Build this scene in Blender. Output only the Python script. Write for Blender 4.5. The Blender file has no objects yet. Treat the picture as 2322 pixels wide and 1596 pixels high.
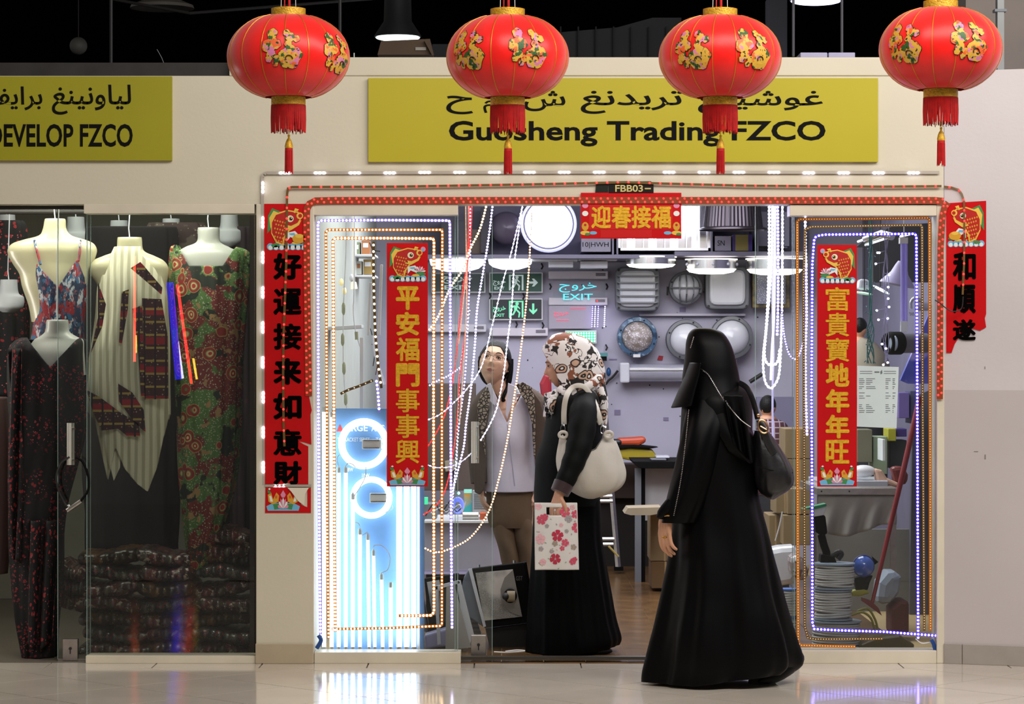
import bpy, bmesh, math, random, unicodedata
import numpy as np
from mathutils import Vector, Matrix
R_ = math.radians; PI = math.pi
random.seed(7)
C = bpy.context.scene.collection
SC = bpy.context.scene
# ------------------------------------------------ camera, world, lights, exposure
F = 6240.0; D0 = 13.0; CZ = 1.47
cd = bpy.data.cameras.new('camera'); cam = bpy.data.objects.new('camera', cd); C.objects.link(cam)
cam.location = (0, -D0, CZ); cam.rotation_euler = (R_(90), 0, 0)
cd.sensor_width = 36; cd.lens = 36 * F / 2322; cd.clip_end = 200
SC.camera = cam
SC.view_settings.view_transform = 'Standard'; SC.view_settings.look = 'None'
SC.view_settings.gamma = 1; SC.view_settings.exposure = 0.0; SC.view_settings.use_curve_mapping = False
SC.cycles.use_denoising = True; SC.cycles.caustics_reflective = False; SC.cycles.caustics_refractive = False
SC.cycles.sample_clamp_indirect = 4; SC.cycles.sample_clamp_direct = 0
SC.cycles.max_bounces = 8; SC.cycles.transparent_max_bounces = 24
SC.cycles.glossy_bounces = 4; SC.cycles.diffuse_bounces = 3
w = bpy.data.worlds.new('mall_ambient'); SC.world = w; w.use_nodes = True
w.node_tree.nodes['Background'].inputs[0].default_value = (1.0, .95, .9, 1)
w.node_tree.nodes['Background'].inputs[1].default_value = 0.16
def area(name, loc, target, sx, sy, power, col=(1,1,1), spread=180):
    l = bpy.data.lights.new(name, 'AREA'); l.shape = 'RECTANGLE'; l.size = sx; l.size_y = sy
    l.energy = power; l.color = col; l.spread = R_(spread)
    o = bpy.data.objects.new(name, l); C.objects.link(o); o.location = loc
    o.rotation_euler = (Vector(target) - Vector(loc)).to_track_quat('-Z', 'Y').to_euler()
    return o
area('concourse_light_centre', (1.6, -4.6, 5.4), (.9, 0, 1.2), 5.5, 2.0, 275, (1, .955, .9))
area('concourse_light_right', (4.6, -3.0, 4.8), (1.9, -.2, 1.3), 2.5, 2.0, 120, (1, .965, .97))
area('lamp_shop_ceiling_front', (.55, 1.5, 2.68), (.55, 1.5, 0), 2.6, 1.6, 85, (.95, .95, 1))
area('lamp_shop_ceiling_back', (.6, 4.0, 2.68), (.7, 4.6, 0), 2.4, 2.4, 130, (.88, .87, 1))
area('lamp_fashion_front', (-2.0, .32, 2.38), (-2.0, .66, .3), 1.4, .12, 14, (1, 1, .88))
area('fill_fashion_low', (-3.6, .25, 1.6), (-2.0, .55, .5), .3, .9, 14, (1, .95, .85))  # unseen fill, added to brighten the garment pile
area('lamp_fashion_ceiling', (-1.9, 1.2, 2.45), (-1.9, 1.3, 0), 1.3, .5, 6, (1, 1, .86))

# ------------------------------------------------ helpers
def Wp(px, py, Y=0.0):
    d = D0 + Y
    return Vector(((px - 1161) * d / F, Y, CZ + (798 - py) * d / F))
def Lp(px, Y=0.0): return px * (D0 + Y) / F
def lin(c):
    if isinstance(c, str): c = [int(c[i:i+2], 16) / 255 for i in (0, 2, 4)]
    return tuple((x / 12.92 if x <= .04045 else ((x + .055) / 1.055) ** 2.4) for x in c) + (1,)
MATS = {}
def mk(name, col, rough=.5, metal=0, emit=0, ecol=None, noise=None, bump=None, sheen=0, coat=0, trans=0, sample=True, spec=None, sss=0):
    if name in MATS: return MATS[name]
    m = bpy.data.materials.new(name); m.use_nodes = True; MATS[name] = m
    nt = m.node_tree; b = nt.nodes['Principled BSDF']; c = lin(col)
    b.inputs['Base Color'].default_value = c
    b.inputs['Roughness'].default_value = rough; b.inputs['Metallic'].default_value = metal
    if spec is not None: b.inputs['Specular IOR Level'].default_value = spec
    if sheen: b.inputs['Sheen Weight'].default_value = sheen
    if coat: b.inputs['Coat Weight'].default_value = coat; b.inputs['Coat Roughness'].default_value = .05
    if trans: b.inputs['Transmission Weight'].default_value = trans
    if emit:
        b.inputs['Emission Color'].default_value = lin(ecol or col); b.inputs['Emission Strength'].default_value = emit
        if not sample: m.cycles.emission_sampling = 'NONE'
    tc = nt.nodes.new('ShaderNodeTexCoord')
    if noise is None and not emit: noise = (6, .06)
    if noise:
        n = nt.nodes.new('ShaderNodeTexNoise'); n.inputs['Scale'].default_value = noise[0]; n.inputs['Detail'].default_value = 5
        mr = nt.nodes.new('ShaderNodeMapRange'); mr.inputs[1].default_value = .3; mr.inputs[2].default_value = .7
        mr.inputs[3].default_value = 1 - noise[1]; mr.inputs[4].default_value = 1 + noise[1]
        hs = nt.nodes.new('ShaderNodeHueSaturation'); hs.inputs['Color'].default_value = c
        nt.links.new(tc.outputs['Object'], n.inputs['Vector']); nt.links.new(n.outputs[0], mr.inputs[0])
        nt.links.new(mr.outputs[0], hs.inputs['Value']); nt.links.new(hs.outputs[0], b.inputs['Base Color'])
    if bump:
        n = nt.nodes.new('ShaderNodeTexNoise'); n.inputs['Scale'].default_value = bump[0]; n.inputs['Detail'].default_value = 4
        bp = nt.nodes.new('ShaderNodeBump'); bp.inputs['Strength'].default_value = bump[1]; bp.inputs['Distance'].default_value = .01
        nt.links.new(tc.outputs['Object'], n.inputs['Vector']); nt.links.new(n.outputs[0], bp.inputs['Height'])
        nt.links.new(bp.outputs[0], b.inputs['Normal'])
    return m
def pattern(name, base, layers, rough=.7, warp=.0, wscale=8, coat=0, sheen=0, stretch=(1,1,1)):
    """layers: (kind, scale, lo, hi, colour); kinds vor dot, edge, noise, wave, rand; mask is 1 below lo, 0 above hi."""
    m = bpy.data.materials.new(name); m.use_nodes = True; MATS[name] = m
    nt = m.node_tree; b = nt.nodes['Principled BSDF']; N = nt.nodes.new; K = nt.links.new
    b.inputs['Roughness'].default_value = rough
    if coat: b.inputs['Coat Weight'].default_value = coat; b.inputs['Coat Roughness'].default_value = .12
    if sheen: b.inputs['Sheen Weight'].default_value = sheen
    tc = N('ShaderNodeTexCoord'); mp = N('ShaderNodeMapping'); mp.inputs['Scale'].default_value = stretch
    K(tc.outputs['Object'], mp.inputs[0]); v = mp.outputs[0]
    if warp:
        n = N('ShaderNodeTexNoise'); n.inputs['Scale'].default_value = wscale; K(v, n.inputs['Vector'])
        mx = N('ShaderNodeVectorMath'); mx.operation = 'MULTIPLY_ADD'; K(n.outputs[1], mx.inputs[0])
        mx.inputs[1].default_value = (warp,) * 3; K(v, mx.inputs[2]); v = mx.outputs[0]
    cur = None
    for i, (kind, sc, lo, hi, col) in enumerate(layers):
        if kind in ('noise', 'line'):
            t = N('ShaderNodeTexNoise'); t.inputs['Scale'].default_value = sc; t.inputs['Detail'].default_value = 3
            off = N('ShaderNodeVectorMath'); off.inputs[1].default_value = (i * 3.7, i * 1.3, i); K(v, off.inputs[0]); K(off.outputs[0], t.inputs['Vector']); o = t.outputs[0]
            if kind == 'line':
                ab = N('ShaderNodeMath'); ab.operation = 'SUBTRACT'; K(o, ab.inputs[0]); ab.inputs[1].default_value = .5
                a2 = N('ShaderNodeMath'); a2.operation = 'ABSOLUTE'; K(ab.outputs[0], a2.inputs[0]); o = a2.outputs[0]
        elif kind in ('wavex', 'wavez'):
            t = N('ShaderNodeTexWave'); t.bands_direction = kind[-1].upper(); t.inputs['Scale'].default_value = sc
            t.inputs['Distortion'].default_value = 0; K(v, t.inputs['Vector']); o = t.outputs[1]
        else:
            t = N('ShaderNodeTexVoronoi'); t.inputs['Scale'].default_value = sc
            t.feature = 'DISTANCE_TO_EDGE' if kind == 'edge' else 'F1'
            off = N('ShaderNodeVectorMath'); off.inputs[1].default_value = (i * .37 if kind != 'ring' else 0, 0, 0); K(v, off.inputs[0]); K(off.outputs[0], t.inputs['Vector'])
            o = t.outputs[0]
            if kind == 'rand':
                sp = N('ShaderNodeSeparateColor'); K(t.outputs[1], sp.inputs[0]); o = sp.outputs[0]
        mr = N('ShaderNodeMapRange'); K(o, mr.inputs[0]); mr.inputs[1].default_value = lo; mr.inputs[2].default_value = hi
        mr.inputs[3].default_value = 1; mr.inputs[4].default_value = 0
        mix = N('ShaderNodeMix'); mix.data_type = 'RGBA'; K(mr.outputs[0], mix.inputs[0])
        if cur is None: mix.inputs[6].default_value = lin(base)
        else: K(cur, mix.inputs[6])
        mix.inputs[7].default_value = lin(col); cur = mix.outputs[2]
    K(cur, b.inputs['Base Color'])
    return m
def glass(name, tint=(1,1,1), ior=1.5, refl=1.0):
    m = bpy.data.materials.new(name); m.use_nodes = True; nt = m.node_tree; nt.nodes.clear(); MATS[name] = m
    o = nt.nodes.new('ShaderNodeOutputMaterial'); t = nt.nodes.new('ShaderNodeBsdfTransparent'); g = nt.nodes.new('ShaderNodeBsdfGlossy')
    t.inputs[0].default_value = tint + (1,); g.inputs['Roughness'].default_value = .0
    f = nt.nodes.new('ShaderNodeFresnel'); f.inputs[0].default_value = ior
    mx = nt.nodes.new('ShaderNodeMixShader'); nt.links.new(f.outputs[0], mx.inputs[0]); nt.links.new(t.outputs[0], mx.inputs[1]); nt.links.new(g.outputs[0], mx.inputs[2])
    nt.links.new(mx.outputs[0], o.inputs[0]); return m

WL = {}   # world location of each object
def setp(o, label=None, cat=None, group=None, kind=None):
    if label: o['label'] = label
    if cat: o['category'] = cat
    if group: o['group'] = group
    if kind: o['kind'] = kind
    return o
def thing(name, label, cat, loc, group=None, kind=None):
    o = bpy.data.objects.new(name, None); C.objects.link(o); o.location = loc; WL[o] = Vector(loc)
    o.empty_display_size = .05
    return setp(o, label, cat, group, kind)
def dup(root, loc, label=None, parent=None, scale=None, rotz=None):
    r = root.copy(); C.objects.link(r)
    if parent is None:
        r.location = loc; WL[r] = Vector(loc)
        if label: r['label'] = label
        if scale: r.scale = scale
        if rotz is not None: r.rotation_euler.z = rotz
    else: r.parent = parent
    for ch in list(root.children): dup(ch, None, parent=r)
    return r

class MB:
    def __init__(s): s.v = []; s.f = []; s.mi = []; s.k = 0
    def add(s, vs, fs):
        b = len(s.v); s.v.extend(tuple(v) for v in vs)
        for f in fs: s.f.append(tuple(b + i for i in f)); s.mi.append(s.k)
        return s
    def m(s, k): s.k = k; return s
    def box(s, x0, x1, y0, y1, z0, z1):
        vs = [(x, y, z) for z in (z0, z1) for y in (y0, y1) for x in (x0, x1)]
        return s.add(vs, [(0,2,3,1), (4,5,7,6), (0,1,5,4), (2,6,7,3), (0,4,6,2), (1,3,7,5)])
    def pbox(s, a, b, c, d, Y, dep):          # pixel rect, front face at Y
        p = Wp(min(a, c), max(b, d), Y); q = Wp(max(a, c), min(b, d), Y)
        return s.box(p.x, q.x, Y, Y + dep, p.z, q.z)
    def obox(s, c, hx, hy, hz, rot=None):
        M = (rot or Matrix.Identity(3)); c = Vector(c)
        vs = [c + M @ Vector((x * hx, y * hy, z * hz)) for z in (-1, 1) for y in (-1, 1) for x in (-1, 1)]
        return s.add(vs, [(0,2,3,1), (4,5,7,6), (0,1,5,4), (2,6,7,3), (0,4,6,2), (1,3,7,5)])
    def tube(s, pts, r, n=8, closed=False, flat=1.0, caps=True):
        pts = [Vector(p) for p in pts]; N = len(pts)
        if not isinstance(r, (list, tuple)): r = [r] * N
        ts = []
        for i in range(N):
            a = pts[i - 1] if (i or closed) else pts[i]; b = pts[(i + 1) % N] if (i < N - 1 or closed) else pts[i]
            t = (b - a); ts.append(t.normalized() if t.length > 1e-9 else Vector((0, 0, 1)))
        up = Vector((0, 1, 0)) if abs(ts[0].y) < .9 else Vector((1, 0, 0))
        u = (up - ts[0] * up.dot(ts[0])).normalized(); vs = []
        for i in range(N):
            u = (u - ts[i] * u.dot(ts[i])); u = u.normalized() if u.length > 1e-6 else Vector((1, 0, 0)); w_ = ts[i].cross(u)
            for k in range(n):
                a = 2 * PI * k / n; vs.append(pts[i] + (u * math.cos(a) * flat + w_ * math.sin(a)) * r[i])
        fs = []
        for i in range(N if closed else N - 1):
            j = (i + 1) % N
            for k in range(n): fs.append((i*n + k, i*n + (k+1) % n, j*n + (k+1) % n, j*n + k))
        if caps and not closed: fs += [tuple(range(n))[::-1], tuple((N-1)*n + k for k in range(n))]
        return s.add(vs, fs)
    def lathe(s, prof, c, n=24, axis='Z', rot=None):
        c = Vector(c); vs = []; fs = []
        ax = {'Z': Matrix.Identity(3), 'Y': Matrix(((1,0,0),(0,0,-1),(0,1,0))), 'X': Matrix(((0,0,1),(0,1,0),(-1,0,0)))}[axis]
        if rot is not None: ax = rot @ ax
        for (r, z) in prof:
            for k in range(n):
                a = 2 * PI * k / n; vs.append(c + ax @ Vector((r * math.cos(a), r * math.sin(a), z)))
        m_ = len(prof)
        for i in range(m_ - 1):
            for k in range(n): fs.append((i*n + k, i*n + (k+1) % n, (i+1)*n + (k+1) % n, (i+1)*n + k))
        if prof[0][0] > 1e-5: fs.append(tuple(range(n))[::-1])
        if prof[-1][0] > 1e-5: fs.append(tuple((m_-1)*n + k for k in range(n)))
        return s.add(vs, fs)
    def ell(s, c, r, nu=16, nv=10, rot=None):
        c = Vector(c); vs = []; fs = []; M = rot or Matrix.Identity(3)
        if not isinstance(r, (list, tuple)): r = (r, r, r)
        for i in range(nv + 1):
            p = PI * i / nv
            for k in range(nu):
                a = 2 * PI * k / nu
                vs.append(c + M @ Vector((r[0] * math.sin(p) * math.cos(a), r[1] * math.sin(p) * math.sin(a), -r[2] * math.cos(p))))
        for i in range(nv):
            for k in range(nu): fs.append((i*nu + k, i*nu + (k+1) % nu, (i+1)*nu + (k+1) % nu, (i+1)*nu + k))
        return s.add(vs, fs)
    def prism(s, pts, Y, dep):                 # pixel polygon, front at Y
        a = [Wp(p[0], p[1], Y) for p in pts]; n = len(a)
        ar = sum(a[i].x * a[(i+1) % n].z - a[(i+1) % n].x * a[i].z for i in range(n))
        if ar < 0: a = a[::-1]
        vs = a + [Vector((p.x, Y + dep, p.z)) for p in a]
        fs = [tuple(range(n)), tuple(range(2*n - 1, n - 1, -1))] + [(i, i + n, (i+1) % n + n, (i+1) % n) for i in range(n)]
        return s.add(vs, fs)
    def disc(s, px, py, r, Y, dep, ry=None, n=24, a0=0):
        return s.prism([(px + r * math.cos(a0 + 2*PI*k/n), py + (ry or r) * math.sin(a0 + 2*PI*k/n)) for k in range(n)], Y, dep)
    def sheet(s, fn, nu, nv):
        vs = [fn(i / nu, j / nv) for j in range(nv + 1) for i in range(nu + 1)]
        return s.add(vs, [(j*(nu+1) + i, j*(nu+1) + i + 1, (j+1)*(nu+1) + i + 1, (j+1)*(nu+1) + i) for j in range(nv) for i in range(nu)])
    def build(s, name, mats, parent=None, smooth=False, bevel=0, label=None, cat=None, group=None, kind=None, subsurf=0, solid=0, origin=None, fix=True):
        me = bpy.data.meshes.new(name)
        V = np.array([tuple(v) for v in s.v], dtype=float)
        if origin is None:
            origin = Vector(((V[:,0].min() + V[:,0].max()) / 2, (V[:,1].min() + V[:,1].max()) / 2, V[:,2].min()))
        V = V - np.array(origin)
        me.from_pydata(V.tolist(), [], s.f)
        if not isinstance(mats, (list, tuple)): mats = [mats]
        for m in mats: me.materials.append(m)
        if len(mats) > 1: me.polygons.foreach_set('material_index', s.mi)
        if fix:
            bm = bmesh.new(); bm.from_mesh(me)
            bmesh.ops.recalc_face_normals(bm, faces=bm.faces); bm.to_mesh(me); bm.free()
        if smooth:
            me.polygons.foreach_set('use_smooth', [True] * len(me.polygons))
            if smooth != 'all':
                try: me.set_sharp_from_angle(angle=R_(40))
                except Exception: pass
        o = bpy.data.objects.new(name, me); C.objects.link(o); WL[o] = Vector(origin)
        if parent is not None: o.parent = parent; o.location = Vector(origin) - WL[parent]
        else: o.location = origin
        if bevel:
            b = o.modifiers.new('bevel', 'BEVEL'); b.width = bevel; b.segments = 2; b.limit_method = 'ANGLE'; b.angle_limit = R_(50)
        if subsurf: q = o.modifiers.new('sub', 'SUBSURF'); q.levels = q.render_levels = subsurf
        if solid: q = o.modifiers.new('solid', 'SOLIDIFY'); q.thickness = solid; q.offset = 0
        return setp(o, label, cat, group, kind)
def cr(vals, t):                               # catmull-rom through rows of numbers, t in 0..len-1
    n = len(vals); i = min(int(t), n - 2); u = t - i
    p = [np.array(vals[max(0, min(n - 1, i + k))], float) for k in (-1, 0, 1, 2)]
    return .5 * ((2*p[1]) + (p[2]-p[0])*u + (2*p[0]-5*p[1]+4*p[2]-p[3])*u*u + (3*p[1]-p[0]-3*p[2]+p[3])*u**3)
def smooth_path(pts, k=8):
    n = len(pts); return [Vector(cr([tuple(p) for p in pts], i / k)) for i in range((n - 1) * k + 1)]
def ppath(pp, Y, k=0):
    pts = [Wp(p[0], p[1], p[2] if len(p) > 2 else Y) for p in pp]
    return smooth_path(pts, k) if k else pts
def loft(mb, rows, Y, n=56, m=60, fold=None, keep=None, caps=True, shift=None):
    """rows (py, pxL, pxR, depth radius m[, y offset]) -> skin following that outline"""
    rows = [tuple(r) + (0,) * (5 - len(r)) for r in rows]; vs = []; inf = []
    for i in range(m + 1):
        py, l, r, b, yo = cr(rows, i / m * (len(rows) - 1))
        for k in range(n):
            a = 2 * PI * k / n; f = 1 + (fold(a, py) if fold else 0)
            px = (l + r) / 2 + (r - l) / 2 * math.cos(a) * f
            p = Wp(px, py, Y); p.y = Y + yo - b * math.sin(a) * f
            if shift: p = shift(p, a, py)
            vs.append(p); inf.append((px, py, math.sin(a)))
    fs = []
    for i in range(m):
        for k in range(n):
            q = (i*n + k, i*n + (k+1) % n, (i+1)*n + (k+1) % n, (i+1)*n + k)
            if keep:
                if i == 0 and k == 0: kp = [bool(keep(*x)) for x in inf]; cx_ = {}
                if not all(kp[j] for j in q):
                    if not any(kp[j] for j in q): continue
                    out = []
                    for u in range(4):
                        a, b = q[u], q[(u+1) % 4]
                        if kp[a]: out.append(a)
                        if kp[a] != kp[b]:
                            key = (min(a, b), max(a, b))
                            if key not in cx_:
                                p0, p1 = (a, b) if kp[a] else (b, a); lo, hi = 0., 1.; A = np.array(inf[p0]); B = np.array(inf[p1])
                                for _ in range(6):
                                    mid = (lo + hi) / 2
                                    if keep(*(A + (B - A) * mid)): lo = mid
                                    else: hi = mid
                                vs.append(Vector(vs[p0]).lerp(Vector(vs[p1]), lo)); cx_[key] = len(vs) - 1
                            out.append(cx_[key])
                    if len(out) > 2: fs.append(tuple(out))
                    continue
            fs.append(q)
    if caps: fs += [tuple(range(n))[::-1], tuple(m*n + k for k in range(n))]
    return mb.add(vs, fs)

TX = {}
def text_geo(body, bold=0.0, ext=0.0):
    key = (body, bold, ext)
    if key not in TX:
        cjk = ord(body[0]) > 0x2E80 and ord(body[0]) < 0xF000
        c = bpy.data.curves.new('t', 'FONT'); c.body = body; c.offset = 0 if cjk else bold; c.extrude = ext; c.resolution_u = 3
        o = bpy.data.objects.new('t', c); C.objects.link(o); bpy.context.view_layer.update()
        me = bpy.data.meshes.new_from_object(o.evaluated_get(bpy.context.evaluated_depsgraph_get()))
        V = [tuple(v.co) for v in me.vertices]; Fs = [tuple(p.vertices) for p in me.polygons]
        bpy.data.objects.remove(o); bpy.data.curves.remove(c); bpy.data.meshes.remove(me)
        if cjk and bold:                       # brush weight: the strokes repeated round a small circle
            V0 = V; F0 = Fs; V = []; Fs = []
            for k in range(9):
                dx, dy = (0, 0) if k == 8 else (bold * math.cos(k * PI / 4), bold * math.sin(k * PI / 4)); b_ = len(V)
                V += [(x + dx, y + dy, z + k * .003) for x, y, z in V0]; Fs += [tuple(b_ + i for i in f) for f in F0]
        TX[key] = (np.array(V), Fs)
    return TX[key]
def textp(mb, body, x0, y0, x1, y1, Y, bold=0.0, dep=.0015, flip=False, skew=0):
    V, Fs = text_geo(body, bold, .02); a = V.min(0); b = V.max(0); out = []
    for v in V:
        u = (v[0] - a[0]) / (b[0] - a[0]); t = (v[1] - a[1]) / (b[1] - a[1])
        if flip: u = 1 - u
        p = Wp(x0 + (x1 - x0) * u + skew * t, y1 + (y0 - y1) * t, Y); p.y = Y - dep * max(0, v[2]) / .02; out.append(p)
    return mb.add(out, Fs)
def letters(mb, name, m, t):
    """build a lettering mesh as one part for each letter"""
    par = list(range(len(mb.v)))
    def fd(i):
        while par[i] != i: par[i] = par[par[i]]; i = par[i]
        return i
    for f in mb.f:
        for i in f[1:]: par[fd(i)] = fd(f[0])
    isl = {}
    for i in range(len(mb.v)): isl.setdefault(fd(i), []).append(i)
    iv = sorted([min(mb.v[i][0] for i in g), max(mb.v[i][0] for i in g), g] for g in isl.values() if len(g) > 2)
    out = []
    for a, b, g in iv:
        if out and a < out[-1][1] - .001: out[-1][1] = max(out[-1][1], b); out[-1][2] += g
        else: out.append([a, b, list(g)])
    for a, b, g in out:
        ix = {v: k for k, v in enumerate(g)}; q = MB(); q.add([mb.v[i] for i in g], [[ix[i] for i in f] for f in mb.f if f[0] in ix]); q.build(name, m, t)
def arabic(s):
    out = []; NJ = 'اأإدذرزو'
    def form(c, f):
        try: nm = unicodedata.name(c); return unicodedata.lookup(nm + ' ' + f + ' FORM')
        except Exception: return c
    for i, c in enumerate(s):
        if c == ' ': out.append(c); continue
        p = i > 0 and s[i-1] != ' ' and s[i-1] not in NJ; n = i < len(s) - 1 and s[i+1] != ' ' and c not in NJ
        out.append(form(c, 'MEDIAL' if p and n else 'FINAL' if p else 'INITIAL' if n else 'ISOLATED'))
    return ''.join(out[::-1])
def remeshed(mb, voxel=.004, smooth=3):
    me = bpy.data.meshes.new('tmp'); me.from_pydata([tuple(v) for v in mb.v], [], mb.f)
    bm = bmesh.new(); bm.from_mesh(me); bmesh.ops.recalc_face_normals(bm, faces=bm.faces); bm.to_mesh(me); bm.free()
    o = bpy.data.objects.new('tmp', me); C.objects.link(o)
    r = o.modifiers.new('r', 'REMESH'); r.mode = 'VOXEL'; r.voxel_size = voxel
    s_ = o.modifiers.new('s', 'SMOOTH'); s_.iterations = smooth; s_.factor = .5
    bpy.context.view_layer.update()
    e = bpy.data.meshes.new_from_object(o.evaluated_get(bpy.context.evaluated_depsgraph_get()))
    q = MB(); V = np.empty(len(e.vertices) * 3); e.vertices.foreach_get('co', V)
    q.v = [tuple(x) for x in V.reshape(-1, 3)]; q.f = [tuple(p.vertices) for p in e.polygons]; q.mi = [0] * len(q.f)
    bpy.data.objects.remove(o); bpy.data.meshes.remove(me); bpy.data.meshes.remove(e)
    return q

# ------------------------------------------------ materials
m_wall = mk('cream_wall_paint', 'd1c9b3', .55, noise=(1.5, .04), bump=(60, .05))
m_wall_r = mk('side_wall_paint', 'cfc8c8', .6, noise=(1.2, .05), bump=(60, .05))
m_wall_r2 = mk('side_wall_lower_shade', 'c0b8b6', .6, noise=(1.2, .05))  # shade below the shadow edge, put into a greyer wall colour
m_frame = mk('cream_metal_frame', 'd8cfba', .35)
m_base = mk('skirting_tile', 'b5a68c', .3, noise=(10, .06))
m_base2 = mk('grey_skirting_tile', 'a09890', .35, noise=(10, .06))
m_tile = mk('polished_floor_tile', 'cfc5b6', .10, noise=(3, .06), spec=.8)
m_grout = mk('grout', '5c5248', .8)
m_plank = mk('brown_wood_tile', '6b4f30', .22, noise=(7, .35))
m_grout2 = mk('pale_grout', 'b8a070', .7)
m_void = mk('dark_void', '040404', .95, spec=.05)
m_voidg = mk('dark_grey_duct', '1c1e22', .8)
m_dark = mk('dark_steel', '262321', .6, noise=(8, .3))
m_yel = mk('sign_yellow', 'b5a818', .45, noise=(2, .03))
m_yel2 = mk('sign_yellow_left', '9a9312', .45, noise=(2, .03))
m_blk = mk('black_lettering', '050404', .7, spec=.15)
m_red = mk('banner_red_paper', 'c8040c', .55, noise=(4, .05), spec=.2)
m_goldp = mk('gold_foil', 'e6b020', .4, .15, noise=(70, .22), bump=(110, .22))
m_white = mk('white_plastic', 'dcdcdc', .35)
m_shopw = mk('shop_wall_lilac', 'b7b4c4', .6, noise=(3, .05))
m_lilac2 = mk('shelf_grey', '6f6c7c', .6)
m_chrome = mk('chrome', 'd0d0d0', .18, 1)
m_steel = mk('brushed_steel', 'b5b0a8', .35, 1, noise=(30, .1))
m_grey = mk('cast_grey', '75787d', .5, .2)
m_lens = mk('opal_lens', 'cfd2da', .25, coat=.4)
m_glass = glass('shop_glass', (.97, .99, .98), 1.42)
m_gedge = mk('glass_edge', '98b8b0', .2)
m_satin = mk('red_satin', 'ee1208', .36, sheen=.3, noise=(25, .05), spec=.35, bump=(14, .12))
m_goldc = mk('gold_brocade', 'd8a62a', .4, .25, noise=(80, .25), bump=(140, .4))
m_goldl = mk('gold_thread', 'd8a02c', .35, .6)
m_fringe = mk('red_fringe', 'b80c0a', .7, noise=(40, .2))
m_led_w = mk('led_white', 'ffffff', emit=9, ecol='e6e2ff', sample=False)
m_led_wv = mk('led_white_violet', 'ffffff', emit=6, ecol='dcd0ff', sample=False)
m_led_r = mk('led_red', 'c02020', emit=3.6, ecol='ff2c2a', sample=False)
m_led_y = mk('led_warm', 'ffffff', emit=6, ecol='ffe2a8', sample=False)
m_led_b = mk('led_blue', 'ffffff', emit=7, ecol='8a78ff', sample=False)
m_led_off = mk('led_dim', 'fff0d0', emit=1.0, ecol='ffe0b0', sample=False)
m_st_w = mk('strip_clear', 'b0a79a', .5)
m_st_o = mk('strip_amber', 'a8640f', .35, emit=.2, ecol='e07808', sample=False)
m_st_r = mk('strip_amber_red', '7a3a14', .4, emit=.10, ecol='e02808', sample=False)
m_st_d = mk('strip_dark_gold', '6e5020', .4)
m_st_v = mk('strip_violet', '8a80b0', .4, emit=.35, ecol='8a70ff', sample=False)
m_st_b = mk('strip_blue', '4030c0', .4, emit=.9, ecol='3a18ff', sample=False)
m_rope_w = mk('rope_white_glow', 'ffffff', emit=1.0, ecol='c8c0ff', sample=False)
m_rope_r = mk('rope_red_glow', 'ff3030', emit=1.2, ecol='ff2a20', sample=False)
m_rope_p = mk('rope_pink_pale', 'e8c8b8', .5, emit=.3, ecol='ffc8a8', sample=False)
m_skin = mk('skin_light', 'deb193', .5, noise=(20, .04))
m_skin2 = mk('skin_tan', 'cc9878', .5, noise=(20, .05))
m_lip = mk('lips', 'a85a50', .4)
m_hair = mk('black_hair', '060404', .45, bump=(120, .4), spec=.2)
m_abaya = mk('black_abaya_cloth', '020203', .45, noise=(9, .2), spec=.12)
m_abaya2 = mk('black_crepe', '020202', .5, noise=(9, .2), spec=.07)
m_cart = mk('cardboard', '84704f', .8, noise=(6, .08))
m_cart2 = mk('pale_cardboard', '9d9078', .8, noise=(6, .08))
m_form = mk('cream_mannequin_plastic', 'bdb898', .3, coat=.2)
m_formw = mk('white_mannequin_plastic', 'b4b6ae', .35)
# ------------------------------------------------ structure: floors, walls
fl = thing('floor', None, None, (0, 0, 0), kind='structure')
MB().box(-7, 7, -13.5, 9, -.06, -.006).build('floor_bed', m_grout, fl)
T = .5; B = .20                                 # 50 cm tiles laid diagonally beyond a straight border row
tmesh = None
def tile_piece(poly):
    mb = MB(); n = len(poly)
    cx = sum(p[0] for p in poly) / n; cy = sum(p[1] for p in poly) / n
    q = []
    for x, y in poly:
        dx, dy = x - cx, y - cy; l = math.hypot(dx, dy); k = (l - .0035) / l; q.append((cx + dx * k, cy + dy * k))
    vs = [(x, y, 0) for x, y in q] + [(x, y, -.012) for x, y in q]
    mb.add(vs, [tuple(range(n)), tuple(range(2*n-1, n-1, -1))] + [(i, (i+1) % n, (i+1) % n + n, i + n) for i in range(n)])
    return mb.build('tile', m_tile, fl)
def clipy(poly, y1):
    out = []
    for i in range(len(poly)):
        a, b = poly[i], poly[(i+1) % len(poly)]
        if a[1] <= y1: out.append(a)
        if (a[1] <= y1) != (b[1] <= y1):
            t = (y1 - a[1]) / (b[1] - a[1]); out.append((a[0] + (b[0]-a[0])*t, y1))
    return out
for i in range(-6, 7):
    x = Wp(1076, 1500, 0).x + i * T
    tile_piece([(x, -B), (x + T, -B), (x + T, 0.02), (x, 0.02)])
s2 = T / math.sqrt(2); full = None; ox = Wp(513, 1512, 0).x
for i in range(-14, 15):
    for j in range(0, 13):
        cx = ox + (i + (j % 2) * .5) * 2 * s2; cy = -B - j * s2
        p = clipy([(cx - s2, cy), (cx, cy - s2), (cx + s2, cy), (cx, cy + s2)], -B)
        if len(p) < 3 or abs(cx) > 3.2: continue
        tile_piece(p)
MB().box(-7, 7, -13.5, -B - 12.5 * s2, -.006, -.0005).build('floor_far_tiles', m_tile, fl)
MB().box(-5, Wp(700, 0).x, .02, 3.4, -.006, -.001).build('fashion_shop_floor', mk('dull_tile', '6f675c', .3), fl)
fs = thing('floor_shop', None, None, (.5, 0, 0), kind='structure')
MB().box(-1.0, 2.42, .03, 6, -.005, 0.0).build('floor_bed', m_grout2, fs)
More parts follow.
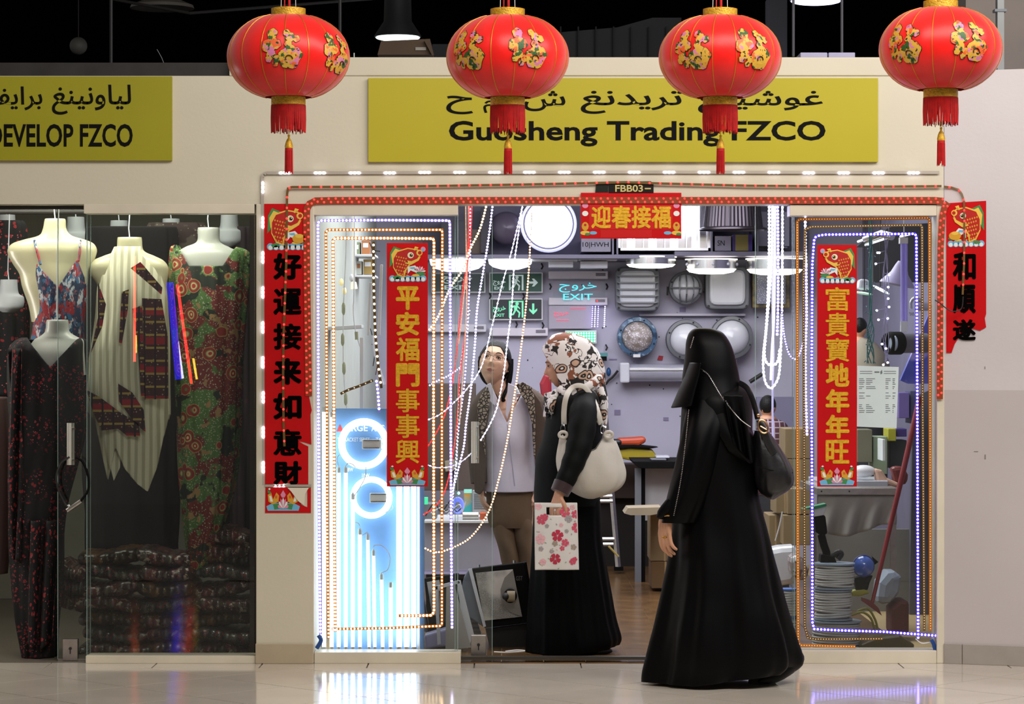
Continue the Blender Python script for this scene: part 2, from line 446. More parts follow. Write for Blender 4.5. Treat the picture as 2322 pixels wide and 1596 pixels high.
pm = MB().box(-.0985, .0985, -.2985, .2985, 0, .006).build('plank', m_plank, fs)
x0 = Wp(1408, 1459, .88).x % .2; first = True
for i in range(-4, 11):
    for j in range(10):
        x = x0 + i * .2 - .1; y = .58 + j * .6 + (0 if True else .3)
        if x < -.85 or x > 2.0: continue
        o = pm if first else pm.copy()
        if not first: C.objects.link(o)
        first = False; o.location = (x - .5, y - .3 + .01 , 0.0)
MB().pbox(1045, 1489, 1830, 1496, 0.0, .05).build('trim_1', mk('threshold_metal', '4a463e', .4, .6), kind='structure')

# fascia and columns
zt = Wp(0, 172, 0).z; z463 = Wp(0, 463, 0).z
MB().box(-5, Wp(2140, 0).x, 0, .16, z463, zt).build('wall_front', m_wall, kind='structure')
MB().box(Wp(520, 0).x, Wp(2140, 0).x, -.006, .18, zt, Wp(0, 130, 0).z).build('trim_2', m_wall, kind='structure', bevel=.004)
MB().box(-5, Wp(522, 0).x, .02, .3, zt + .002, Wp(0, 141, 0).z).build('trim_3', m_dark, kind='structure')
MB().box(Wp(581, 0).x, Wp(712, 0).x, -.01, .22, 0.0, z463).build('wall_pillar', m_wall, kind='structure', bevel=.004)
MB().box(Wp(580, 0).x, Wp(711, 0).x, -.022, -.01, 0.0, Wp(0, 1458, 0).z).build('baseboard_front', m_base, kind='structure', bevel=.003)
MB().box(Wp(2124, 0).x, Wp(2141, 0).x, -.004, .16, 0, z463).build('trim_4', m_frame, kind='structure', bevel=.003)
# splayed right wall: from the jamb toward the viewer
xa = Wp(2141, 0).x; xb = xa + .9; yb = -.30
def splay(u, z, off=0):  # u metres along
    d = Vector((xb - xa, yb, 0)).normalized(); nrm = Vector((d.y, -d.x, 0))
    return Vector((xa, 0, z)) + d * u + nrm * off
def splay_box(mb, u0, u1, z0, z1, off, dep):
    vs = [splay(u, z, o) for z in (z0, z1) for o in (off, off - dep) for u in (u0, u1)]
    return mb.add(vs, [(0,2,3,1), (4,5,7,6), (0,1,5,4), (2,6,7,3), (0,4,6,2), (1,3,7,5)])
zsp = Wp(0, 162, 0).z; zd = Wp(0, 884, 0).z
splay_box(MB(), 0, 1.4, zd, zsp, 0, .15).build('wall_right', m_wall_r, kind='structure')
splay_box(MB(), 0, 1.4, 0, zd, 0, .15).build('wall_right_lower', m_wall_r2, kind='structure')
br = thing('baseboard_right', None, None, (xa, 0, 0), kind='structure')
for u0, u1 in ((0, .085), (.088, .62), (.623, 1.15)):
    splay_box(MB(), u0, u1, 0, .095, .012, .012).build('tile', m_base2, br, bevel=.002)
for i, (u, zz, a, b) in enumerate(((.19, Wp(0,1040,0).z, .006, .022), (.19, 1.39, .004, .012), (.14, 1.0, .02, .003))):
    splay_box(MB(), u, u + a, zz, zz + b, .0012, .001).build('wall_scuff', mk('scuff', '857c74', .8), setp(br, kind='structure') if False else br)
# shop room shell
MB().box(Wp(700, 0).x, Wp(712, 0).x, .22, 6.1, 0, 2.72).build('wall_left', mk('shop_side_wall', 'bfc4ba', .6), kind='structure')
MB().box(2.42, 2.47, .16, 6.1, 0, 2.72).build('wall_right_inner', mk('shop_side_wall_r', '77748a', .6), kind='structure')
MB().box(-1.2, 2.47, 6.0, 6.1, 0, 2.72).build('wall_back', m_shopw, kind='structure')
MB().box(-1.3, 2.5, .16, 6.1, 2.72, 2.78).build('ceiling', mk('shop_ceiling_white', 'c8c8cc', .8), kind='structure')
MB().box(-5, -1.3, .16, 3.5, 2.52, 2.6).build('ceiling_fashion', mk('fashion_ceiling', '9a9888', .8), kind='structure')
MB().box(-5, -1.25, 3.4, 3.5, 0, 2.52).build('wall_back_fashion', mk('fashion_backwall', '8d8c7c', .8), kind='structure')
MB().box(-1.26, -1.22, .22, 3.4, 0, 2.52).build('wall_side_fashion', mk('fashion_sidewall', '3a3230', .8), kind='structure')
MB().box(-9, 9, 24, 24.2, -1, 14).build('wall_far', m_void, kind='structure')
MB().box(-9, 9, .5, 24, 8.5, 8.7).build('ceiling_mall', m_void, kind='structure')
MB().box(-9, -1.31, 3.6, 24, 2.0, 2.1).build('ceiling_roofdeck_left', m_void, kind='structure')
# window and door frames
fr = []
for n_, (a, b, c, d) in enumerate(((190, 463, 577, 484), (705, 463, 1038, 487), (1791, 465, 2124, 489))):
    MB().pbox(a, b, c, d, -.005, .13).build('trim_%d' % (5 + n_), m_frame, kind='structure', bevel=.002)
for n_, (a, b, c, d) in enumerate(((195, 1487, 580, 1505), (713, 1479, 1045, 1502), (1812, 1475, 2123, 1502))):
    p = MB(); q0 = Wp(a, 0, 0).x; q1 = Wp(c, 0, 0).x
    p.box(q0, q1, -.01, .13, 0.0, Wp(0, b, -.01).z).build('trim_%d' % (8 + n_), m_frame, kind='structure', bevel=.002)
def pane(name, a, b, c, d, Y, edges='lr'):
    t = thing(name, None, None, (Wp((a + c) / 2, 0, Y).x, Y, Wp(0, d, Y).z), kind='structure')
    MB().pbox(a, b, c, d, Y, .008).build('pane', m_glass, t)
    for e, x in (('l', a), ('r', c)):
        if e in edges: MB().pbox(x - .6, b, x + .6, d, Y - .001, .010).build('pane_edge', m_gedge, t)
    return t
pane('window_1', 197, 484, 577, 1487, .05, 'l')
pane('window_2', 712, 487, 1038, 1480, .05, 'r')
pane('window_3', 1801, 489, 2122, 1476, .05, 'l')
def glass_door(name, a, c, Y, hx, hy0, hy1, kx0, kx1, ky0, ky1, off):
    t = pane(name, a, 468, c, 1496, Y, 'lr')
    h = MB()
    for dx, y_ in ((0, -.05), (9, .055)):
        h.tube([Wp(hx + dx, hy0, Y + y_), Wp(hx + dx, hy1, Y + y_)], Lp(5.5 if dx == 0 else 3, Y), 12)
    for yy in (hy0 + 12, hy1 - 12): h.tube([Wp(hx, yy, Y - .05), Wp(hx + 9, yy, Y + .055)], .006, 8)
    h.build('door_handle', mk('polished_handle', 'd8d5c8', .3, .35, noise=(20, .03)), t, smooth=True)
    MB().pbox(kx0, ky0, kx1, ky1, Y - .014, .036).build('lock_plate', m_steel, t, bevel=.002)
    k = MB(); k.disc((kx0 + kx1) / 2, (ky0 + ky1) / 2 - 3, 3.4, Y - .02, .008, n=14); k.pbox((kx0+kx1)/2 - 1.2, (ky0+ky1)/2, (kx0+kx1)/2 + 1.2, (ky0+ky1)/2 + 9, Y - .017, .004)
    k.build('keyhole', m_dark, t)
    MB().pbox(a, 1493, c, 1499, Y - .006, .02).build('bottom_rail', m_steel, t)
    return t
glass_door('door_1', 1032, 1116, .12, 1074, 956, 1050, 1068, 1102, 1440, 1490, 0)
glass_door('door_2', 131, 205, .11, 157, 959, 1054, 142, 176, 1449, 1498, 0)
pane('door_3', 1713, 468, 1797, 1480, .12, 'lr')

# upper dark mall beyond the fascia
o = MB(); o.lathe([(.0, .0), (.02, -.02), (.05, -.04), (.09, -.05), (.11, -.16), (.15, -.20), (.235, -.235), (.245, -.26), (.23, -.262), (.14, -.215), (.1, -.17), (.0, -.16)], Wp(368, -58, 8) , 32)
tt = thing('pendant_lamp', 'unlit dark metal pendant lamp hanging in the void above the left fascia', 'lamp', Wp(368, 62, 8))
o.build('lamp_shade', mk('lamp_grey', '6a655c', .5), tt, smooth=True); MB().tube([Wp(368, -58, 8), Wp(368, -200, 8)], .01, 6).build('cord', m_dark, tt)
tt = thing('globe_lamp', 'small round unlit globe lamp hanging by a thin cord at far left', 'lamp', Wp(178, 124, 9))
MB().ell(Wp(178, 104, 9), Lp(20, 9), 24, 14).build('globe', mk('globe_grey', '5e5c57', .6), tt, smooth=True); MB().tube([Wp(178, 88, 9), Wp(178, -200, 9)], .004, 6).build('cord', m_dark, tt)
def lit_pendant(px, py, rx, Y, label, em):
    tt = thing('lit_pendant_lamp', label, 'lamp', Wp(px, py + 8, Y), group='lit bay lamps above the fascia'); r = Lp(rx, Y); c = Wp(px, py, Y)
    MB().lathe([(.03, .4), (.10, .38), (r * .6, .12), (r, .012), (r, 0), (r * .96, 0), (r*.55, .11), (.05, .3)], c, 36).build('lamp_shade', mk('bay_shade', '202022', .6), tt, smooth=True)
    MB().ell(c + Vector((0, 0, -.005)), (r * .95, r * .95, r * .13), 32, 10).build('lamp_lens', mk(em[0], 'ffffff', emit=em[1], ecol=em[2]), tt, smooth=True)
    MB().tube([c + Vector((0, 0, .4)), c + Vector((0, 0, 3))], .01, 6).build('cord', m_dark, tt)
lit_pendant(902, 84, 53, 8, 'lit white pendant lamp beyond the cardboard box above the fascia', ('bay_lens', 3, 'e8ffff'))
lit_pendant(1850, 1, 60, 7, 'lit violet-white pendant lamp cut by the top of the picture', ('bay_lens2', 4, 'd8d8ff'))
tt = thing('cardboard_box', 'open brown cardboard box lying on top of the fascia', 'box', Wp(915, 126, .5))
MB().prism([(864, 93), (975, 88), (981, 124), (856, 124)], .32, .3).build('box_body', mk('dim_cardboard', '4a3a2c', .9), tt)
MB().prism([(942, 107), (966, 107), (966, 114), (942, 114)], .316, .003).build('box_label', mk('dim_label', '8a8880', .8), tt)
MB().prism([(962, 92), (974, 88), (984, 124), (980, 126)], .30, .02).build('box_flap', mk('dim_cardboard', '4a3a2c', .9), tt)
for a, b, lb in ((1815, 1876, 'left of two pale lilac cartons on the fascia ledge'), (1879, 1939, 'right of two pale lilac cartons on the fascia ledge')):
    MB().pbox(a, 119, b, 131, .2, .2).build('carton', mk('lilac_carton', 'a9a6c4', .7), label=lb, cat='box', group='cartons on the fascia', bevel=.003)
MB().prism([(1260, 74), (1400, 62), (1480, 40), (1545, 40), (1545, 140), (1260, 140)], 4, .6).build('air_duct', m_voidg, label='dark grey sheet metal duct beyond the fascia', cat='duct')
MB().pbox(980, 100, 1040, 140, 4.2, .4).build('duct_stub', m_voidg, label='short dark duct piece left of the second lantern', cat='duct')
o = MB()
for i in range(7): o.pbox(1270 + i * 40, 60, 1273 + i * 40, 140, 3.97, .03)
o.build('duct_seams', mk('duct_seam', '0c0d10', .8), label='row of upright seams on the dark duct', cat='duct seams')
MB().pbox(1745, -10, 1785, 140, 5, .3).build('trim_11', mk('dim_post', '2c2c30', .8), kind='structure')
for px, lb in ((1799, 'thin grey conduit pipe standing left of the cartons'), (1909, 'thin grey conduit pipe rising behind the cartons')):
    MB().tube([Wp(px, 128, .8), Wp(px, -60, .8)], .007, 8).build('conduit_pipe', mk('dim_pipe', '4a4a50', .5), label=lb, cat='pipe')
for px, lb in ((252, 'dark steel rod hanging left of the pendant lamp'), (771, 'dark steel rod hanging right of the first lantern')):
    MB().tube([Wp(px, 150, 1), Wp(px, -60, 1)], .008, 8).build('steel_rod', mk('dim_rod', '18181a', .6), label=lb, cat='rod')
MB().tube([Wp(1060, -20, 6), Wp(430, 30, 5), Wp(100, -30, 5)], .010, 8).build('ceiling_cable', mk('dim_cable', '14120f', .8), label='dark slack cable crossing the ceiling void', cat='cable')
MB().tube(ppath([(372, 145), (366, 130), (356, 112)], .1, 4), .0015, 6).build('wire_end', m_grey, label='short bent wire sticking up from the dark ledge', cat='wire')
MB().box(Wp(2190, 0, 1.2).x, 6, 1.2, 1.6, 0, 6).build('wall_concrete', mk('grey_concrete', '7d746e', .85, noise=(2, .1)), kind='structure')
tt = thing('downpipe', 'galvanised square conduit running up the wall behind the rightmost lantern', 'pipe', Wp(2268, 170, .8))
MB().pbox(2262, -20, 2277, 172, .8, .06).build('pipe_shaft', mk('galvanised', '8a8c8c', .5, .5), tt); MB().pbox(2256, 20, 2283, 26, .795, .07).build('pipe_clip', m_grey, tt)

# ------------------------------------------------ signs
def sign(name, label, a, b, c, d, m):
    t = thing(name, label, 'sign', Wp((a + c) / 2, d, -.02), group='yellow shop signs on the fascia')
    MB().pbox(a, b, c, d, -.02, .02).build('sign_panel', m, t, bevel=.001); return t
t = sign('shop_sign', 'long yellow sign board with Arabic line above wide English lettering', 835, 177, 1991, 367, m_yel)
mb = MB(); textp(mb, 'Guosheng Trading FZCO', 1018, 274, 1872, 332, -.02, .022); letters(mb, 'english_letter', m_blk, t)
mb = MB()
textp(mb, arabic('غوشينغ'), 1583, 206, 1866, 258, -.02, .012)
textp(mb, arabic('تريدنغ'), 1317, 206, 1548, 258, -.02, .012)
textp(mb, arabic('ش'), 1188, 206, 1282, 252, -.02, .012)
textp(mb, arabic('ذ م'), 1096, 218, 1166, 256, -.02, .012)
textp(mb, arabic('ح'), 1012, 217, 1073, 259, -.02, .012)
letters(mb, 'arabic_word', m_blk, t)
t = sign('shop_sign', 'shorter yellow sign board cut by the left picture edge', -420, 173, 390, 364, m_yel2)
mb = MB(); textp(mb, 'DEVELOP FZCO', -26, 281, 301, 333, -.02, .02); letters(mb, 'english_letter', m_blk, t)
mb = MB(); textp(mb, arabic('لياونينغ'), 118, 192, 297, 260, -.02, .012); textp(mb, arabic('برايف'), -40, 196, 96, 250, -.02, .012); letters(mb, 'arabic_word', m_blk, t)
t = thing('unit_number_plate', 'small black plate with gold unit number above the doorway', 'sign', Wp(1416, 438, -.01))
MB().prism([(1380, 411), (1476, 411), (1482, 417), (1482, 438), (1380, 438)], -.010, .009).build('plate', mk('plate_black', '12110c', .3), t)
MB().prism([(1352, 414), (1379, 413), (1379, 438), (1350, 436)], -.008, .007).build('plate_end', mk('plate_green', '1c2018', .3), t)
mb = MB(); textp(mb, 'FBB03', 1395, 419, 1458, 435, -.011, .02); mb.pbox(1462, 426, 1476, 429, -.012, .001); mb.build('number', mk('plate_gold', 'c9b877', .4), t)

# ------------------------------------------------ lanterns
YL = -1.5
def lantern_profile():
    pr = []
    for i in range(25):
        a = -PI/2 + PI * i / 24
        pr.append((math.cos(a), math.sin(a)))
    return pr
m_dec = pattern('flower_print', 'd9a83a', [('noise', 22, .42, .46, 'e8622a'), ('noise', 30, .40, .43, 'd77aa8'), ('noise', 38, .40, .42, '2f5a22'), ('noise', 70, .36, .38, '1b2a16')], .5)
m_decl = mk('print_outline', '2a1408', .6)
RB = Lp(139, YL); HB = Lp(97, YL); RC = Lp(39, YL)
def rad(z):                                    # z from -1 to 1
    a = math.asin(max(-1, min(1, z)))
    return RC + (RB - RC) * max(0, math.cos(a)) ** 1.12 if abs(z) < 1 else RC
def lantern(cx, cy, rot, label, decs):
    c = Wp(cx, cy, YL); t = thing('red_lantern', label, 'lantern', Wp(cx, cy + 264, YL), group='red silk lanterns hung before the fascia')
    N = 16; mb = MB(); nz = 40; na = N * 8; vs = []; fs_ = []
    for i in range(nz + 1):
        s_ = -1 + 2 * i / nz; zz = math.sin(s_ * PI / 2) if True else s_
        for k in range(na):
            a = rot + 2 * PI * k / na; u = (k % 8) / 8
            r = rad(zz * .985) * (1 + .012 * (math.sin(PI * u) - .6) * (1 - zz * zz)) 
            vs.append(c + Vector((r * math.sin(a), -r * math.cos(a), zz * HB * .945)))
    for i in range(nz):
        for k in range(na): fs_.append((i*na + k, i*na + (k+1) % na, (i+1)*na + (k+1) % na, (i+1)*na + k))
    mb.add(vs, fs_); mb.build('shade', m_satin, t, smooth='all')
    for k in range(N):
        a = rot + 2 * PI * k / N; pts = []
        for i in range(21):
            zz = math.sin((-1 + i / 10) * PI / 2); r = rad(zz * .985) * (1 - .006 * (1 - zz*zz)) + .0012
            pts.append(c + Vector((r * math.sin(a), -r * math.cos(a), zz * HB * .945)))
        MB().tube(pts, .0016, 5).build('rib', m_goldl, t, smooth=True)
    for sg in (1, -1):
        z0 = c.z + sg * HB * .93; z1 = c.z + sg * (HB * .93 + Lp(20, YL))
        MB().lathe([(RC * .93, 0), (RC, .002), (RC, abs(z1 - z0) - .002), (RC * .9, abs(z1 - z0))] , (c.x, c.y, min(z0, z1)), 40).build('collar', m_goldc, t, smooth=True)
    zb = c.z - HB * .93 - Lp(20, YL)
    fr_ = MB(); rs = random.Random(int(cx))
    for k in range(150):
        a = 2 * PI * k / 150; r = RC * .99; L = Lp(58 + rs.uniform(-4, 5), YL); j = rs.uniform(-.06, .06)
        fr_.tube([(c.x + r * math.sin(a), c.y - r * math.cos(a), zb), (c.x + r*1.02 * math.sin(a + j*.3), c.y - r*1.02 * math.cos(a + j*.3), zb - L/2), (c.x + r * math.sin(a + j), c.y - r * math.cos(a + j), zb - L)], .0016, 4)
    q = fr_.build('fringe', m_fringe, t); q['kind'] = 'stuff'
    y0 = cy + 168
    MB().tube([Wp(cx + 1, cy + 112, YL), Wp(cx + 1, y0 + 12, YL)], .0016, 6).build('tassel_cord', m_goldl, t)
    tr = thing('tassel', None, None, Wp(cx + 1, cy + 264, YL)); del_ = tr; tr.parent = t; tr.location = WL[tr] - WL[t]
    tp = Wp(cx + 1, y0 + 8, YL)
    MB().lathe([(0, 0), (.006, -.002), (.004, -.014), (.009, -.022), (.014, -.034), (.0175, -.05), (.016, -.058), (0, -.058)], tp, 20).build('bead', m_goldc, tr, smooth=True)
    ts = MB(); zt_ = tp.z - .055; zbt = Wp(0, cy + 264, YL).z
    ts.lathe([(.0, 0), (.0165, -.002), (.0165, -.012), (.014, -.016), (.0145, zbt - zt_ + .02), (.0, zbt - zt_ + .02)], (tp.x, tp.y, zt_), 18)
    for k in range(60):
        a = rs.uniform(0, 2 * PI); r = .0155; 
        ts.tube([(tp.x + r * math.sin(a), tp.y - r * math.cos(a), zt_ - .012), (tp.x + r * 1.08 * math.sin(a + .1), tp.y - r * 1.08 * math.cos(a + .1), zbt + rs.uniform(-.004, .012))], .0013, 4)
    ts.build('tassel_threads', m_fringe, tr)
    for dx, r_, m in ((-17, .0015, m_white), (17, .0015, m_white), (2, .006, m_fringe), (-9, .003, m_fringe)):
        MB().tube([Wp(cx + dx, cy - 100, YL), Wp(cx + dx * .8, cy - 230, YL)], r_, 6).build('hanging_string', m, t)
    bord, face = MB(), MB()
    for (ang, zc) in decs:
        k_ = Lp(82, YL)
        blobs = [(-.30, .40, .15), (-.25, .22, .09), (-.36, .06, .20), (-.16, .10, .13), (-.30, -.18, .13), (-.12, -.30, .10), (-.20, -.42, .08), (-.38, -.30, .09), (.12, .42, .10), (.22, .30, .13), (.38, .26, .10), (.16, .10, .10), (.26, .00, .08)]
        for n_, (bx, bz, br_) in enumerate(blobs + [(.20, -.26, .30), (.34, -.18, .20)]):
            for off, gr, m, nm in ((.0016 + .00012 * n_, 0, m_dec, 'floral_character'), (.0008, .012, m_decl, 'print_border')):
                d = MB(); out = []; rr = br_ + gr
                for k in range(20):
                    a = 2*PI*k/20; w_ = 1 + .08 * math.sin(5 * a + n_); u = (bx + rr * w_ * math.cos(a)) * k_; z = (bz + rr * w_ * math.sin(a)) * k_ + zc
                    for f in (1, .5):
                        pass
                    out.append((u, z))
                cu, cz = bx * k_, bz * k_ + zc; P3 = []
                for ring in (0, .5, 1):
                    for (u, z) in (out if ring else [(cu, cz)]):
                        u2, z2 = cu + (u - cu) * ring, cz + (z - cz) * ring; zz = max(-.95, min(.95, z2 / (HB * .945))); r = rad(zz * .985) * 1.007 + off; a = ang + u2 / RB
                        P3.append(c + Vector((r * math.sin(a), -r * math.cos(a), z2)))
                d.add(P3, [(0, 1 + k, 1 + (k+1) % 20) for k in range(20)] + [(1 + k, 21 + k, 21 + (k+1) % 20, 1 + (k+1) % 20) for k in range(20)])
                if nm == 'print_border': bord.add(d.v, d.f)
                else: face.add(d.v, d.f)
        for s_ in ((.16, -.30, .12, 3.6),):
            d = MB(); pts = []
            for k in range(14):
                a = k / 13 * s_[3]; u = (s_[0] + s_[2] * (1 - k/26) * math.cos(a)) * k_; z = (s_[1] + s_[2] * (1 - k/26) * math.sin(a)) * k_ + zc
                zz = z / (HB * .945); r = rad(zz * .985) * 1.007 + .005; an = ang + u / RB; pts.append(c + Vector((r * math.sin(an), -r * math.cos(an), z)))
            bord.tube(pts, .0022, 5)
    for q_, m, nm in ((bord, m_decl, 'print_border'), (face, m_dec, 'floral_character')): q_.build(nm, m, t, fix=False)['kind'] = 'stuff'
lantern(654, 129, .02, 'leftmost of the four red lanterns, hanging over bare wall left of the long sign', [(R_(-1), .01), (R_(58), .0)])
lantern(1151, 130, .12, 'second red lantern from the left, hanging over the first English letters', [(R_(-40), .01), (R_(20), .015)])
lantern(1633, 130, .19, 'third red lantern from the left, hanging before the right half of the long sign', [(R_(-31), .01), (R_(29), .012)])
lantern(2133, 112, .1, 'rightmost red lantern, hanging higher than the rest near the corner', [(R_(-45), .005), (R_(19), .01)])

# ------------------------------------------------ red paper banners
PC = {k: mk('print_' + k, v, .5) for k, v in dict(red='b81408', orange='d8602a', yellow='e8c04a', white='e9ece6', black='0a0a0a', blue='6fb6d8', green='3f8a4a', pink='e08aa8', gold='d8a028').items()}
def carp(t, x0, y0, x1, y1, Y, flip=False, gold=False):
    keys = list(PC); mb = MB(); w_ = x1 - x0; h_ = y1 - y0
    def X(u): return x0 + w_ * ((1 - u) if flip else u)
    def P(pts, col, lay):
        mb.m(keys.index(col)); mb.prism([(X(u), y0 + h_ * v) for u, v in pts], Y - lay * .0005, .0005)
    def Ci(u, v, r, col, lay, n=14, ry=None): P([(u + r * math.cos(2*PI*k/n), v + (ry or r) * w_/h_ * math.sin(2*PI*k/n)) for k in range(n)], col, lay)
    for i in range(7): Ci(.08 + i * .14, .93, .09, 'blue', 1); Ci(.08 + i * .14, .95, .055, 'white', 2)
    Ci(.2, .9, .1, 'green', 2, ry=.05); Ci(.85, .8, .14, 'green', 2, ry=.05); Ci(.72, .84, .1, 'yellow', 3, ry=.035)
    P([(.02, .2), (.12, .02), (.38, .12), (.3, .22), (.1, .5), (.0, .62)], 'green', 1)
    P([(.05, .25), (.16, .08), (.36, .16), (.2, .3), (.08, .5)], 'yellow', 2)
    P([(.10, .35), (.2, .15), (.5, .06), (.78, .1), (.86, .26), (.76, .44), (.56, .56), (.44, .74), (.42, .9), (.22, .84), (.1, .62)], 'yellow', 3)
    P([(.12, .36), (.22, .18), (.5, .09), (.76, .13), (.83, .26), (.73, .42), (.53, .53), (.40, .72), (.38, .86), (.24, .8), (.12, .6)], 'red', 4)
    for i in range(5):
        for j in range(6):
            u = .17 + i * .065 + (j % 2) * .03; v = .3 + j * .095 + i * .015
            if u + v * .5 < .9: P([(u, v), (u + .03, v - .02), (u + .045, v + .01), (u + .02, v + .035)], 'gold', 5)
    P([(.42, .5), (.6, .54), (.8, .42), (.86, .3), (.78, .36), (.6, .44), (.5, .42)], 'yellow', 5)
    P([(.5, .6), (.7, .56), (.8, .66), (.66, .64), (.76, .78), (.58, .7), (.5, .8)], 'white', 4); P([(.54, .62), (.68, .6), (.72, .66), (.6, .66)], 'blue', 5)
    Ci(.58, .27, .085, 'white', 6); Ci(.59, .27, .06, 'yellow', 7); Ci(.6, .27, .042, 'black', 8); Ci(.61, .255, .014, 'white', 9)
    Ci(.82, .2, .085, 'yellow', 6); Ci(.83, .2, .05, 'red', 7)
    P([(.66, .12), (.7, .02), (.8, .05), (.76, .09), (.72, .08), (.7, .14)], 'yellow', 7)
    if gold: Ci(.8, .74, .17, 'gold', 6, ry=.12); Ci(.8, .68, .1, 'yellow', 7, ry=.05)
    else:
        for k in range(7):
            a = PI * (.05 + k * .15); P([(.83, .74), (.83 + .13 * math.cos(a - .18), .74 - .13 * math.sin(a - .18)), (.83 + .17 * math.cos(a), .74 - .17 * math.sin(a)), (.83 + .13 * math.cos(a + .18), .74 - .13 * math.sin(a + .18))], 'pink' if k % 2 else 'white', 6 + k % 2)
        Ci(.92, .1, .07, 'pink', 4); Ci(.92, .12, .04, 'blue', 5)
    mb.build('carp_print', [PC[k] for k in keys], t)
def lotus(t, x0, y0, x1, y1, Y):
    keys = list(PC); mb = MB(); w_ = x1 - x0; h_ = y1 - y0
    def P(pts, col, lay):
        mb.m(keys.index(col)); mb.prism([(x0 + w_ * u, y0 + h_ * v) for u, v in pts], Y - lay * .0005, .0005)
    P([(0, .8), (.2, .66), (.8, .66), (1, .8), (.96, 1), (.04, 1)], 'blue', 1); P([(.2, .72), (.45, .66), (.4, .9), (.24, .95)], 'green', 2); P([(.8, .72), (.55, .66), (.6, .9), (.76, .95)], 'green', 2)
    for sg in (1, -1):
        m_ = lambda u: .5 + sg * (u - .5)
        P([(m_(.04), .3), (m_(.14), .2), (m_(.2), .5), (m_(.3), .2), (m_(.38), .34), (m_(.36), .6), (m_(.2), .72), (m_(.06), .6)], 'gold', 3)
        P([(m_(.08), .36), (m_(.14), .34), (m_(.2), .6), (m_(.12), .6)], 'white', 4); P([(m_(.26), .34), (m_(.33), .34), (m_(.32), .46), (m_(.26), .46)], 'orange', 4)
        P([(m_(.03), .1), (m_(.12), .14), (m_(.13), .28), (m_(.04), .22)], 'green', 4); P([(m_(.1), .0), (m_(.13), .06), (m_(.09), .1), (m_(.05), .05)], 'white', 5)
    for k in range(7):
        a = PI * (.08 + k * .14); P([(.5, .9), (.5 + .14 * math.cos(a - .2), .9 - .36 * math.sin(a - .2)), (.5 + .17 * math.cos(a), .9 - .48 * math.sin(a)), (.5 + .14 * math.cos(a + .2), .9 - .36 * math.sin(a + .2))], 'pink' if k % 2 == 0 else 'white', 5 + k % 2)
    P([(.42, .3), (.5, .1), (.58, .3), (.54, .42), (.46, .42)], 'pink', 4)
    mb.build('lotus_print', [PC[k] for k in keys], t)
def curled(mb, poly, Y, dep=.002): mb.prism(poly, Y, dep)
def char(t, ch, cx, cy, w_, h_, Y, m, bold=.05, name='character'):
    mb = MB(); textp(mb, ch, cx - w_/2, cy - h_/2, cx + w_/2, cy + h_/2, Y, bold, .0012); mb.build(name, m, t)
m_ink = mk('black_flock', '040202', .9, spec=.05)
t = thing('red_paper_banner', 'long red banner with black brush characters, torn at its lower right, on the pillar', 'banner', Wp(652, 1163, -.012), group='red paper banners')
YB = -.0125
MB().prism([(599, 462), (699, 462), (701, 900), (707, 930), (704, 940), (706, 1008), (690, 1003), (676, 1000), (690, 1008), (699, 1012), (699, 1098), (665, 1098), (650, 1094), (640, 1098), (601, 1098)], YB, .002).build('banner_sheet', m_red, t)
MB().prism([(602, 1105), (650, 1104), (662, 1112), (684, 1145), (697, 1150), (697, 1108), (705, 1105), (705, 1163), (601, 1163)], YB, .002).build('torn_sheet', m_red, t)
carp(t, 606, 470, 696, 566, YB - .001, gold=True)
lotus(t, 604, 1106, 680, 1158, YB - .001)
MB().prism([(652, 1106), (700, 1106), (692, 1120), (690, 1146), (676, 1136), (660, 1114)], YB - .006, .001).build('torn_edge', mk('torn_paper', 'e6dcc8', .8), t)
for ch, cy in zip('好運接来如意財', (604, 684, 763, 842, 921, 1003, 1072)): char(t, ch, 652, cy, 64, 60 if cy < 1060 else 54, YB, m_ink, .034 if ch in '運接意' else .045)
def gold_banner(x0, y0, x1, y1, chars, cys, label, flip):
    t = thing('red_paper_banner', label, 'banner', Wp((x0 + x1) / 2, y1, .04), group='red paper banners')
    MB().pbox(x0, y0, x1, y1, .044, .0018).build('banner_sheet', m_red, t)
    carp(t, x0 + 6, y0 + 6, x1 - 4, y0 + 86, .0425, flip)
    lotus(t, x0 + 5, y1 - 48, x1 - 5, y1 - 3, .0425)
    for ch, cy in zip(chars, cys): char(t, ch, (x0 + x1) / 2 + 1, cy, 54, 54, .044, m_goldp, .016 if ch in '富貴寶興事' else .028 if ch in '福旺' else .042)
gold_banner(877, 551, 970, 1103, '平安福門事事興', (676, 734, 792, 850, 908, 966, 1024), 'red banner with seven gold characters on the left glass beside the fluorescent display', False)
gold_banner(1853, 555, 1943, 1103, '富貴寶地年年旺', (678, 736, 793, 850, 909, 967, 1024), 'red banner with seven gold characters on the right glass beside the white notice', True)
t = thing('red_paper_banner', 'short horizontal red banner with four embossed gold characters over the doorway', 'banner', Wp(1431, 540, -.008), group='red paper banners')
MB().pbox(1317, 437, 1545, 541, -.010, .002).build('banner_sheet', m_red, t); MB().pbox(1336, 463, 1525, 520, -.0106, .001).build('inner_panel', mk('banner_red_bright', 'cc0a08', .4), t); MB().pbox(1362, 521, 1478, 538, -.0106, .001).build('fold_patch', mk('banner_red_bright', 'cc0a08', .4), t)
for ch, cx in zip('迎春接福', (1363, 1409, 1454, 1499)): char(t, ch, cx, 492, 45, 52, -.0106, m_goldp, .032)
keys = list(PC)
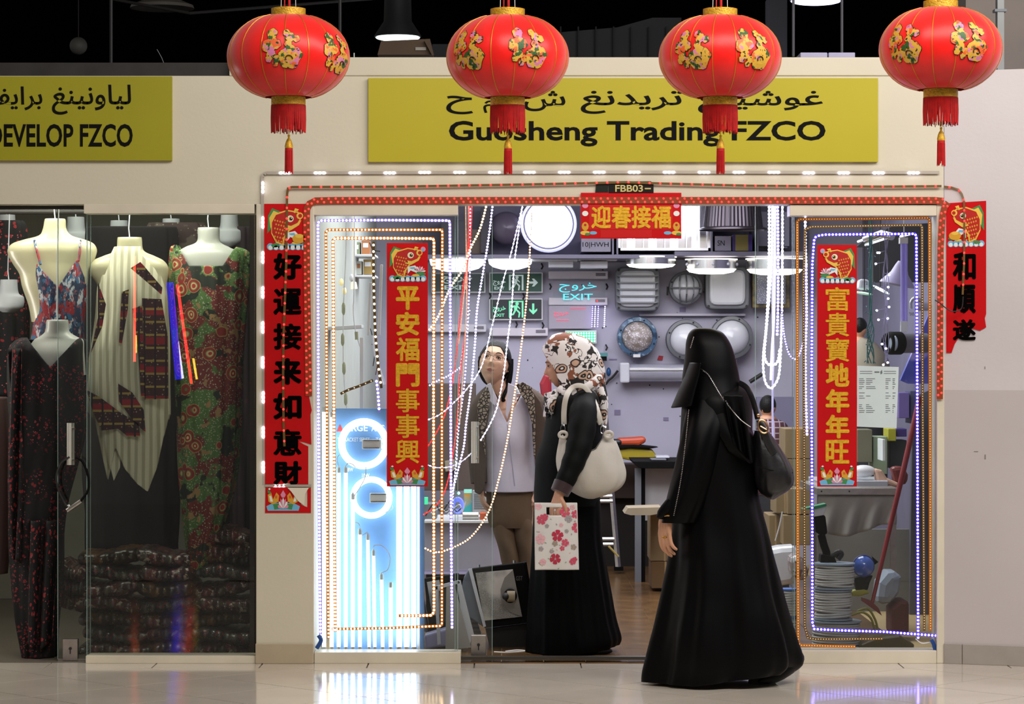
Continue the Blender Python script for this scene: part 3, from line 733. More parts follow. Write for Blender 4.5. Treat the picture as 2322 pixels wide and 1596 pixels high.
for x in (1327, 1534):
    mb = MB()
    for y, c_ in ((466, 'pink'), (484, 'white')):
        mb.m(keys.index(c_)); mb.disc(x, y, 7, -.0112, .001, ry=6, n=14)
    mb.m(keys.index('gold')); mb.disc(x, 513, 8, -.0112, .001, ry=10, n=10); mb.m(keys.index('red')); mb.disc(x, 510, 3, -.0116, .001, n=8); mb.m(keys.index('yellow')); mb.disc(x, 528, 11, -.0112, .001, ry=5); mb.m(keys.index('green')); mb.disc(x + 5, 531, 6, -.0116, .001, ry=3, n=10); mb.m(keys.index('blue')); mb.disc(x + (18 if x < 1400 else -20), 528, 9, -.0112, .001, ry=4, n=10)
    mb.build('corner_print', [PC[k] for k in keys], t)['kind'] = 'stuff'
# banner on the splayed wall: built flat then swung onto it
t = thing('red_paper_banner', 'red banner with black characters ripped off diagonally on the right side wall', 'banner', (0, 0, 0), group='red paper banners')
o = Wp(2141, 0, 0); t.location = (xa, -.004, 0); WL[t] = Vector((xa, 0, 0))
MB().prism([(2146, 461), (2236, 457), (2236, 712), (2233, 722), (2236, 742), (2222, 750), (2205, 745), (2188, 752), (2174, 766), (2165, 780), (2158, 800), (2146, 800)], 0, .0016).build('banner_sheet', m_red, t)
carp(t, 2150, 464, 2232, 560, -.001, True, True)
for ch, cy in zip('和順遂', (604, 678, 748)): char(t, ch, 2187, cy, 52, 66 if cy < 740 else 48, 0, m_ink, .04)
t.rotation_euler.z = math.atan2(yb, xb - xa); t.location = splay(0, 0, .004)
# ------------------------------------------------ LED strips
def led_strip(label, pts, wpx, m_band, m_led, spacing, r, Y, phase=.5, group=None, rows=1, name='led_strip', normal=(0, -1, 0), rope=False, skip=None, thick=.003):
    """pts: world points of the centre line; leds every `spacing` metres on the face towards the viewer"""
    pts = [Vector(p) for p in pts]; c = pts[0]; nrm = Vector(normal)
    t = thing(name, label, 'light strip', tuple(c), group)
    mb = MB(); hw = wpx
    if rope: mb.tube(pts, hw, 6)
    else:
        N = len(pts); L_ = []
        for i in range(N):
            a = (pts[i] - pts[i-1]).normalized() if i else (pts[1] - pts[0]).normalized(); b = (pts[i+1] - pts[i]).normalized() if i < N-1 else a
            tn = (a + b); tn = tn.normalized() if tn.length > 1e-6 else a
            s_ = tn.cross(nrm).normalized(); k = 1 / max(.5, abs(s_.dot(a.cross(nrm).normalized()))); L_.append(s_ * hw * k)
        vs = []
        for p, s_ in zip(pts, L_): vs += [p - s_, p + s_, p + s_ - nrm * thick, p - s_ - nrm * thick]
        fs = [(0, 1, 2, 3), tuple(4*(N-1) + k for k in (3, 2, 1, 0))]
        for i in range(N - 1):
            for k in range(4): fs.append((4*i + k, 4*i + (k+1) % 4, 4*i + 4 + (k+1) % 4, 4*i + 4 + k))
        mb.add(vs, fs)
    mb.build('band' if not rope else 'rope', m_band, t, smooth=rope)
    q = MB(); d = spacing * phase; acc = 0; n_ = 0
    for a, b in zip(pts, pts[1:]):
        L = (b - a).length; u = (b - a).normalized() if L else Vector((0, 0, 1)); sd = u.cross(nrm).normalized()
        while d <= acc + L:
            p = a + u * (d - acc)
            for rw in range(rows):
                off = (rw - (rows - 1) / 2) * hw * 1.05
                sh = u * (spacing * .32 * rw)
                if not (skip and skip(n_)):
                    q.ell(p + sd * off + sh + nrm * (hw if rope else .0005), (r, r, r), 6, 4)
            n_ += 1; d += spacing
        acc += L
    if q.v: o = q.build('led', m_led, t, smooth=True); o['kind'] = 'stuff'
    return t
s0 = Lp(1)
# white clusters around the facade
t = thing('led_strip', 'pale strip with widely spaced triple white lights framing the whole shopfront', 'light strip', tuple(Wp(597, 1100, -.012)), 'light strips on the facade')
mb = MB()
path = [Wp(x, y, -.0105) for x, y in ((598, 1100), (597, 900), (596, 700), (595, 500), (595, 402), (597, 395), (604, 392), (1400, 390), (2130, 391))]
for a, b in zip(path, path[1:]):
    u = (b - a).normalized(); s_ = u.cross(Vector((0, -1, 0))) * Lp(3.4)
    vs = [a - s_, a + s_, b + s_, b - s_]; mb.add(vs + [v + Vector((0, .002, 0)) - Vector((0, 0, 0)) for v in vs], [(0,1,2,3), (4,5,6,7), (0,1,5,4), (2,3,7,6), (1,2,6,5), (0,3,7,4)])
mb.build('band', m_st_w, t)
cl = [(646 + 79.2 * k, 392.2 - (1.5 if 3 < k < 15 else 0), 0) for k in range(19)] + [(596 + (k > 5), 425 + 79.3 * k, 1) for k in range(9)] + [(634, 1101.5, 0)]
for x, y, v in cl:
    q = MB()
    for dx in (-9, 0, 9):
        p = Wp(x + (0 if v else dx), y + (dx if v else 0), -.0135); q.ell(p, (Lp(4.6 if not v else 3.4), .003, Lp(3.2 if not v else 4.6)), 10, 6)
    q.build('led_cluster', m_led_w, t, smooth=True)
MB().pbox(601, 1098.5, 706, 1103.5, -.016, .002).build('strip_tail', m_st_w, t)
led_strip('thin brown strip with sparse red lights along the lintel and down the left red banner', [Wp(x, y, -.018) for x, y in ((645, 1012), (643, 960), (642, 850), (643, 760), (646, 680), (649, 600), (650, 500), (651, 440), (653, 427), (662, 424), (900, 423), (1200, 418), (1340, 415), (1420, 413), (1500, 416), (1700, 421), (2000, 423), (2135, 422))], Lp(2.6), m_st_d, m_led_r, Lp(24), Lp(2.6), 0, group='light strips on the facade')
led_strip('short red-lit strip hanging over the ripped banner on the right side wall', [Wp(2141, 423, -.012), Wp(2158, 425, -.02), Wp(2174, 430, -.03), Wp(2181, 440, -.035), Wp(2186, 456, -.04), Wp(2187, 520, -.04), Wp(2186, 600, -.04), Wp(2183, 668, -.04)], Lp(2.2), m_st_d, m_led_r, Lp(24), Lp(2.6), 0)
led_strip('broad double-row red light strip over the doorway with its left tail down the pillar', [Wp(x, y, -.0165) for x, y in ((700, 898), (699, 830), (696, 640), (695, 500), (696, 474), (702, 462), (716, 455), (760, 454), (1400, 454), (1800, 454), (2120, 454), (2140, 456))], Lp(7.5), m_st_r, m_led_r, Lp(15.8), Lp(2.5), 0, rows=2, group='light strips on the facade')
led_strip('double-row red light strip running down the right jamb', [Wp(x, y, -.0165) for x, y in ((2150, 459), (2142, 470), (2137, 490), (2133, 560), (2132, 700), (2131, 905))], Lp(7), m_st_r, m_led_r, Lp(15.8), Lp(2.5), 0, rows=2, group='light strips on the facade')
# left display window
G1 = 'light strips round the left window'; yg = .040
led_strip('outermost rope of white-violet lights round the left window', [Wp(x, y, yg) for x, y in ((727, 1452), (724, 1200), (722, 900), (721, 505), (727, 500), (870, 499), (1018, 500), (1020, 506), (1022, 900), (1023, 1200), (1025, 1425))], Lp(3.2), m_st_v, m_led_wv, Lp(8.1), Lp(2.7), 0, group=G1)
led_strip('middle amber light strip round the left window, closed along the bottom', [Wp(x, y, yg) for x, y in ((745, 1448), (742, 1200), (741, 900), (739, 526), (744, 521), (870, 521), (1002, 521), (1003, 528), (1002, 900), (1002, 1416), (998, 1419), (880, 1424), (762, 1426), (752, 1426))], Lp(3), m_st_o, m_led_y, Lp(8.1), Lp(2.0), 0, group=G1)
led_strip('innermost amber light strip round the left window', [Wp(x, y, yg) for x, y in ((760, 1432), (758, 1200), (757, 900), (755, 545), (760, 540), (870, 540), (982, 541), (984, 548), (983, 900), (984, 1388), (978, 1395), (940, 1396), (904, 1396))], Lp(3.4), m_st_o, m_led_y, Lp(8.1), Lp(2.8), 0, group=G1)
# right display window
G2 = 'light strips round the right window'
led_strip('outermost dim amber strip round the right window', [Wp(x, y, yg) for x, y in ((1940, 1466), (1815, 1463), (1810, 1455), (1808, 900), (1808, 502), (1813, 497), (1960, 496), (2103, 494), (2108, 499), (2109, 900), (2110, 1430))], Lp(3.2), m_st_o, m_led_off, Lp(6), Lp(.9), 0, group=G2)
led_strip('inner dark gold strip round the right window', [Wp(x, y, yg) for x, y in ((2002, 1448), (1850, 1449), (1832, 1446), (1825, 1420), (1823, 900), (1822, 640), (1826, 520), (1840, 514), (2088, 510), (2091, 516), (2092, 900), (2096, 1430))], Lp(2.8), m_st_d, m_led_off, Lp(6), Lp(.9), 0, group=G2)
led_strip('glowing blue-violet light rope forming the bright frame on the right glass', [Wp(x, y, yg - .004) for x, y in ((1851, 534), (1846, 545), (1842, 600), (1841, 760), (1840, 900), (1842, 1200), (1842, 1410), (1846, 1426), (1900, 1429), (2000, 1432), (2123, 1441))], Lp(3.0), m_st_b, m_led_b, Lp(7.9), Lp(2.7), 0, group=G2)
led_strip('upper and right run of glowing blue-violet light rope on the right glass', [Wp(x, y, yg - .004) for x, y in ((1853, 535), (1870, 532), (1980, 531), (2074, 530), (2078, 535), (2079, 700), (2080, 900), (2081, 1200), (2082, 1448))], Lp(3.0), m_st_b, m_led_b, Lp(7.9), Lp(2.7), 0, group=G2)
led_strip('short white upright light rope at the top left of the right window', [Wp(x, y, yg + .06) for x, y in ((1826, 484), (1826, 560), (1828, 600))], Lp(2.2), m_st_v, m_led_w, Lp(8), Lp(3.2), 0, rope=False)
led_strip('violet to white light rope hanging just inside the right window', [Wp(x, y, yg + .07) for x, y in ((1828, 600), (1829, 720), (1826, 800), (1827, 900), (1830, 985))], Lp(3.2), m_st_v, m_led_wv, Lp(8), Lp(3.0), 0)
# looped bundle inside the doorway at right
G3 = 'looped light ropes hanging at the right of the doorway'; yh = .30
def loops(label, pp, mb_, ml, sp, r, Y=yh, rw=2.6, k=6, rope=True, grp=G3):
    return led_strip(label, ppath(pp, Y, k), Lp(rw, Y), mb_, ml, Lp(sp, Y), Lp(r, Y), 0, group=grp, rope=rope)
loops('leftmost beaded white light rope of the looped bundle', [(1744, 466), (1744, 560), (1741, 680), (1736, 760), (1733, 800), (1738, 822), (1752, 828), (1764, 818), (1768, 790)], m_rope_w, m_led_w, 8, 3.2, rw=2.0)
loops('violet light rope with the row of bright dots in the looped bundle', [(1763, 466), (1764, 560), (1764, 680), (1762, 760)], m_st_v, m_led_b, 8, 3.2, rw=3)
loops('longest loop of white light rope in the bundle, reaching lowest', [(1774, 466), (1774, 560), (1773, 700), (1770, 800), (1766, 850), (1757, 872), (1747, 880), (1736, 868), (1731, 840), (1731, 800), (1738, 740), (1746, 650), (1750, 560), (1752, 466)], m_rope_w, m_led_w, 9, 2.9, rw=2.4)
loops('plain glowing rope down the middle of the looped bundle', [(1757, 466), (1757, 600), (1755, 720), (1750, 800), (1748, 862)], m_rope_w, m_led_wv, 9, 2.2, Y=.33, rw=3)
loops('second plain glowing rope down the middle of the looped bundle', [(1750, 466), (1752, 600), (1752, 720), (1754, 800), (1752, 880), (1752, 960), (1753, 1000)], mk('rope_white_dim', 'd8d4e8', emit=.6, ecol='c8c0ff', sample=False), m_led_off, 30, .5, Y=.36, rw=2.6)
loops('violet rope swinging from the bundle across to the right window', [(1772, 700), (1778, 760), (1788, 800), (1800, 814), (1810, 808), (1820, 780), (1826, 745)], m_st_v, m_led_wv, 6, 1.8, Y=.2, rw=2.4)
# strands fanned across the doorway, hung from the header
G4 = 'light strings slung across the left of the doorway'
def strand(label, pp, mb_, ml, sp, r, Y, rw=1.4, k=6): return led_strip(label, ppath(pp, Y, k), Lp(rw, Y), mb_, ml, Lp(sp, Y), Lp(r, Y), 0, group=G4, rope=True, name='light_string')
strand('warm white bead string slanting from the header down to the inner red banner', [(1103, 466), (1088, 520), (1066, 565), (1050, 610), (1020, 655), (995, 715), (971, 752)], m_st_o, m_led_y, 7, 2.6, .20)
strand('bright white-violet bead string slanting leftwards from the header to the shopkeeper', [(1117, 466), (1108, 540), (1095, 620), (1082, 700), (1077, 780), (1068, 880), (1057, 960), (1052, 1010), (1040, 1060), (1022, 1130)], m_st_v, m_led_wv, 7, 2.5, .24)
strand('white glowing twisted string falling across the shopkeeper face', [(1185, 466), (1174, 540), (1166, 600), (1160, 700), (1150, 780), (1142, 850), (1128, 920), (1112, 960), (1090, 998)], m_rope_w, m_led_w, 9, 2, .22, 1.3)
strand('white glowing string crossing to lower left behind the chrome handle', [(1184, 470), (1160, 570), (1140, 640), (1118, 730), (1092, 830), (1060, 880), (1032, 910), (1000, 938), (970, 952)], m_rope_w, m_led_w, 10, 1.9, .26, 1.2)
strand('long amber bead string curving from the header to the floor display', [(1202, 550), (1200, 600), (1192, 700), (1180, 800), (1166, 900), (1150, 1000), (1130, 1090), (1108, 1160), (1070, 1215), (1030, 1240), (990, 1252), (962, 1242)], m_st_o, m_led_y, 6.5, 2.0, .18, 1.6)
strand('thin upper length of the amber bead string near the round lamp', [(1206, 466), (1205, 510), (1202, 550)], m_st_w, m_led_off, 6, 1.2, .18, .8)
strand('red bead string hanging left of the doorway', [(1070, 466), (1068, 520), (1060, 600), (1050, 650), (1040, 750), (1030, 840), (1012, 930), (990, 980), (970, 1012)], m_rope_r, m_led_r, 7, 1.4, .28)
strand('second red bead string falling behind the amber frame', [(1064, 466), (1060, 600), (1056, 740), (1042, 860), (1036, 960), (1022, 1060), (1006, 1120), (985, 1150), (960, 1167)], m_rope_r, m_led_r, 8, 1.5, .30)
strand('pale pink tube string hanging straight from the header', [(1056, 466), (1057, 560), (1058, 680), (1054, 780), (1046, 900), (1042, 960)], m_rope_p, m_led_off, 12, .8, .26, 1.7)
strand('second pale pink tube string beside it', [(1062, 466), (1061, 560), (1051, 680), (1040, 780)], m_rope_p, m_led_off, 12, .8, .32, 1.5)
strand('white bead string hanging between the pink strings', [(1066, 470), (1066, 600), (1062, 700), (1058, 800), (1052, 880), (1040, 970), (1034, 1060), (1024, 1140)], m_st_v, m_led_wv, 8, 2.0, .34, 1)
strand('low white arc of string sagging behind the left red banner', [(970, 1054), (990, 1060), (1020, 1058), (1050, 1044), (1078, 1018)], m_rope_w, m_led_w, 12, 1.6, .30, 1.2)
strand('dotted violet string rising from the left red banner', [(972, 875), (995, 862), (1020, 850), (1045, 832)], m_st_v, m_led_wv, 6, 1.9, .30, 1)
strand('thin dark string with tiny white lights ending at the counter', [(1066, 700), (1046, 820), (1040, 900), (1036, 1000), (1030, 1090), (1024, 1180)], m_st_d, m_led_w, 8, 1.2, .38, .7)
MB().tube([Wp(1196, 470, .2), Wp(1194, 548, .2)], .001, 4).build('thin_wire', m_white, label='thin white wire above the amber bead string', cat='wire')

# ------------------------------------------------ left window display: light board with tubes
m_tube = mk('fluorescent_tube', 'ffffff', emit=4.0, ecol='eef7ff')
m_ring = mk('ring_tube', 'ffffff', emit=3.4, ecol='f0f8ff')
m_board = mk('blue_display_board', '6f9ccf', .5)
m_cap = mk('tube_end_cap', 'd8dde0', .4)
m_clip = mk('tube_holder', 'dfe4e6', .4)
t = thing('lamp_display_board', 'light blue sample board standing in the left window behind glowing tubes', 'display board', Wp(835, 1478, .42))
MB().pbox(752, 926, 962, 1478, .40, .02).build('board', m_board, t, bevel=.003)
mb = MB(); textp(mb, 'RGE', 797, 962, 834, 978, .40, .03); textp(mb, 'ANG', 842, 963, 872, 978, .40, .02); textp(mb, 'T5 BRACKET SERIES', 765, 992, 838, 1001, .40, .01); textp(mb, 'T4  B', 852, 992, 876, 1001, .40, .01); textp(mb, '8W', 788, 1060, 801, 1069, .40, .02); textp(mb, '10W', 821, 1073, 838, 1083, .40, .02); textp(mb, 'A', 780, 962, 796, 978, .40, .03)
letters(mb, 'board_letter', mk('board_white', 'dfeaf5', .5), t)
MB().prism([(763, 978), (771, 962), (779, 978)], .398, .002).build('red_triangle_mark', mk('mark_red', 'c83a3a', .5), t)
MB().pbox(946, 1090, 952, 1478, .36, .03).build('side_rail', m_clip, t)
tubes = [(735, 932, 4.5), (752, 944, 4.5), (768, 1070, 4), (784, 1070, 4), (800, 1130, 4), (816, 1210, 4), (834, 1222, 3.6), (847, 1258, 3.6), (865, 1312, 3.8), (886, 1330, 4.4), (905, 1096, 6), (922, 1096, 6), (938, 1096, 5.5)]
tops = ['hidden']
for i, (x, y, r) in enumerate(tubes):
    w_ = ['leftmost tall', 'second tall', 'third', 'fourth', 'fifth', 'sixth', 'seventh', 'eighth', 'ninth', 'tenth and shortest', 'thick eleventh', 'thick twelfth', 'thick rightmost'][i]
    t = thing('fluorescent_tube', '%s glowing white tube from the left in the window display' % w_, 'lamp', Wp(x, 1476, .34), 'glowing tubes in the left window')
    MB().tube([Wp(x, y, .34), Wp(x + (3 if 5 < i < 9 else 0), 1470, .34)], Lp(r, .34), 12).build('glass_tube', m_tube, t, smooth=True)
    for yy, h_ in ((y - 4, 6), (1472, 6)):
        MB().tube([Wp(x + (3 if (5 < i < 9 and yy > 1400) else 0), yy - h_, .34), Wp(x + (3 if (5 < i < 9 and yy > 1400) else 0), yy + h_, .34)], Lp(r + .6, .34), 10).build('end_cap', m_cap, t, smooth=True)
    if 2 <= i <= 8:
        MB().lathe([(.004, .0), (Lp(r), -.02)], Wp(x, y - 14, .34), 10).build('cable_gland', m_cap, t)
for cx, cy, R, r, lb in ((825, 1006, 50, 8, 'large glowing ring tube on the blue board'), (842, 1128, 41, 7, 'smaller glowing ring tube below the large one on the blue board')):
    t = thing('ring_lamp', lb, 'lamp', Wp(cx, cy + R, .37))
    MB().tube([Wp(cx + R * math.cos(a), cy + R * math.sin(a), .37) for a in [2*PI*k/40 for k in range(40)]], Lp(r, .37), 10, closed=True).build('ring_tube', m_ring, t, smooth=True)
    bt = MB().pbox(cx - 4, cy - 10, cx + 40, cy + 12, .365, .02).build('ballast', m_white, t, bevel=.003)
    mb = MB()
    for k in range(12): mb.pbox(cx + k * 3, cy - 9, cx + 1.2 + k * 3, cy - 6, .363, .004); mb.pbox(cx + k * 3, cy + 8, cx + 1.2 + k * 3, cy + 11, .363, .004)
    mb.build('vent_slots', m_dark, t)
    MB().tube(ppath([(cx + 38, cy + 10), (cx + 48, cy + 24), (cx + 30, cy + 34), (cx + 12, cy + R - 6)], .36, 6), .0022, 6).build('lead_wire', m_white, t)
for i, pp in enumerate(([(784, 1056), (790, 1050), (800, 1053), (806, 1060)], [(816, 1192), (812, 1186), (806, 1184)], [(834, 1206), (830, 1208), (822, 1214)], [(847, 1240), (850, 1236), (868, 1238), (884, 1260), (880, 1290), (866, 1298)], [(768, 1056), (764, 1040), (770, 1030)], [(829, 1058), (829, 1075), (822, 1095), (800, 1130)])):
    MB().tube(ppath(pp, .33, 6), .0022, 6).build('lamp_wire', m_white, label=['looped white wire above the fourth tube', 'tiny white wire above the sixth tube', 'tiny white wire above the seventh tube', 'big curled white wire joining the eighth and ninth tubes', 'thin white wire above the third tube', 'white wire linking the two ring lamps'][i], cat='wire')
# things behind the upper left glass
G5 = 'sockets on a hanging lamp cord'
t = thing('socket_cord', 'white cord of pale green in-line sockets hanging behind the left glass', 'cord', Wp(780, 925, .9))
MB().tube(ppath([(786, 120), (785, 520), (783, 600), (779, 690), (778, 780), (780, 860), (786, 925)], .9, 5), .003, 6).build('cord', m_white, t)
for y, x in ((700, 779), (770, 777), (835, 780), (905, 784)): MB().tube([Wp(x, y - 14, .9), Wp(x, y - 8, .9), Wp(x, y + 8, .9), Wp(x, y + 14, .9)], [.004, .009, .009, .004], 8).build('socket', mk('socket_green', 'a9ab8a', .5), t, smooth=True)
t = thing('socket_cord', 'second white cord with one socket hanging right of the first behind the left glass', 'cord', Wp(810, 800, .9))
MB().tube(ppath([(803, 120), (803, 620), (801, 700), (806, 750), (818, 790)], .9, 5), .003, 6).build('cord', m_white, t); MB().tube([Wp(808, 752, .9), Wp(809, 770, .9)], .009, 8).build('socket', mk('socket_green', 'a9ab8a', .5), t)
MB().tube([Wp(802, 150, 1.4), Wp(802, 639, 1.4), Wp(802, 640, 1.4), Wp(803, 655, 1.4)], [.002, .002, .014, .018], 12).build('small_lamp', mk('warm_bulb', 'fff', emit=.6, ecol='ffe0b0') if False else mk('warm_bulb', 'fff0d8', emit=.8, ecol='ffe0b0'), label='small cool-white lamp glinting behind the left glass', cat='lamp', smooth=True)
for i, (x, y) in enumerate(((781, 660), (774, 640), (797, 630))):
    MB().ell(Wp(x, y, 1.5), (.012, .012, .02), 12, 8).build('display_bulb', m_lens if i == 2 else mk('amber_bulb', 'e8d8a0', emit=.35, ecol='ffe0a0'), label=['pale bulb lowest behind the left glass', 'amber bulb left behind the left glass', 'pale bulb highest behind the left glass'][i], cat='bulb', smooth=True)
for a, b, c, d, Y, rot, lb in ((856, 600, 862, 760, .8, 6, 'tall white batten leaning behind the left glass'), (816, 765, 824, 935, .7, 0, 'short white batten standing above the blue board'), (832, 640, 838, 760, .75, 5, 'slim white batten leaning beside the taller one')):
    MB().prism([(a + rot, b), (c + rot, b), (c, d), (a, d)], Y, .02).build('batten', m_white, label=lb, cat='batten', bevel=.002)
MB().prism([(712, 742), (820, 736), (820, 744), (712, 751)], 1.0, .2).build('shelf_board', m_white, label='narrow white shelf on the side wall behind the left glass', cat='shelf', bevel=.002)
mleft = [mk('pack_%d' % i, c, .5) for i, c in enumerate(('8f9a5c', 'b8b07a', '7e8a68', 'a86a3c', '9aa49a', '6a6e66', 'c8ccc0', '9c8044'))]
k = 0
for (x0_, x1_, y0_, y1_) in ((757, 775, 548, 575), (779, 795, 546, 578), (798, 816, 549, 576), (820, 838, 545, 577), (757, 778, 590, 622), (781, 800, 586, 622), (806, 820, 592, 622), (824, 844, 588, 622)):
    Y = 3.6
    tb = thing('lamp_carton', '%s carton on the shelf behind the left glass' % ['olive', 'tan', 'grey-green', 'rust', 'pale grey', 'dark grey', 'white', 'ochre'][k], 'box', Wp((x0_+x1_)/2, y1_, Y), 'cartons behind the left glass')
    MB().pbox(x0_, y0_, x1_, y1_, Y, .15).build('carton_body', mleft[k], tb); MB().pbox(x0_ + 3, y0_ + 6, x1_ - 3, y0_ + 16, Y - .002, .002).build('carton_label', m_white if k != 6 else mleft[3], tb); k += 1
for y, lb in ((576, 'upper pale shelf behind the left glass'), (623, 'lower pale shelf behind the left glass')):
    MB().pbox(714, y, 850, y + 5, 3.4, .4).build('wall_shelf', m_white, label=lb, cat='shelf', bevel=.002)
led_strip('short string of warm lights hanging at the right of the upper left window', ppath([(847, 548), (847, 620), (849, 700), (852, 770), (858, 830), (865, 880)], .12, 4), Lp(3), m_st_d, m_led_y, Lp(15), Lp(2.8), 0)
led_strip('dangling white light cord above the blue board', ppath([(853, 860), (857, 890), (860, 935)], .12, 4), Lp(2.6), m_st_v, m_led_wv, Lp(9), Lp(3), 0)
led_strip('short curled gold strip end behind the left glass', ppath([(772, 893), (790, 884), (815, 875), (846, 862)], .25, 4), Lp(3), m_st_d, m_led_off, Lp(14), Lp(1.5), 0)
MB().tube(ppath([(846, 760), (850, 800), (862, 840), (872, 872)], .14, 5), .006, 8).build('clear_hose', mk('clear_tube', 'd8dce8', .2, emit=.25, ecol='d0d8ff', sample=False), label='bundle of clear tubing slanting beside the left red banner', cat='tube', smooth=True)
for i, pp in enumerate(([(840, 745), (850, 790), (846, 830)], [(838, 550), (846, 566), (862, 570)], [(843, 780), (858, 800), (852, 850)])):
    MB().tube(ppath(pp, .16, 5), .0022, 6).build('loose_wire', [m_dark, m_dark, mk('wire_brown', '7a4020', .5)][i], label=['black loose wire by the gold strip end', 'black loose wire at the top of the left window', 'brown loose wire by the clear tubing'][i], cat='wire')

# ------------------------------------------------ back of the shop
YS = 5.55
def cabinet():
    t = thing('wall_shelf', 'deep grey shelf across the back wall over the exit signs', 'shelf', Wp(1385, 590, 5.3))
    MB().pbox(958, 577, 1530, 586, 5.25, .75).build('shelf_board', m_lilac2, t, bevel=.002); MB().pbox(1530, 570, 1830, 580, 5.25, .75).build('shelf_board', m_lilac2, t, bevel=.002)
    MB().pbox(958, 400, 1530, 577, 5.6, .02).build('back_panel', mk('shelf_back', '5b5766', .7), t); MB().pbox(1530, 400, 1830, 570, 5.9, .02).build('back_panel', mk('shelf_back2', '8c889a', .7), t)
    for x in (1388, 1398, 1612, 1716): MB().pbox(x, 440, x + 4, 577, 5.27, .6).build('divider', m_lilac2, t)
cabinet()
t = thing('round_ceiling_lamp', 'big round glowing lamp leaning on the shelf under the lintel', 'lamp', Wp(1245, 572, 5.3))
c = Wp(1244, 508, 5.3)
def ringlathe(prof, c, name, m, t, n=48, parent=None, rot=None): return MB().lathe(prof, c, n, 'Y', rot).build(name, m, t, smooth=True)
Rp = Lp(64, 5.3)
ringlathe([(Rp*.1, -.05), (Rp, -.05), (Rp*1.0, .0), (Rp*.93, .02), (Rp*.90, .02)], c, 'rim_glow', mk('rim_glow', 'ffffff', emit=.85, ecol='c8ccff'), t)
ringlathe([(Rp*.90, .018), (Rp*.90, .026), (Rp*.845, .026), (Rp*.845, .018)], c, 'dark_ring', mk('lamp_ring', '6a6a92', .4), t)
ringlathe([(Rp*.845, .02), (Rp*.6, .035), (Rp*.3, .042), (.0, .045)], c, 'lens', mk('round_lens', 'ffffff', emit=3.2, ecol='eef0ff'), t)
t = thing('round_wall_lamp', 'dark unlit round lamp left of the glowing one on the shelf', 'lamp', Wp(1148, 560, 5.4))
ringlathe([(Lp(38, 5.4), 0), (Lp(38, 5.4), .03), (Lp(33, 5.4), .07), (Lp(18, 5.4), .10), (0, .11)], Wp(1148, 518, 5.4), 'lens', mk('dim_dome', '4c4452', .3), t)
t = thing('shelf_carton', 'white carton with handwritten letters on the shelf by the glowing lamp', 'box', Wp(1351, 572, 5.28))
MB().pbox(1318, 541, 1385, 571, 5.28, .3).build('carton_body', mk('lilac_card', '88848f', .8), t, bevel=.003); mb = MB(); textp(mb, '10|HWH', 1321, 549, 1380, 563, 5.28, .0); mb.build('handwriting', m_blk, t)
t = thing('shelf_carton', 'white carton marked with two letters under the ribbed lamp', 'box', Wp(1640, 570, 5.28))
MB().pbox(1621, 535, 1658, 569, 5.28, .3).build('carton_body', mk('lilac_card', '88848f', .8), t, bevel=.003); mb = MB(); textp(mb, 'SN', 1627, 545, 1643, 557, 5.28, .0); mb.build('handwriting', m_blk, t)
t = thing('shelf_carton', 'yellow and violet carton under the right of the ribbed lamp', 'box', Wp(1685, 570, 5.28))
MB().pbox(1661, 532, 1706, 569, 5.28, .3).build('carton_body', mk('yel_card', '80743c', .7), t, bevel=.003); MB().pbox(1661, 532, 1667, 569, 5.278, .002).build('carton_stripe', mk('violet_card', '3a2a70', .7), t); MB().pbox(1697, 532, 1706, 569, 5.278, .002).build('carton_stripe', mk('violet_card', '3a2a70', .7), t)
for i, (a, b, c_, d, col) in enumerate(((1090, 470, 1110, 572, '3c3640'), (1000, 500, 1055, 574, '403c44'), (1058, 520, 1106, 574, '5a4a40'), (1720, 480, 1790, 560, '9a98a8'), (1740, 500, 1786, 565, '8c8a9c'))):
    MB().pbox(a, b, c_, d + (2 if i < 3 else -2), 5.3 + i * .02, .25).build('shelf_carton', mk('dim_card%d' % i, col, .8), label=['narrow dark carton left on the shelf', 'dark carton behind the white window rope', 'brownish carton behind the pink strings', 'large pale carton behind the looped ropes', 'smaller pale carton behind the looped ropes'][i], cat='box', bevel=.003)
t = thing('louvre_light', 'lit fluorescent louvre panel on the shelf behind the short red banner', 'lamp', Wp(1508, 568, 5.3))
fm = MB()
for a, b, c_, d in ((1402, 436, 1407, 568), (1606, 436, 1611, 568), (1402, 562, 1611, 568), (1402, 436, 1611, 441)): fm.pbox(a, b, c_, d, 5.30, .08)
fm.build('lamp_frame', m_chrome, t)
MB().pbox(1407, 440, 1606, 563, 5.37, .01).build('reflector', mk('mirror', 'e8e8f0', .1, 1), t)
for k in range(4): MB().tube([Wp(1431 + k * 49, 441, 5.35), Wp(1431 + k * 49, 562, 5.35)], Lp(9, 5.35), 10).build('glass_tube', mk('louvre_tube', 'ffffff', emit=6, ecol='e8ecff'), t, smooth=True)
for k in range(9): MB().pbox(1409 + k * 24.4, 441, 1411 + k * 24.4, 563, 5.31, .05).build('louvre_blade', m_chrome, t)
t = thing('high_bay_lamp', 'dark ribbed dome lamp beside the lit louvre panel', 'lamp', Wp(1662, 522, 4.9))
c = Wp(1662, 522, 4.9); R = Lp(78, 4.9); mb = MB(); n = 96; vs = []; fs = []
pr = [(1.0, 0), (.99, .012), (.86, .02), (.83, .08), (.78, .18), (.68, .32), (.5, .42), (.25, .46)]
for i, (r, z) in enumerate(pr):
    for k_ in range(n):
        a = 2*PI*k_/n; rr = R * r * (1 + (.012 if k_ % 2 else -.012) * (i > 1)); vs.append(c + Vector((rr*math.cos(a), rr*math.sin(a), z)))
for i in range(len(pr) - 1):
    for k_ in range(n): fs.append((i*n + k_, i*n + (k_+1) % n, (i+1)*n + (k_+1) % n, (i+1)*n + k_))
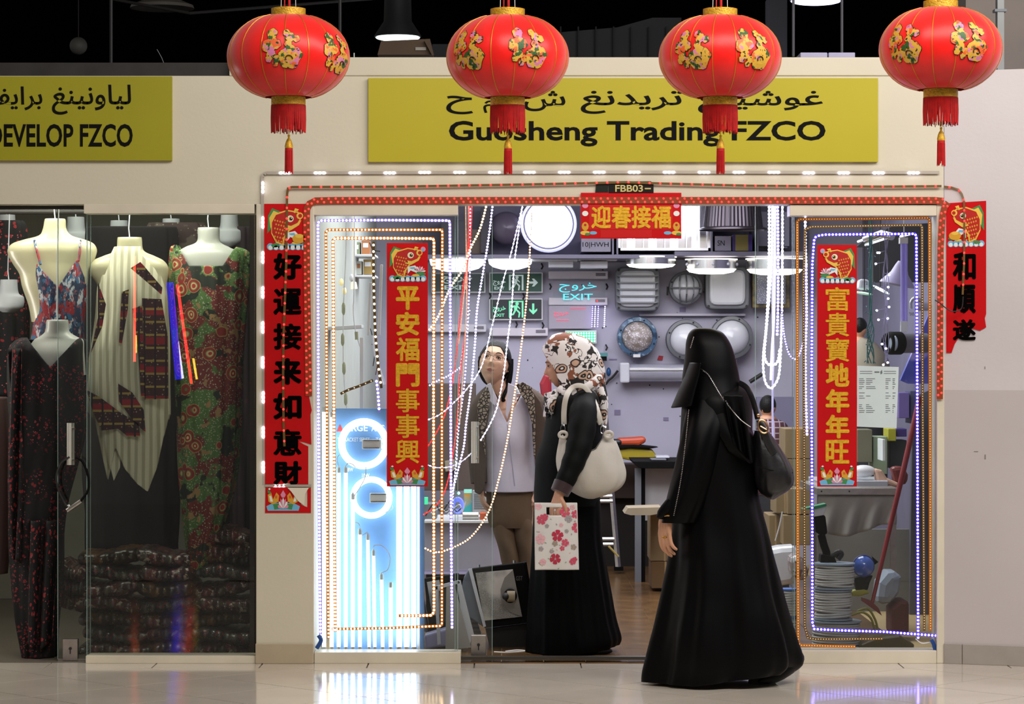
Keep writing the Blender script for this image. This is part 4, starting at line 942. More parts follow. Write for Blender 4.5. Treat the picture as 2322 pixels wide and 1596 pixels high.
mb.add(vs, fs).build('ribbed_shade', mk('dark_ribbed', '4a4448', .3, .7), t)
# lamps hung under the shelf
def dome(cx, cy, rx, h, label, Y=5.4):
    t = thing('dome_lamp', label, 'lamp', Wp(cx, cy, Y), 'lit white domes under the shelf'); r = Lp(rx, Y)
    MB().lathe([(r, 0), (r, -.006), (r * .96, -Lp(h * .45, Y)), (r * .8, -Lp(h * .75, Y)), (r * .4, -Lp(h, Y)), (0, -Lp(h * 1.03, Y))], Wp(cx, cy, Y), 40).build('lens', mk('dome_glow', 'ffffff', emit=2.6, ecol='f0f4ff'), t, smooth=True)
    MB().lathe([(r * 1.01, 0), (r * 1.01, .012), (r * .5, .014)], Wp(cx, cy, Y), 40).build('base_ring', m_chrome, t, smooth=True)
dome(1036, 588, 62, 28, 'left wide glowing dome lamp behind the amber frame strips')
dome(1157, 588, 50, 23, 'smaller glowing dome lamp above the green exit sign')
def flush(cx, cy, rx, hh, label, lit, Y=5.4, studs=0):
    t = thing('flush_ceiling_lamp', label, 'lamp', Wp(cx, cy + hh, Y), 'chrome rimmed lamps under the shelf'); r = Lp(rx, Y); H = Lp(hh, Y)
    MB().lathe([(r * .97, 0), (r, 0), (r, H), (r * .97, H), (r*.9, H)], Wp(cx, cy + hh / 2, Y), 40).build('chrome_rim', m_chrome, t, smooth=True)
    MB().lathe([(r * .96, .0), (r * .85, -H * .35), (r * .5, -H * .55), (0, -H * .6)], Wp(cx, cy + hh / 2, Y), 40).build('lens', mk('flush_glow', 'ffffff', emit=3, ecol='fffae8') if lit else m_lens, t, smooth=True)
    if lit: MB().lathe([(r * 1.0, 0), (r * 1.01, .008), (r * .9, .008)], Wp(cx, cy - hh / 2, Y), 40).build('glow_line', mk('flush_glow', 'ffffff', emit=3, ecol='fffae8'), t, smooth=True)
    for k_ in range(studs):
        a = PI * (1.1 + .8 * k_ / (studs - 1)); p = Wp(cx, cy, Y) + Vector((r * math.cos(a), r * math.sin(a), 0)); MB().ell(p, .011, 12, 8).build('crystal_stud', m_lens, t, smooth=True)
flush(1476, 592, 58, 15, 'dim chrome rimmed flush lamp above the louvred bulkhead', True, studs=0)
flush(1613, 600, 59, 20, 'lit chrome rimmed lamp with crystal studs right of centre', True, studs=5)
flush(1757, 600, 66, 22, 'lit chrome rimmed lamp behind the looped ropes', True)
for i, (a, b, c_, d) in enumerate(((1208, 584, 1310, 592), (1312, 580, 1400, 590), (1244, 592, 1300, 606), (1316, 592, 1378, 608))):
    MB().pbox(a, b, c_, d, 5.45, .2).build('slim_fitting', m_white if i < 2 else m_lens, label=['long white fitting under the shelf at left', 'long white fitting under the shelf at right', 'clear downlight box at left under the shelf', 'clear downlight box at right under the shelf'][i], cat='lamp', bevel=.003)
def emergency(a, b, c_, d, label, led=False):
    t = thing('emergency_light', label, 'lamp', Wp((a + c_) / 2, d, 5.93), 'white emergency light bars on the back wall')
    MB().pbox(a, b, c_, d, 5.93, .07).build('housing', mk('housing_white', 'd8d2da', .35), t, bevel=.006); MB().pbox(c_ - 28, b + (d-b)*.25, c_ - 6, b + (d-b)*.62, 5.927, .004).build('indicator_window', mk('ind_grey', '7a747e', .4), t)
    if led: MB().ell(Wp(c_ - 24, b + (d-b)*.45, 5.925), .005, 8, 6).build('indicator_led', m_led_r, t)
emergency(1244, 614, 1379, 633, 'upper white emergency bar above the cyan exit lettering'); emergency(1244, 674, 1378, 692, 'white emergency bar right under the cyan exit lettering', True)
emergency(1109, 743, 1243, 762, 'white emergency bar above the shopkeeper'); emergency(960, 735, 1103, 753, 'white emergency bar behind the amber strips')
m_ex = mk('exit_green', '15503c', .4); m_exd = mk('exit_dark', '101c20', .4); m_exw = mk('exit_white', 'd8ece4', .4, emit=.15); m_exg = mk('exit_mint', '7ae0b0', .4, emit=.5)
def runner(mb, x, y, s_, Y):
    mb.disc(x + 2*s_, y - 12*s_, 3.2*s_, Y, .001, n=12)
    for pts in ([(-4, -9), (3, -9), (2, 0), (-3, 1)], [(-4, -9), (-9, -5), (-8, -3.5), (-3, -6)], [(3, -9), (8, -3), (7, -2), (2, -6)], [(-3, 0), (-6, 6), (-11, 8), (-10, 10), (-4, 8.5), (0, 1)], [(0, 0), (5, 5), (4, 13), (6.5, 13), (8, 4), (3, -1)]): mb.prism([(x + a*s_, y + b*s_) for a, b in pts], Y, .001)
def exit_sign(a, b, c_, d, m_bg, m_fg, arrow, label, man=True):
    t = thing('exit_sign', label, 'sign', Wp((a + c_) / 2, d, 5.93), 'exit signs on the back wall'); Y = 5.925
    MB().pbox(a, b, c_, d, 5.93, .07).build('sign_case', m_white, t, bevel=.004); MB().pbox(a + 3, b + 3, c_ - 3, d - 3, 5.927, .004).build('sign_face', m_bg, t)
    mb = MB(); w_ = c_ - a; h_ = d - b
    if man:
        textp(mb, arabic('خروج'), a + 9, b + h_ * .36, a + 38, b + h_ * .66, Y + .001, .02); textp(mb, 'EXIT', a + 12, b + h_ * .7, a + 35, b + h_ * .84, Y + .001, .02)
        dx = a + w_ * .5
        for q in ((dx - 16, b + 6, dx - 12, d - 6), (dx - 16, b + 6, dx + 16, b + 9), (dx + 13, b + 6, dx + 17, d - 6)): mb.pbox(*q, Y, .001)
        runner(mb, dx, b + h_ * .55, h_ / 40, Y - .001)
        ax = a + w_ * .82; ay = (b + d) / 2
        if arrow == 'r': mb.prism([(ax - 12, ay - 2.5), (ax + 1, ay - 2.5), (ax - 3, ay - 9), (ax + 2, ay - 9), (ax + 11, ay), (ax + 2, ay + 9), (ax - 3, ay + 9), (ax + 1, ay + 2.5), (ax - 12, ay + 2.5)], Y, .001)
        else: mb.prism([(ax - 2.5, ay - 13), (ax + 2.5, ay - 13), (ax + 2.5, ay + 3), (ax + 9, ay - 2), (ax + 9, ay + 3), (ax, ay + 12), (ax - 9, ay + 3), (ax - 9, ay - 2), (ax - 2.5, ay + 3)], Y, .001)
    else:
        textp(mb, arabic('خروج'), a + w_*.2, b + h_ * .12, a + w_*.75, b + h_ * .55, Y + .001, .03); textp(mb, 'EXIT', a + w_*.24, b + h_ * .62, a + w_*.7, b + h_ * .84, Y + .001, .03)
    letters(mb, 'sign_mark', m_fg, t)
exit_sign(1109, 617, 1231, 664, m_ex, m_exw, 'r', 'green exit sign with running figure and right arrow')
exit_sign(1109, 676, 1231, 726, m_exd, m_exg, 'd', 'dark exit sign with mint running figure and down arrow')
exit_sign(978, 618, 1101, 664, mk('exit_grey', '3c4a4a', .4), m_exw, '', 'dark exit sign with large lettering behind the amber strips', False)
t = thing('acrylic_exit_sign', 'clear acrylic exit sign glowing cyan under the upper white bar', 'sign', Wp(1310, 674, 5.9))
MB().pbox(1254, 633, 1372, 674, 5.92, .006).build('acrylic_plate', m_glass, t); mb = MB(); textp(mb, arabic('خروج'), 1268, 641, 1353, 663, 5.918, -.004); textp(mb, 'EXIT', 1277, 666, 1344, 680, 5.9, .0); mb.build('glowing_lettering', mk('cyan_glow', '60e8f0', emit=1.2, ecol='48d8f0'), t)
t = thing('acrylic_exit_sign', 'clear acrylic panel with faint red lettering under the lower white bar', 'sign', Wp(1282, 745, 5.9))
MB().pbox(1245, 693, 1342, 745, 5.93, .006).build('acrylic_plate', mk('acrylic_pink', 'b4aebc', .2), t); mb = MB(); textp(mb, arabic('خروج'), 1256, 706, 1290, 718, 5.926, -.004); mb.pbox(1293, 698, 1328, 699.5, 5.925, .002); mb.pbox(1262, 725, 1290, 726.5, 5.925, .002); mb.build('red_lettering', mk('red_glow', 'f06078', emit=.8, ecol='ff4060'), t)
for i, (x, m) in enumerate(((1344, m_led_b), (1350, m_led_w), (1357, m_led_b), (1372, m_led_w))):
    led_strip('%s sample string of tiny lights beside the pink acrylic panel' % ['leftmost', 'second', 'third', 'rightmost'][i], [Wp(x, 693, 5.9), Wp(x - 2, 744, 5.9)], .0012, m_st_v, m, Lp(4.5, 5.9), Lp(1.3, 5.9), 0, group='sample light strings on the back wall', name='light_string')
t = thing('green_dot_display', 'green glowing panel of dots just above the patterned headscarf', 'lamp', Wp(1318, 778, 5.9))
MB().pbox(1281, 749, 1353, 779, 5.92, .05).build('panel_case', m_white, t, bevel=.003); mb = MB().m(0)
MB().pbox(1284, 752, 1350, 776, 5.915, .006).build('panel_face', mk('green_panel', '38c890', emit=.8, ecol='20c080'), t)
for j in range(4):
    for i in range(11): mb.ell(Wp(1288 + i * 6, 755.5 + j * 6, 5.914), (.006, .003, .006), 8, 5)
o = mb.build('led', mk('green_led', 'ffffff', emit=3, ecol='c0ffe0', sample=False), t); o['kind'] = 'stuff'
# bulkheads
def squircle(cx, cy, hw, hh, p=5, n=48, ex=0):
    out = []
    for k in range(n):
        a = 2*PI*k/n + .01; c_, s_ = math.cos(a), math.sin(a); r = (abs(c_)**p + abs(s_)**p) ** (-1/p); out.append((cx + hw * r * c_, cy + hh * r * s_))
    return out
def bulk_round(cx, cy, r, label, Y=5.85, lens=None, body=None, ratio=.76):
    t = thing('bulkhead_lamp', label, 'lamp', Wp(cx, cy + r, Y), 'bulkhead lamps on the back wall'); c = Wp(cx, cy, Y); R = Lp(r, Y)
    ringlathe([(R*.2, -.12), (R*.96, -.12), (R, -.06), (R, 0), (R*.97, .02), (R*(ratio+.03), .03), (R*ratio, .015)], c, 'body', body or m_grey, t)
    ringlathe([(R*ratio, .01), (R*ratio*.92, .035), (R*ratio*.7, .06), (R*ratio*.4, .078), (0, .085)], c, 'lens', lens or m_lens, t)
    for k in range(4):
        a = PI/4 + k*PI/2 + .4; p = c + Vector((math.cos(a)*R*(ratio+1)/2, -.03, math.sin(a)*R*(ratio+1)/2)); MB().ell(p, .006, 8, 6).build('screw', m_dark, t)
    return t, c, R
t, c, R = bulk_round(1555, 653, 38, 'small round bulkhead lamp with crossed cage bars', ratio=.82)
for dx in (-.42, 0, .42): MB().tube([c + Vector((dx*R*.8, -.03, -R*.85)), c + Vector((dx*R, -.10, -R*.35)), c + Vector((dx*R, -.10, R*.35)), c + Vector((dx*R*.8, -.03, R*.85))], .006, 6).build('cage_bar', m_grey, t)
MB().tube([c + Vector((-R*.95, -.03, 0)), c + Vector((-R*.4, -.105, 0)), c + Vector((R*.4, -.105, 0)), c + Vector((R*.95, -.03, 0))], .006, 6).build('cage_bar', m_grey, t)
MB().tube([c + Vector((-R*1.08, 0, .01)), c + Vector((-R*1.1, 0, -.05))], .008, 6).build('hinge_clip', m_dark, t)
bulk_round(1556, 770, 46, 'left of two large round opal bulkhead lamps, half behind the black veil', ratio=.8)
bulk_round(1659, 765, 49, 'right of two large round opal bulkhead lamps, behind the black veil', ratio=.8)
def bulk_square(cx, cy, hw, hh, label, louvres):
    Y = 5.82; t = thing('bulkhead_lamp', label, 'lamp', Wp(cx, cy + hh, Y), 'bulkhead lamps on the back wall')
    MB().prism(squircle(cx, cy, hw, hh, 8), Y, .16).build('body', m_grey, t, bevel=.012)
    MB().prism(squircle(cx, cy - 1, hw * .82, hh * .84, 6), Y - .035, .04).build('lens', m_lens, t, bevel=.02)
    for sx in (-1, 1):
        for sy in (-1, 1): MB().disc(cx + sx * hw * .86, cy + sy * hh * .86, 3, Y - .004, .004, n=10).build('screw', m_dark, t)
    for k in range(louvres):
        y = cy - hh * .6 + k * hh * 1.2 / (louvres - 1); MB().prism([(cx - hw * .94, y), (cx - hw*.8, y + 2.5), (cx + hw*.8, y + 2.5), (cx + hw * .94, y), (cx + hw * .94, y - 1), (cx - hw * .94, y - 1)], Y - .06, .06).build('louvre', m_grey, t)
bulk_square(1446, 655, 50, 50, 'square bulkhead lamp with five horizontal louvres', 5)
bulk_square(1650, 652, 50, 49, 'square plain opal bulkhead lamp below the studded chrome lamp', 0)
t, c, R = bulk_round(1445, 764, 46, 'round lamp packed in blue wrap with sparkling coiled lights', lens=pattern('coil_lights', 'a8a0a0', [('vor', 90, .25, .4, 'f4f0f4'), ('noise', 30, .4, .5, '8a8078')], .3), body=pattern('blue_wrap', '4c6a88', [('noise', 16, .42, .55, '2c4258'), ('noise', 30, .36, .42, '88a0b4')], .25), ratio=.76)
MB().pbox(1436, 803, 1452, 810, 5.80, .01).build('sticker', m_white, t)
t = thing('batten_light', 'long silver cylindrical batten lamp under the round bulkheads', 'lamp', Wp(1540, 868, 5.85))
MB().tube([Wp(1426, 845, 5.88), Wp(1655, 845, 5.88)], Lp(20, 5.88), 20).build('diffuser', mk('batten_silver', 'b6b8c6', .2, .3), t, smooth=True)
for a, b in ((1406, 1428), (1655, 1670)): MB().pbox(a, 822, b, 868, 5.80, .16).build('end_cap', m_lens, t, bevel=.012)
MB().tube([Wp(1428, 838, 5.80), Wp(1655, 838, 5.80)], .007, 8).build('glass_tube', m_white, t)
t = thing('square_crystal_lamp', 'square gold framed textured lamp behind the looped ropes', 'lamp', Wp(1748, 698, 5.85))
MB().pbox(1706, 613, 1791, 698, 5.85, .08).build('gold_frame', pattern('brushed_gold', '8a7848', [('noise', 20, .4, .6, '4c4430')], .3), t, bevel=.006); MB().pbox(1716, 622, 1781, 689, 5.83, .03).build('textured_lens', pattern('knurled', '8f90a8', [('vor', 120, .3, .4, 'd0d0e0')], .2), t)
for i, (a, b, c_, d) in enumerate(((1450, 711, 1690, 716), (1280, 752, 1245, 790))):
    if i == 0: MB().pbox(a, b, c_, d, 5.94, .06).build('wall_rail', mk('rail_white', 'c4c0cc', .5), label='thin white rail between the two rows of bulkhead lamps', cat='rail')
for i, (x, y) in enumerate(((1247, 650), (1375, 650), (1228, 604), (1374, 788), (1230, 738), (1110, 671), (1186, 672), (1170, 736))):
    MB().tube([Wp(x, y - 6, 5.99), Wp(x + 3, y, 5.93), Wp(x, y + 6, 5.92)], .006, 6).build('wall_hook', m_dark, label='small black hook on the back wall, %s' % ['left of the cyan lettering', 'right of the cyan lettering', 'over the green exit sign', 'right of the green panel', 'left of the pink acrylic panel', 'between the exit signs at left', 'between the exit signs at right', 'under the dark exit sign'][i], cat='hook', group='hooks on the back wall')
mb = MB(); rs = random.Random(3)
for k in range(60): mb.disc(rs.uniform(1180, 1800), rs.uniform(600, 980), rs.uniform(.8, 2), 5.996, .003, n=8)
o = mb.build('screw_hole', m_dark, label='scattered small screw holes in the back wall', cat='screw holes', kind='stuff', origin=Wp(1500, 800, 6))
for i, (x, y, a, b) in enumerate(((1548, 702, 14, 11), (1510, 950, 12, 8), (1400, 935, 14, 12), (1390, 815, 18, 3))):
    MB().pbox(x - a/2, y - b/2, x + a/2, y + b/2, 5.996, .003).build('sticker_remnant', mk('stain', '88809a', .8), label='grey sticker remnant on the back wall, %s' % ['between the bulkhead rows', 'low behind the black veil', 'beside the patterned headscarf', 'left of the long batten lamp'][i], cat='sticker', group='sticker remnants')
MB().prism([(1494, 806), (1504, 807), (1502, 817), (1490, 816)], 5.99, .003).build('red_tag', mk('red_tag', 'a8202c', .6), label='small red tag above the long batten lamp', cat='tag')
MB().prism([(1362, 925), (1372, 925), (1374, 1000), (1364, 1000)], 5.97, .02).build('wall_strip', m_lilac2, label='narrow dark wall strip behind the ladder', cat='strip')
t = thing('reel_holder', 'teal topped black gadget hung beside the headscarf', 'gadget', Wp(1368, 818, 5.85)); MB().pbox(1358, 800, 1378, 808, 5.85, .08).build('top', mk('teal_p', '4a8a88', .4), t); MB().pbox(1362, 808, 1376, 818, 5.86, .08).build('body', m_blk, t)
MB().ell(Wp(1380, 843, 5.93), (Lp(5.5, 5.9), .02, Lp(10, 5.9)), 14, 10).build('blue_reel', mk('blue_green', '1c4c7c', .4), label='small blue oval gadget on the back wall right of the headscarf', cat='gadget', smooth=True)
MB().tube([Wp(x, y, 5.95) for x, y in ((1373, 872), (1380, 862), (1388, 856), (1395, 848), (1401, 840))], .009, 6).build('key_cord', m_dark, label='black beaded cord slanting from the wall beside the headscarf', cat='cord')
MB().tube([Wp(1700, 866, 5.9), Wp(1728, 848, 5.9)], .014, 8).build('black_rod', m_dark, label='short black rod on the back wall right of the veil', cat='rod')

# low back: ladder, table, boxes
def rail(mb, x0, y0, x1, y1, Y0, Y1, r): a = Wp(x0, y0, Y0); b = Wp(x1, y1, Y1); mb.tube([a, b], r, 4)
t = thing('step_ladder', 'aluminium ladder leaning on the back wall behind the patterned headscarf', 'ladder', Wp(1385, 1290, 5.0))
for x0_, x1_ in ((1362, 1402), (1290, 1330)):
    p = MB(); rail(p, x0_, 820, x1_, 1288, 5.9, 5.2, .018); p.build('ladder_rail', m_steel, t)
    MB().obox(Wp(x1_ + 1, 1289, 5.2), .03, .03, .012).build('rubber_foot', m_blk, t)
for y in (900, 970, 1040, 1125, 1136, 1222, 1234): MB().tube([Wp(1310 + (y - 820) * .08, y, 5.3), Wp(1362 + (y - 820) * .086, y, 5.3)], .014, 6).build('rung', m_steel, t)
MB().tube([Wp(1380, 1238, 5.2), Wp(1403, 1262, 5.2)], .008, 6).build('brace', mk('yellow_brace', 'c8b060', .5), t)
MB().pbox(1230, 1052, 1600, 1130, 5.72, .28).build('rear_counter', mk('dark_wood', '33241c', .7), label='dark brown low counter along the back wall', cat='counter', bevel=.004)
MB().pbox(1230, 1130, 1600, 1310, 5.8, .19).build('rear_cupboard', mk('darker_wood', '1c1410', .8), label='dark cupboard face under the rear counter', cat='cupboard')
t = thing('work_table', 'white table with black top and black legs behind the walking woman', 'table', Wp(1500, 1328, 4.6))
MB().prism([(1436, 1046), (1600, 1046), (1600, 1062), (1452, 1062), (1440, 1054)], 4.4, .7).build('table_top', m_blk, t, bevel=.003)
MB().pbox(1460, 1062, 1600, 1180, 4.6, .02).build('modesty_panel', mk('table_white', 'c8c6c8', .5), t)
zf = 0
for x in (1447,): MB().box(Wp(x, 0, 4.5).x - .02, Wp(x, 0, 4.5).x + .02, 4.5, 4.54, 0, Wp(0, 1062, 4.5).z).build('leg', m_grey, t); MB().box(Wp(1457, 0, 4.5).x - .012, Wp(1457, 0, 4.5).x + .018, 4.52, 4.56, 0, Wp(0, 1062, 4.5).z).build('leg', m_blk, t)
MB().box(Wp(1590, 0, 4.5).x - .02, Wp(1590, 0, 4.5).x + .02, 4.5, 4.54, 0, Wp(0, 1062, 4.5).z).build('leg', m_grey, t)
for i, (x, y, a, b) in enumerate(((1494, 1042, 34, 3), (1503, 1036, 30, 4))): MB().pbox(x - a/2, y - b/2, x + a/2, y + b/2, 4.45 + i*.1, .2).build('papers', m_lens if i else m_grey, label=['grey flat device on the black table top', 'loose white papers on the black table top'][i], cat='papers', bevel=.001)
def sack(pp, Y, dep, m, name, label, cat, bev=.03):
    o = MB().prism(pp, Y, dep).build(name, m, label=label, cat=cat, bevel=bev); return o
sack([(1388, 1022), (1430, 1012), (1480, 1020), (1490, 1034), (1486, 1044), (1440, 1046), (1390, 1036)], 5.3, .25, mk('yellow_bag', 'a09020', .4), 'plastic_sack', 'crumpled yellow plastic sack on the rear counter', 'bag')
sack([(1388, 1008), (1440, 1008), (1494, 1014), (1470, 1018), (1430, 1016), (1390, 1020)], 5.28, .2, m_blk, 'plastic_sack', 'flat black plastic bag lying on the yellow sack', 'bag', .006)
sack([(1400, 994), (1440, 992), (1464, 990), (1466, 1002), (1450, 1010), (1400, 1010)], 5.3, .2, mk('orange_bag', 'c04a28', .45), 'plastic_sack', 'folded orange-red bag on top of the black one', 'bag', .02)
sack([(1386, 996), (1410, 996), (1412, 1008), (1388, 1010)], 5.29, .15, mk('dkgrey', '1c2024', .5), 'plastic_sack', 'small dark roll left of the orange bag', 'bag', .02)
def carton(a, b, c_, d, Y, dep, label, m=None, tape=True, group='cardboard boxes in the shop'):
    t = thing('cardboard_box', label, 'box', Wp((a + c_)/2, d, Y), group); MB().pbox(a, b, c_, d, Y, dep).build('box_body', m or m_cart, t, bevel=.004)
    if tape: MB().pbox((a+c_)/2 - 2, b, (a+c_)/2 + 2, d, Y - .001, .001).build('tape', mk('tape_tan', 'a89068', .3), t)
    return t
t = carton(1475, 1160, 1540, 1272, 3.8, .4, 'open brown cardboard box standing behind the walking woman hand')
MB().prism([(1416, 1164), (1424, 1152), (1500, 1150), (1510, 1162), (1475, 1168), (1430, 1168)], 3.5, .3).build('box_flap', m_cart2, t)
carton(1478, 1273, 1540, 1334, 3.8, .4, 'lower brown cardboard box under the open one', mk('cart_dim', '6a5030', .85))
# counter at left with odds and ends
t = thing('service_counter', 'light grey counter with dark underside behind the left glass door', 'counter', Wp(1050, 1400, 2.6))
MB().pbox(962, 1184, 1134, 1296, 2.4, .5).build('counter_front', mk('counter_grey', 'a29fae', .5), t, bevel=.006); MB().pbox(962, 1296, 1134, 1302, 2.39, .5).build('counter_edge', mk('counter_glow', 'c0b8e0', .4), t); MB().pbox(966, 1302, 1130, 1395, 2.5, .4).build('counter_base', m_blk, t)
MB().pbox(962, 1180, 1138, 1186, 2.36, .56).build('counter_top', m_white, t, bevel=.002)
mb = MB(); mb.disc(1121, 1188, 2, 2.35, .01, n=10); mb.disc(1127, 1188, 2, 2.35, .01, n=10); mb.build('counter_holes', m_dark, t); MB().pbox(1118, 1185, 1132, 1193, 2.355, .01).build('hole_plate', m_cart2, t)
YC = 2.45
MB().tube([Wp(1049, 1170, YC), Wp(1085, 1170, YC)], Lp(9.5, YC), 20).build('metal_tin', m_steel, label='shiny metal tin lying on the grey counter', cat='tin', smooth=True)
t = thing('product_leaflet', 'grey printed carton standing on the counter', 'box', Wp(1087, 1163, 2.6)); MB().pbox(1072, 1112, 1103, 1164, 2.6, .06).build('carton_body', mk('leaf_grey', 'a6aaa4', .6), t)
mb = MB()
for k in range(9): mb.pbox(1075, 1120 + k * 4, 1100 - (k * 3) % 8, 1121.4 + k * 4, 2.598, .002)
mb.build('printed_lines', mk('print_grey', '60655f', .6), t)['kind'] = 'stuff'
t = thing('product_box', 'slim teal and orange picture box on the counter', 'box', Wp(1061, 1163, 2.62)); MB().pbox(1052, 1110, 1070, 1164, 2.62, .06).build('box_body', pattern('teal_print', '3ab0a8', [('noise', 6, .4, .5, 'd8a040'), ('noise', 9, .36, .42, '9ad8ff')], .4), t); MB().pbox(1052, 1110, 1070, 1118, 2.618, .002).build('box_top_band', mk('mint_band', '9ae8d0', .4, emit=.3), t)
t = thing('light_coil', 'coil of blue glowing rope light on the counter', 'light rope', Wp(1038, 1164, 2.5))
for k, r in enumerate((16, 13, 10)): MB().tube([Wp(1038 + r * .8 * math.cos(a), 1146 + r * 1.1 * math.sin(a), 2.5 + k * .01) for a in [2*PI*q/24 for q in range(24)]], .006, 6, closed=True).build('coil_turn', mk('blue_coil', '8890ff', emit=.9, ecol='6070ff', sample=False), t, smooth=True)
MB().ell(Wp(1040, 1118, 2.4), .008, 8, 6).build('green_light', mk('green_pt', 'ffffff', emit=9, ecol='40ffa0', sample=False), label='tiny bright green light over the counter coil', cat='lamp')
MB().pbox(1088, 1164, 1112, 1182, 2.42, .2).build('small_carton', mk('orange_sm', 'b05028', .6), label='small orange carton on the counter right of the tin', cat='box')
MB().pbox(1103, 1160, 1118, 1182, 2.40, .2).build('small_carton', m_white, label='small white carton at the right end of the counter', cat='box')
MB().pbox(960, 1142, 990, 1180, 2.5, .2).build('grey_carton', m_grey, label='grey carton at the left end of the counter', cat='box', bevel=.004)
MB().pbox(960, 1128, 970, 1144, 2.5, .05).build('green_lamp', mk('green_l', '50e0a0', emit=.6, ecol='30d090'), label='small green lit lamp on the grey carton', cat='lamp')
for i in range(5):
    pp = [(965 + i*12, 1170 - (i*7) % 13), (985 + i*14, 1140 + (i*11) % 20), (1000 + i*12, 1160), (1020 + i*9, 1136 + (i*5) % 19)]
    MB().tube(ppath(pp, 2.42, 5), .004, 6).build('cable_tangle', [m_dark, m_white, m_grey, m_dark, m_lens][i], label='%s tangled cable on the counter' % ['black', 'white', 'grey', 'second black', 'pale'][i], cat='cable')
MB().pbox(960, 870, 1078, 1112, 5.0, .3).build('brown_cupboard', mk('brown_cup', '5c4c44', .7), label='brown cupboard beyond the light strings behind the left glass door', cat='cupboard', bevel=.004)
sack([(1008, 1046), (1030, 1042), (1036, 1066), (1010, 1070)], 4.9, .1, m_cart2, 'tan_carton', 'tan carton in front of the brown cupboard', 'box', .004)
sack([(1166, 880), (1188, 868), (1200, 884), (1232, 902), (1228, 930), (1190, 920)], 3.6, .15, m_white, 'plastic_bag', 'crumpled white plastic bag between the two women', 'bag', .03)
sack([(1224, 870), (1236, 845), (1250, 850), (1252, 940), (1230, 920)], 3.8, .15, mk('red_thing', '8a1020', .5), 'red_bag', 'dark red bag glimpsed behind the headscarf', 'bag', .03)

MB().box(Wp(1166, 0, 3.6).x, Wp(1252, 0, 3.6).x, 3.55, 3.95, 0, Wp(0, 931, 3.6).z).build('storage_cabinet', mk('dim_brown_cab', '4a3c36', .7), label='dim brown cabinet behind the two women, under the white plastic bag', cat='cabinet', bevel=.004)
# floodlights on the floor
def floodlight(name, label, quad, lens, back, Y, loc, gst=False):
    t = thing(name, label, 'floodlight', loc)
    MB().prism(quad, Y, .05).build('frame', m_blk, t, bevel=.004)
    MB().prism(lens, Y - .012, .012).build('reflector_glass', pattern('hammered_reflector', '8c8a86', [('vor', 220, .2, .5, 'b4b2ae'), ('noise', 5, .38, .5, 'd0ccc6')], .25), t)
    MB().prism(back, Y + .02, .1).build('housing', mk('flood_grey', '7d858f', .4, .5), t, bevel=.02); return t
t = floodlight('floodlight', 'big black framed floodlight with bulb tilted on the doorway floor', [(1066, 1290), (1188, 1275), (1190, 1280), (1212, 1410), (1100, 1424), (1094, 1420)], [(1078, 1299), (1163, 1291), (1184, 1398), (1098, 1407)], [(1064, 1290), (1100, 1422), (1094, 1420), (1064, 1400), (1048, 1362), (1046, 1335), (1052, 1310)], .62, Wp(1130, 1480, .6))
MB().prism([(1062, 1291), (1070, 1289), (1102, 1420), (1096, 1422)], .60, .03).build('side_rim', m_lens, t)
MB().prism([(1163, 1292), (1144, 1310), (1135, 1336), (1138, 1368), (1158, 1388), (1184, 1398)], .600, .008).build('reflector_fold', mk('refl_fold', '8f8d88', .35, .4), t)
MB().ell(Wp(1157, 1351, .58), (Lp(16), .02, Lp(17)), 20, 12).build('socket_recess', m_blk, t, smooth=True); MB().tube([Wp(1168, 1352, .56), Wp(1150, 1352, .56)], Lp(13), 18).build('bulb_holder', m_cart2, t, smooth=True); MB().ell(Wp(1147, 1352, .55), (Lp(9), .03, Lp(9)), 16, 10).build('bulb_tip', m_dark, t, smooth=True)
MB().prism([(1100, 1424), (1212, 1410), (1222, 1470), (1112, 1476)], .66, .25).build('control_box', mk('blk2', '0c0c0c', .5), t, bevel=.006)
MB().prism([(1188, 1276), (1194, 1274), (1226, 1466), (1218, 1470)], .63, .1).build('side_plate', m_blk, t)
mb = MB(); textp(mb, 'GST', 1170, 1306, 1185, 1316, .60, .0); mb.build('lettering', mk('dim_print', '5a5a5a', .6), t)
for x in (1086, 1166): MB().tube([Wp(x, 1288 - (x - 1086) * .12, .66), Wp(x, 1280 - (x - 1086) * .12, .66)], .006, 8).build('clip', m_chrome, t)
t = floodlight('floodlight', 'grey floodlight lying behind the white frame beside the glowing display', [(962, 1312), (1040, 1300), (1062, 1430), (975, 1450)], [(968, 1320), (996, 1315), (1012, 1390), (980, 1396)], [(955, 1320), (975, 1440), (958, 1430)], .9, Wp(1010, 1470, .95))
t = thing('leaning_luminaire', 'empty silver lamp frame leaning at the foot of the left window', 'frame', Wp(1010, 1465, .5))
for pts in ([(985, 1330), (1040, 1316), (1043, 1322), (988, 1337)], [(1036, 1318), (1044, 1316), (1075, 1440), (1060, 1470), (1056, 1466)], [(985, 1330), (992, 1328), (1000, 1460), (992, 1462)]): MB().prism(pts, .5, .03).build('frame_bar', m_lens, t)
MB().prism([(995, 1340), (1036, 1328), (1050, 1400), (1004, 1410)], .56, .02).build('lamp_glass', mk('dkglass', '343840', .1), label='dark glass plate leaning inside the silver frame', cat='plate')
MB().prism([(1042, 1412), (1078, 1395), (1092, 1440), (1052, 1464)], .72, .1).build('ballast_block', pattern('finned', '8a8680', [('wavez', 14, .4, .5, '6a6660')], .5), label='finned grey ballast lying under the big floodlight', cat='ballast')
MB().prism([(962, 1440), (1030, 1420), (1046, 1462), (966, 1472)], .6, .12).build('clear_package', mk('bag_lilac', 'a8a4c0', .2), label='clear lilac package at the bottom right of the left window', cat='package', bevel=.01)
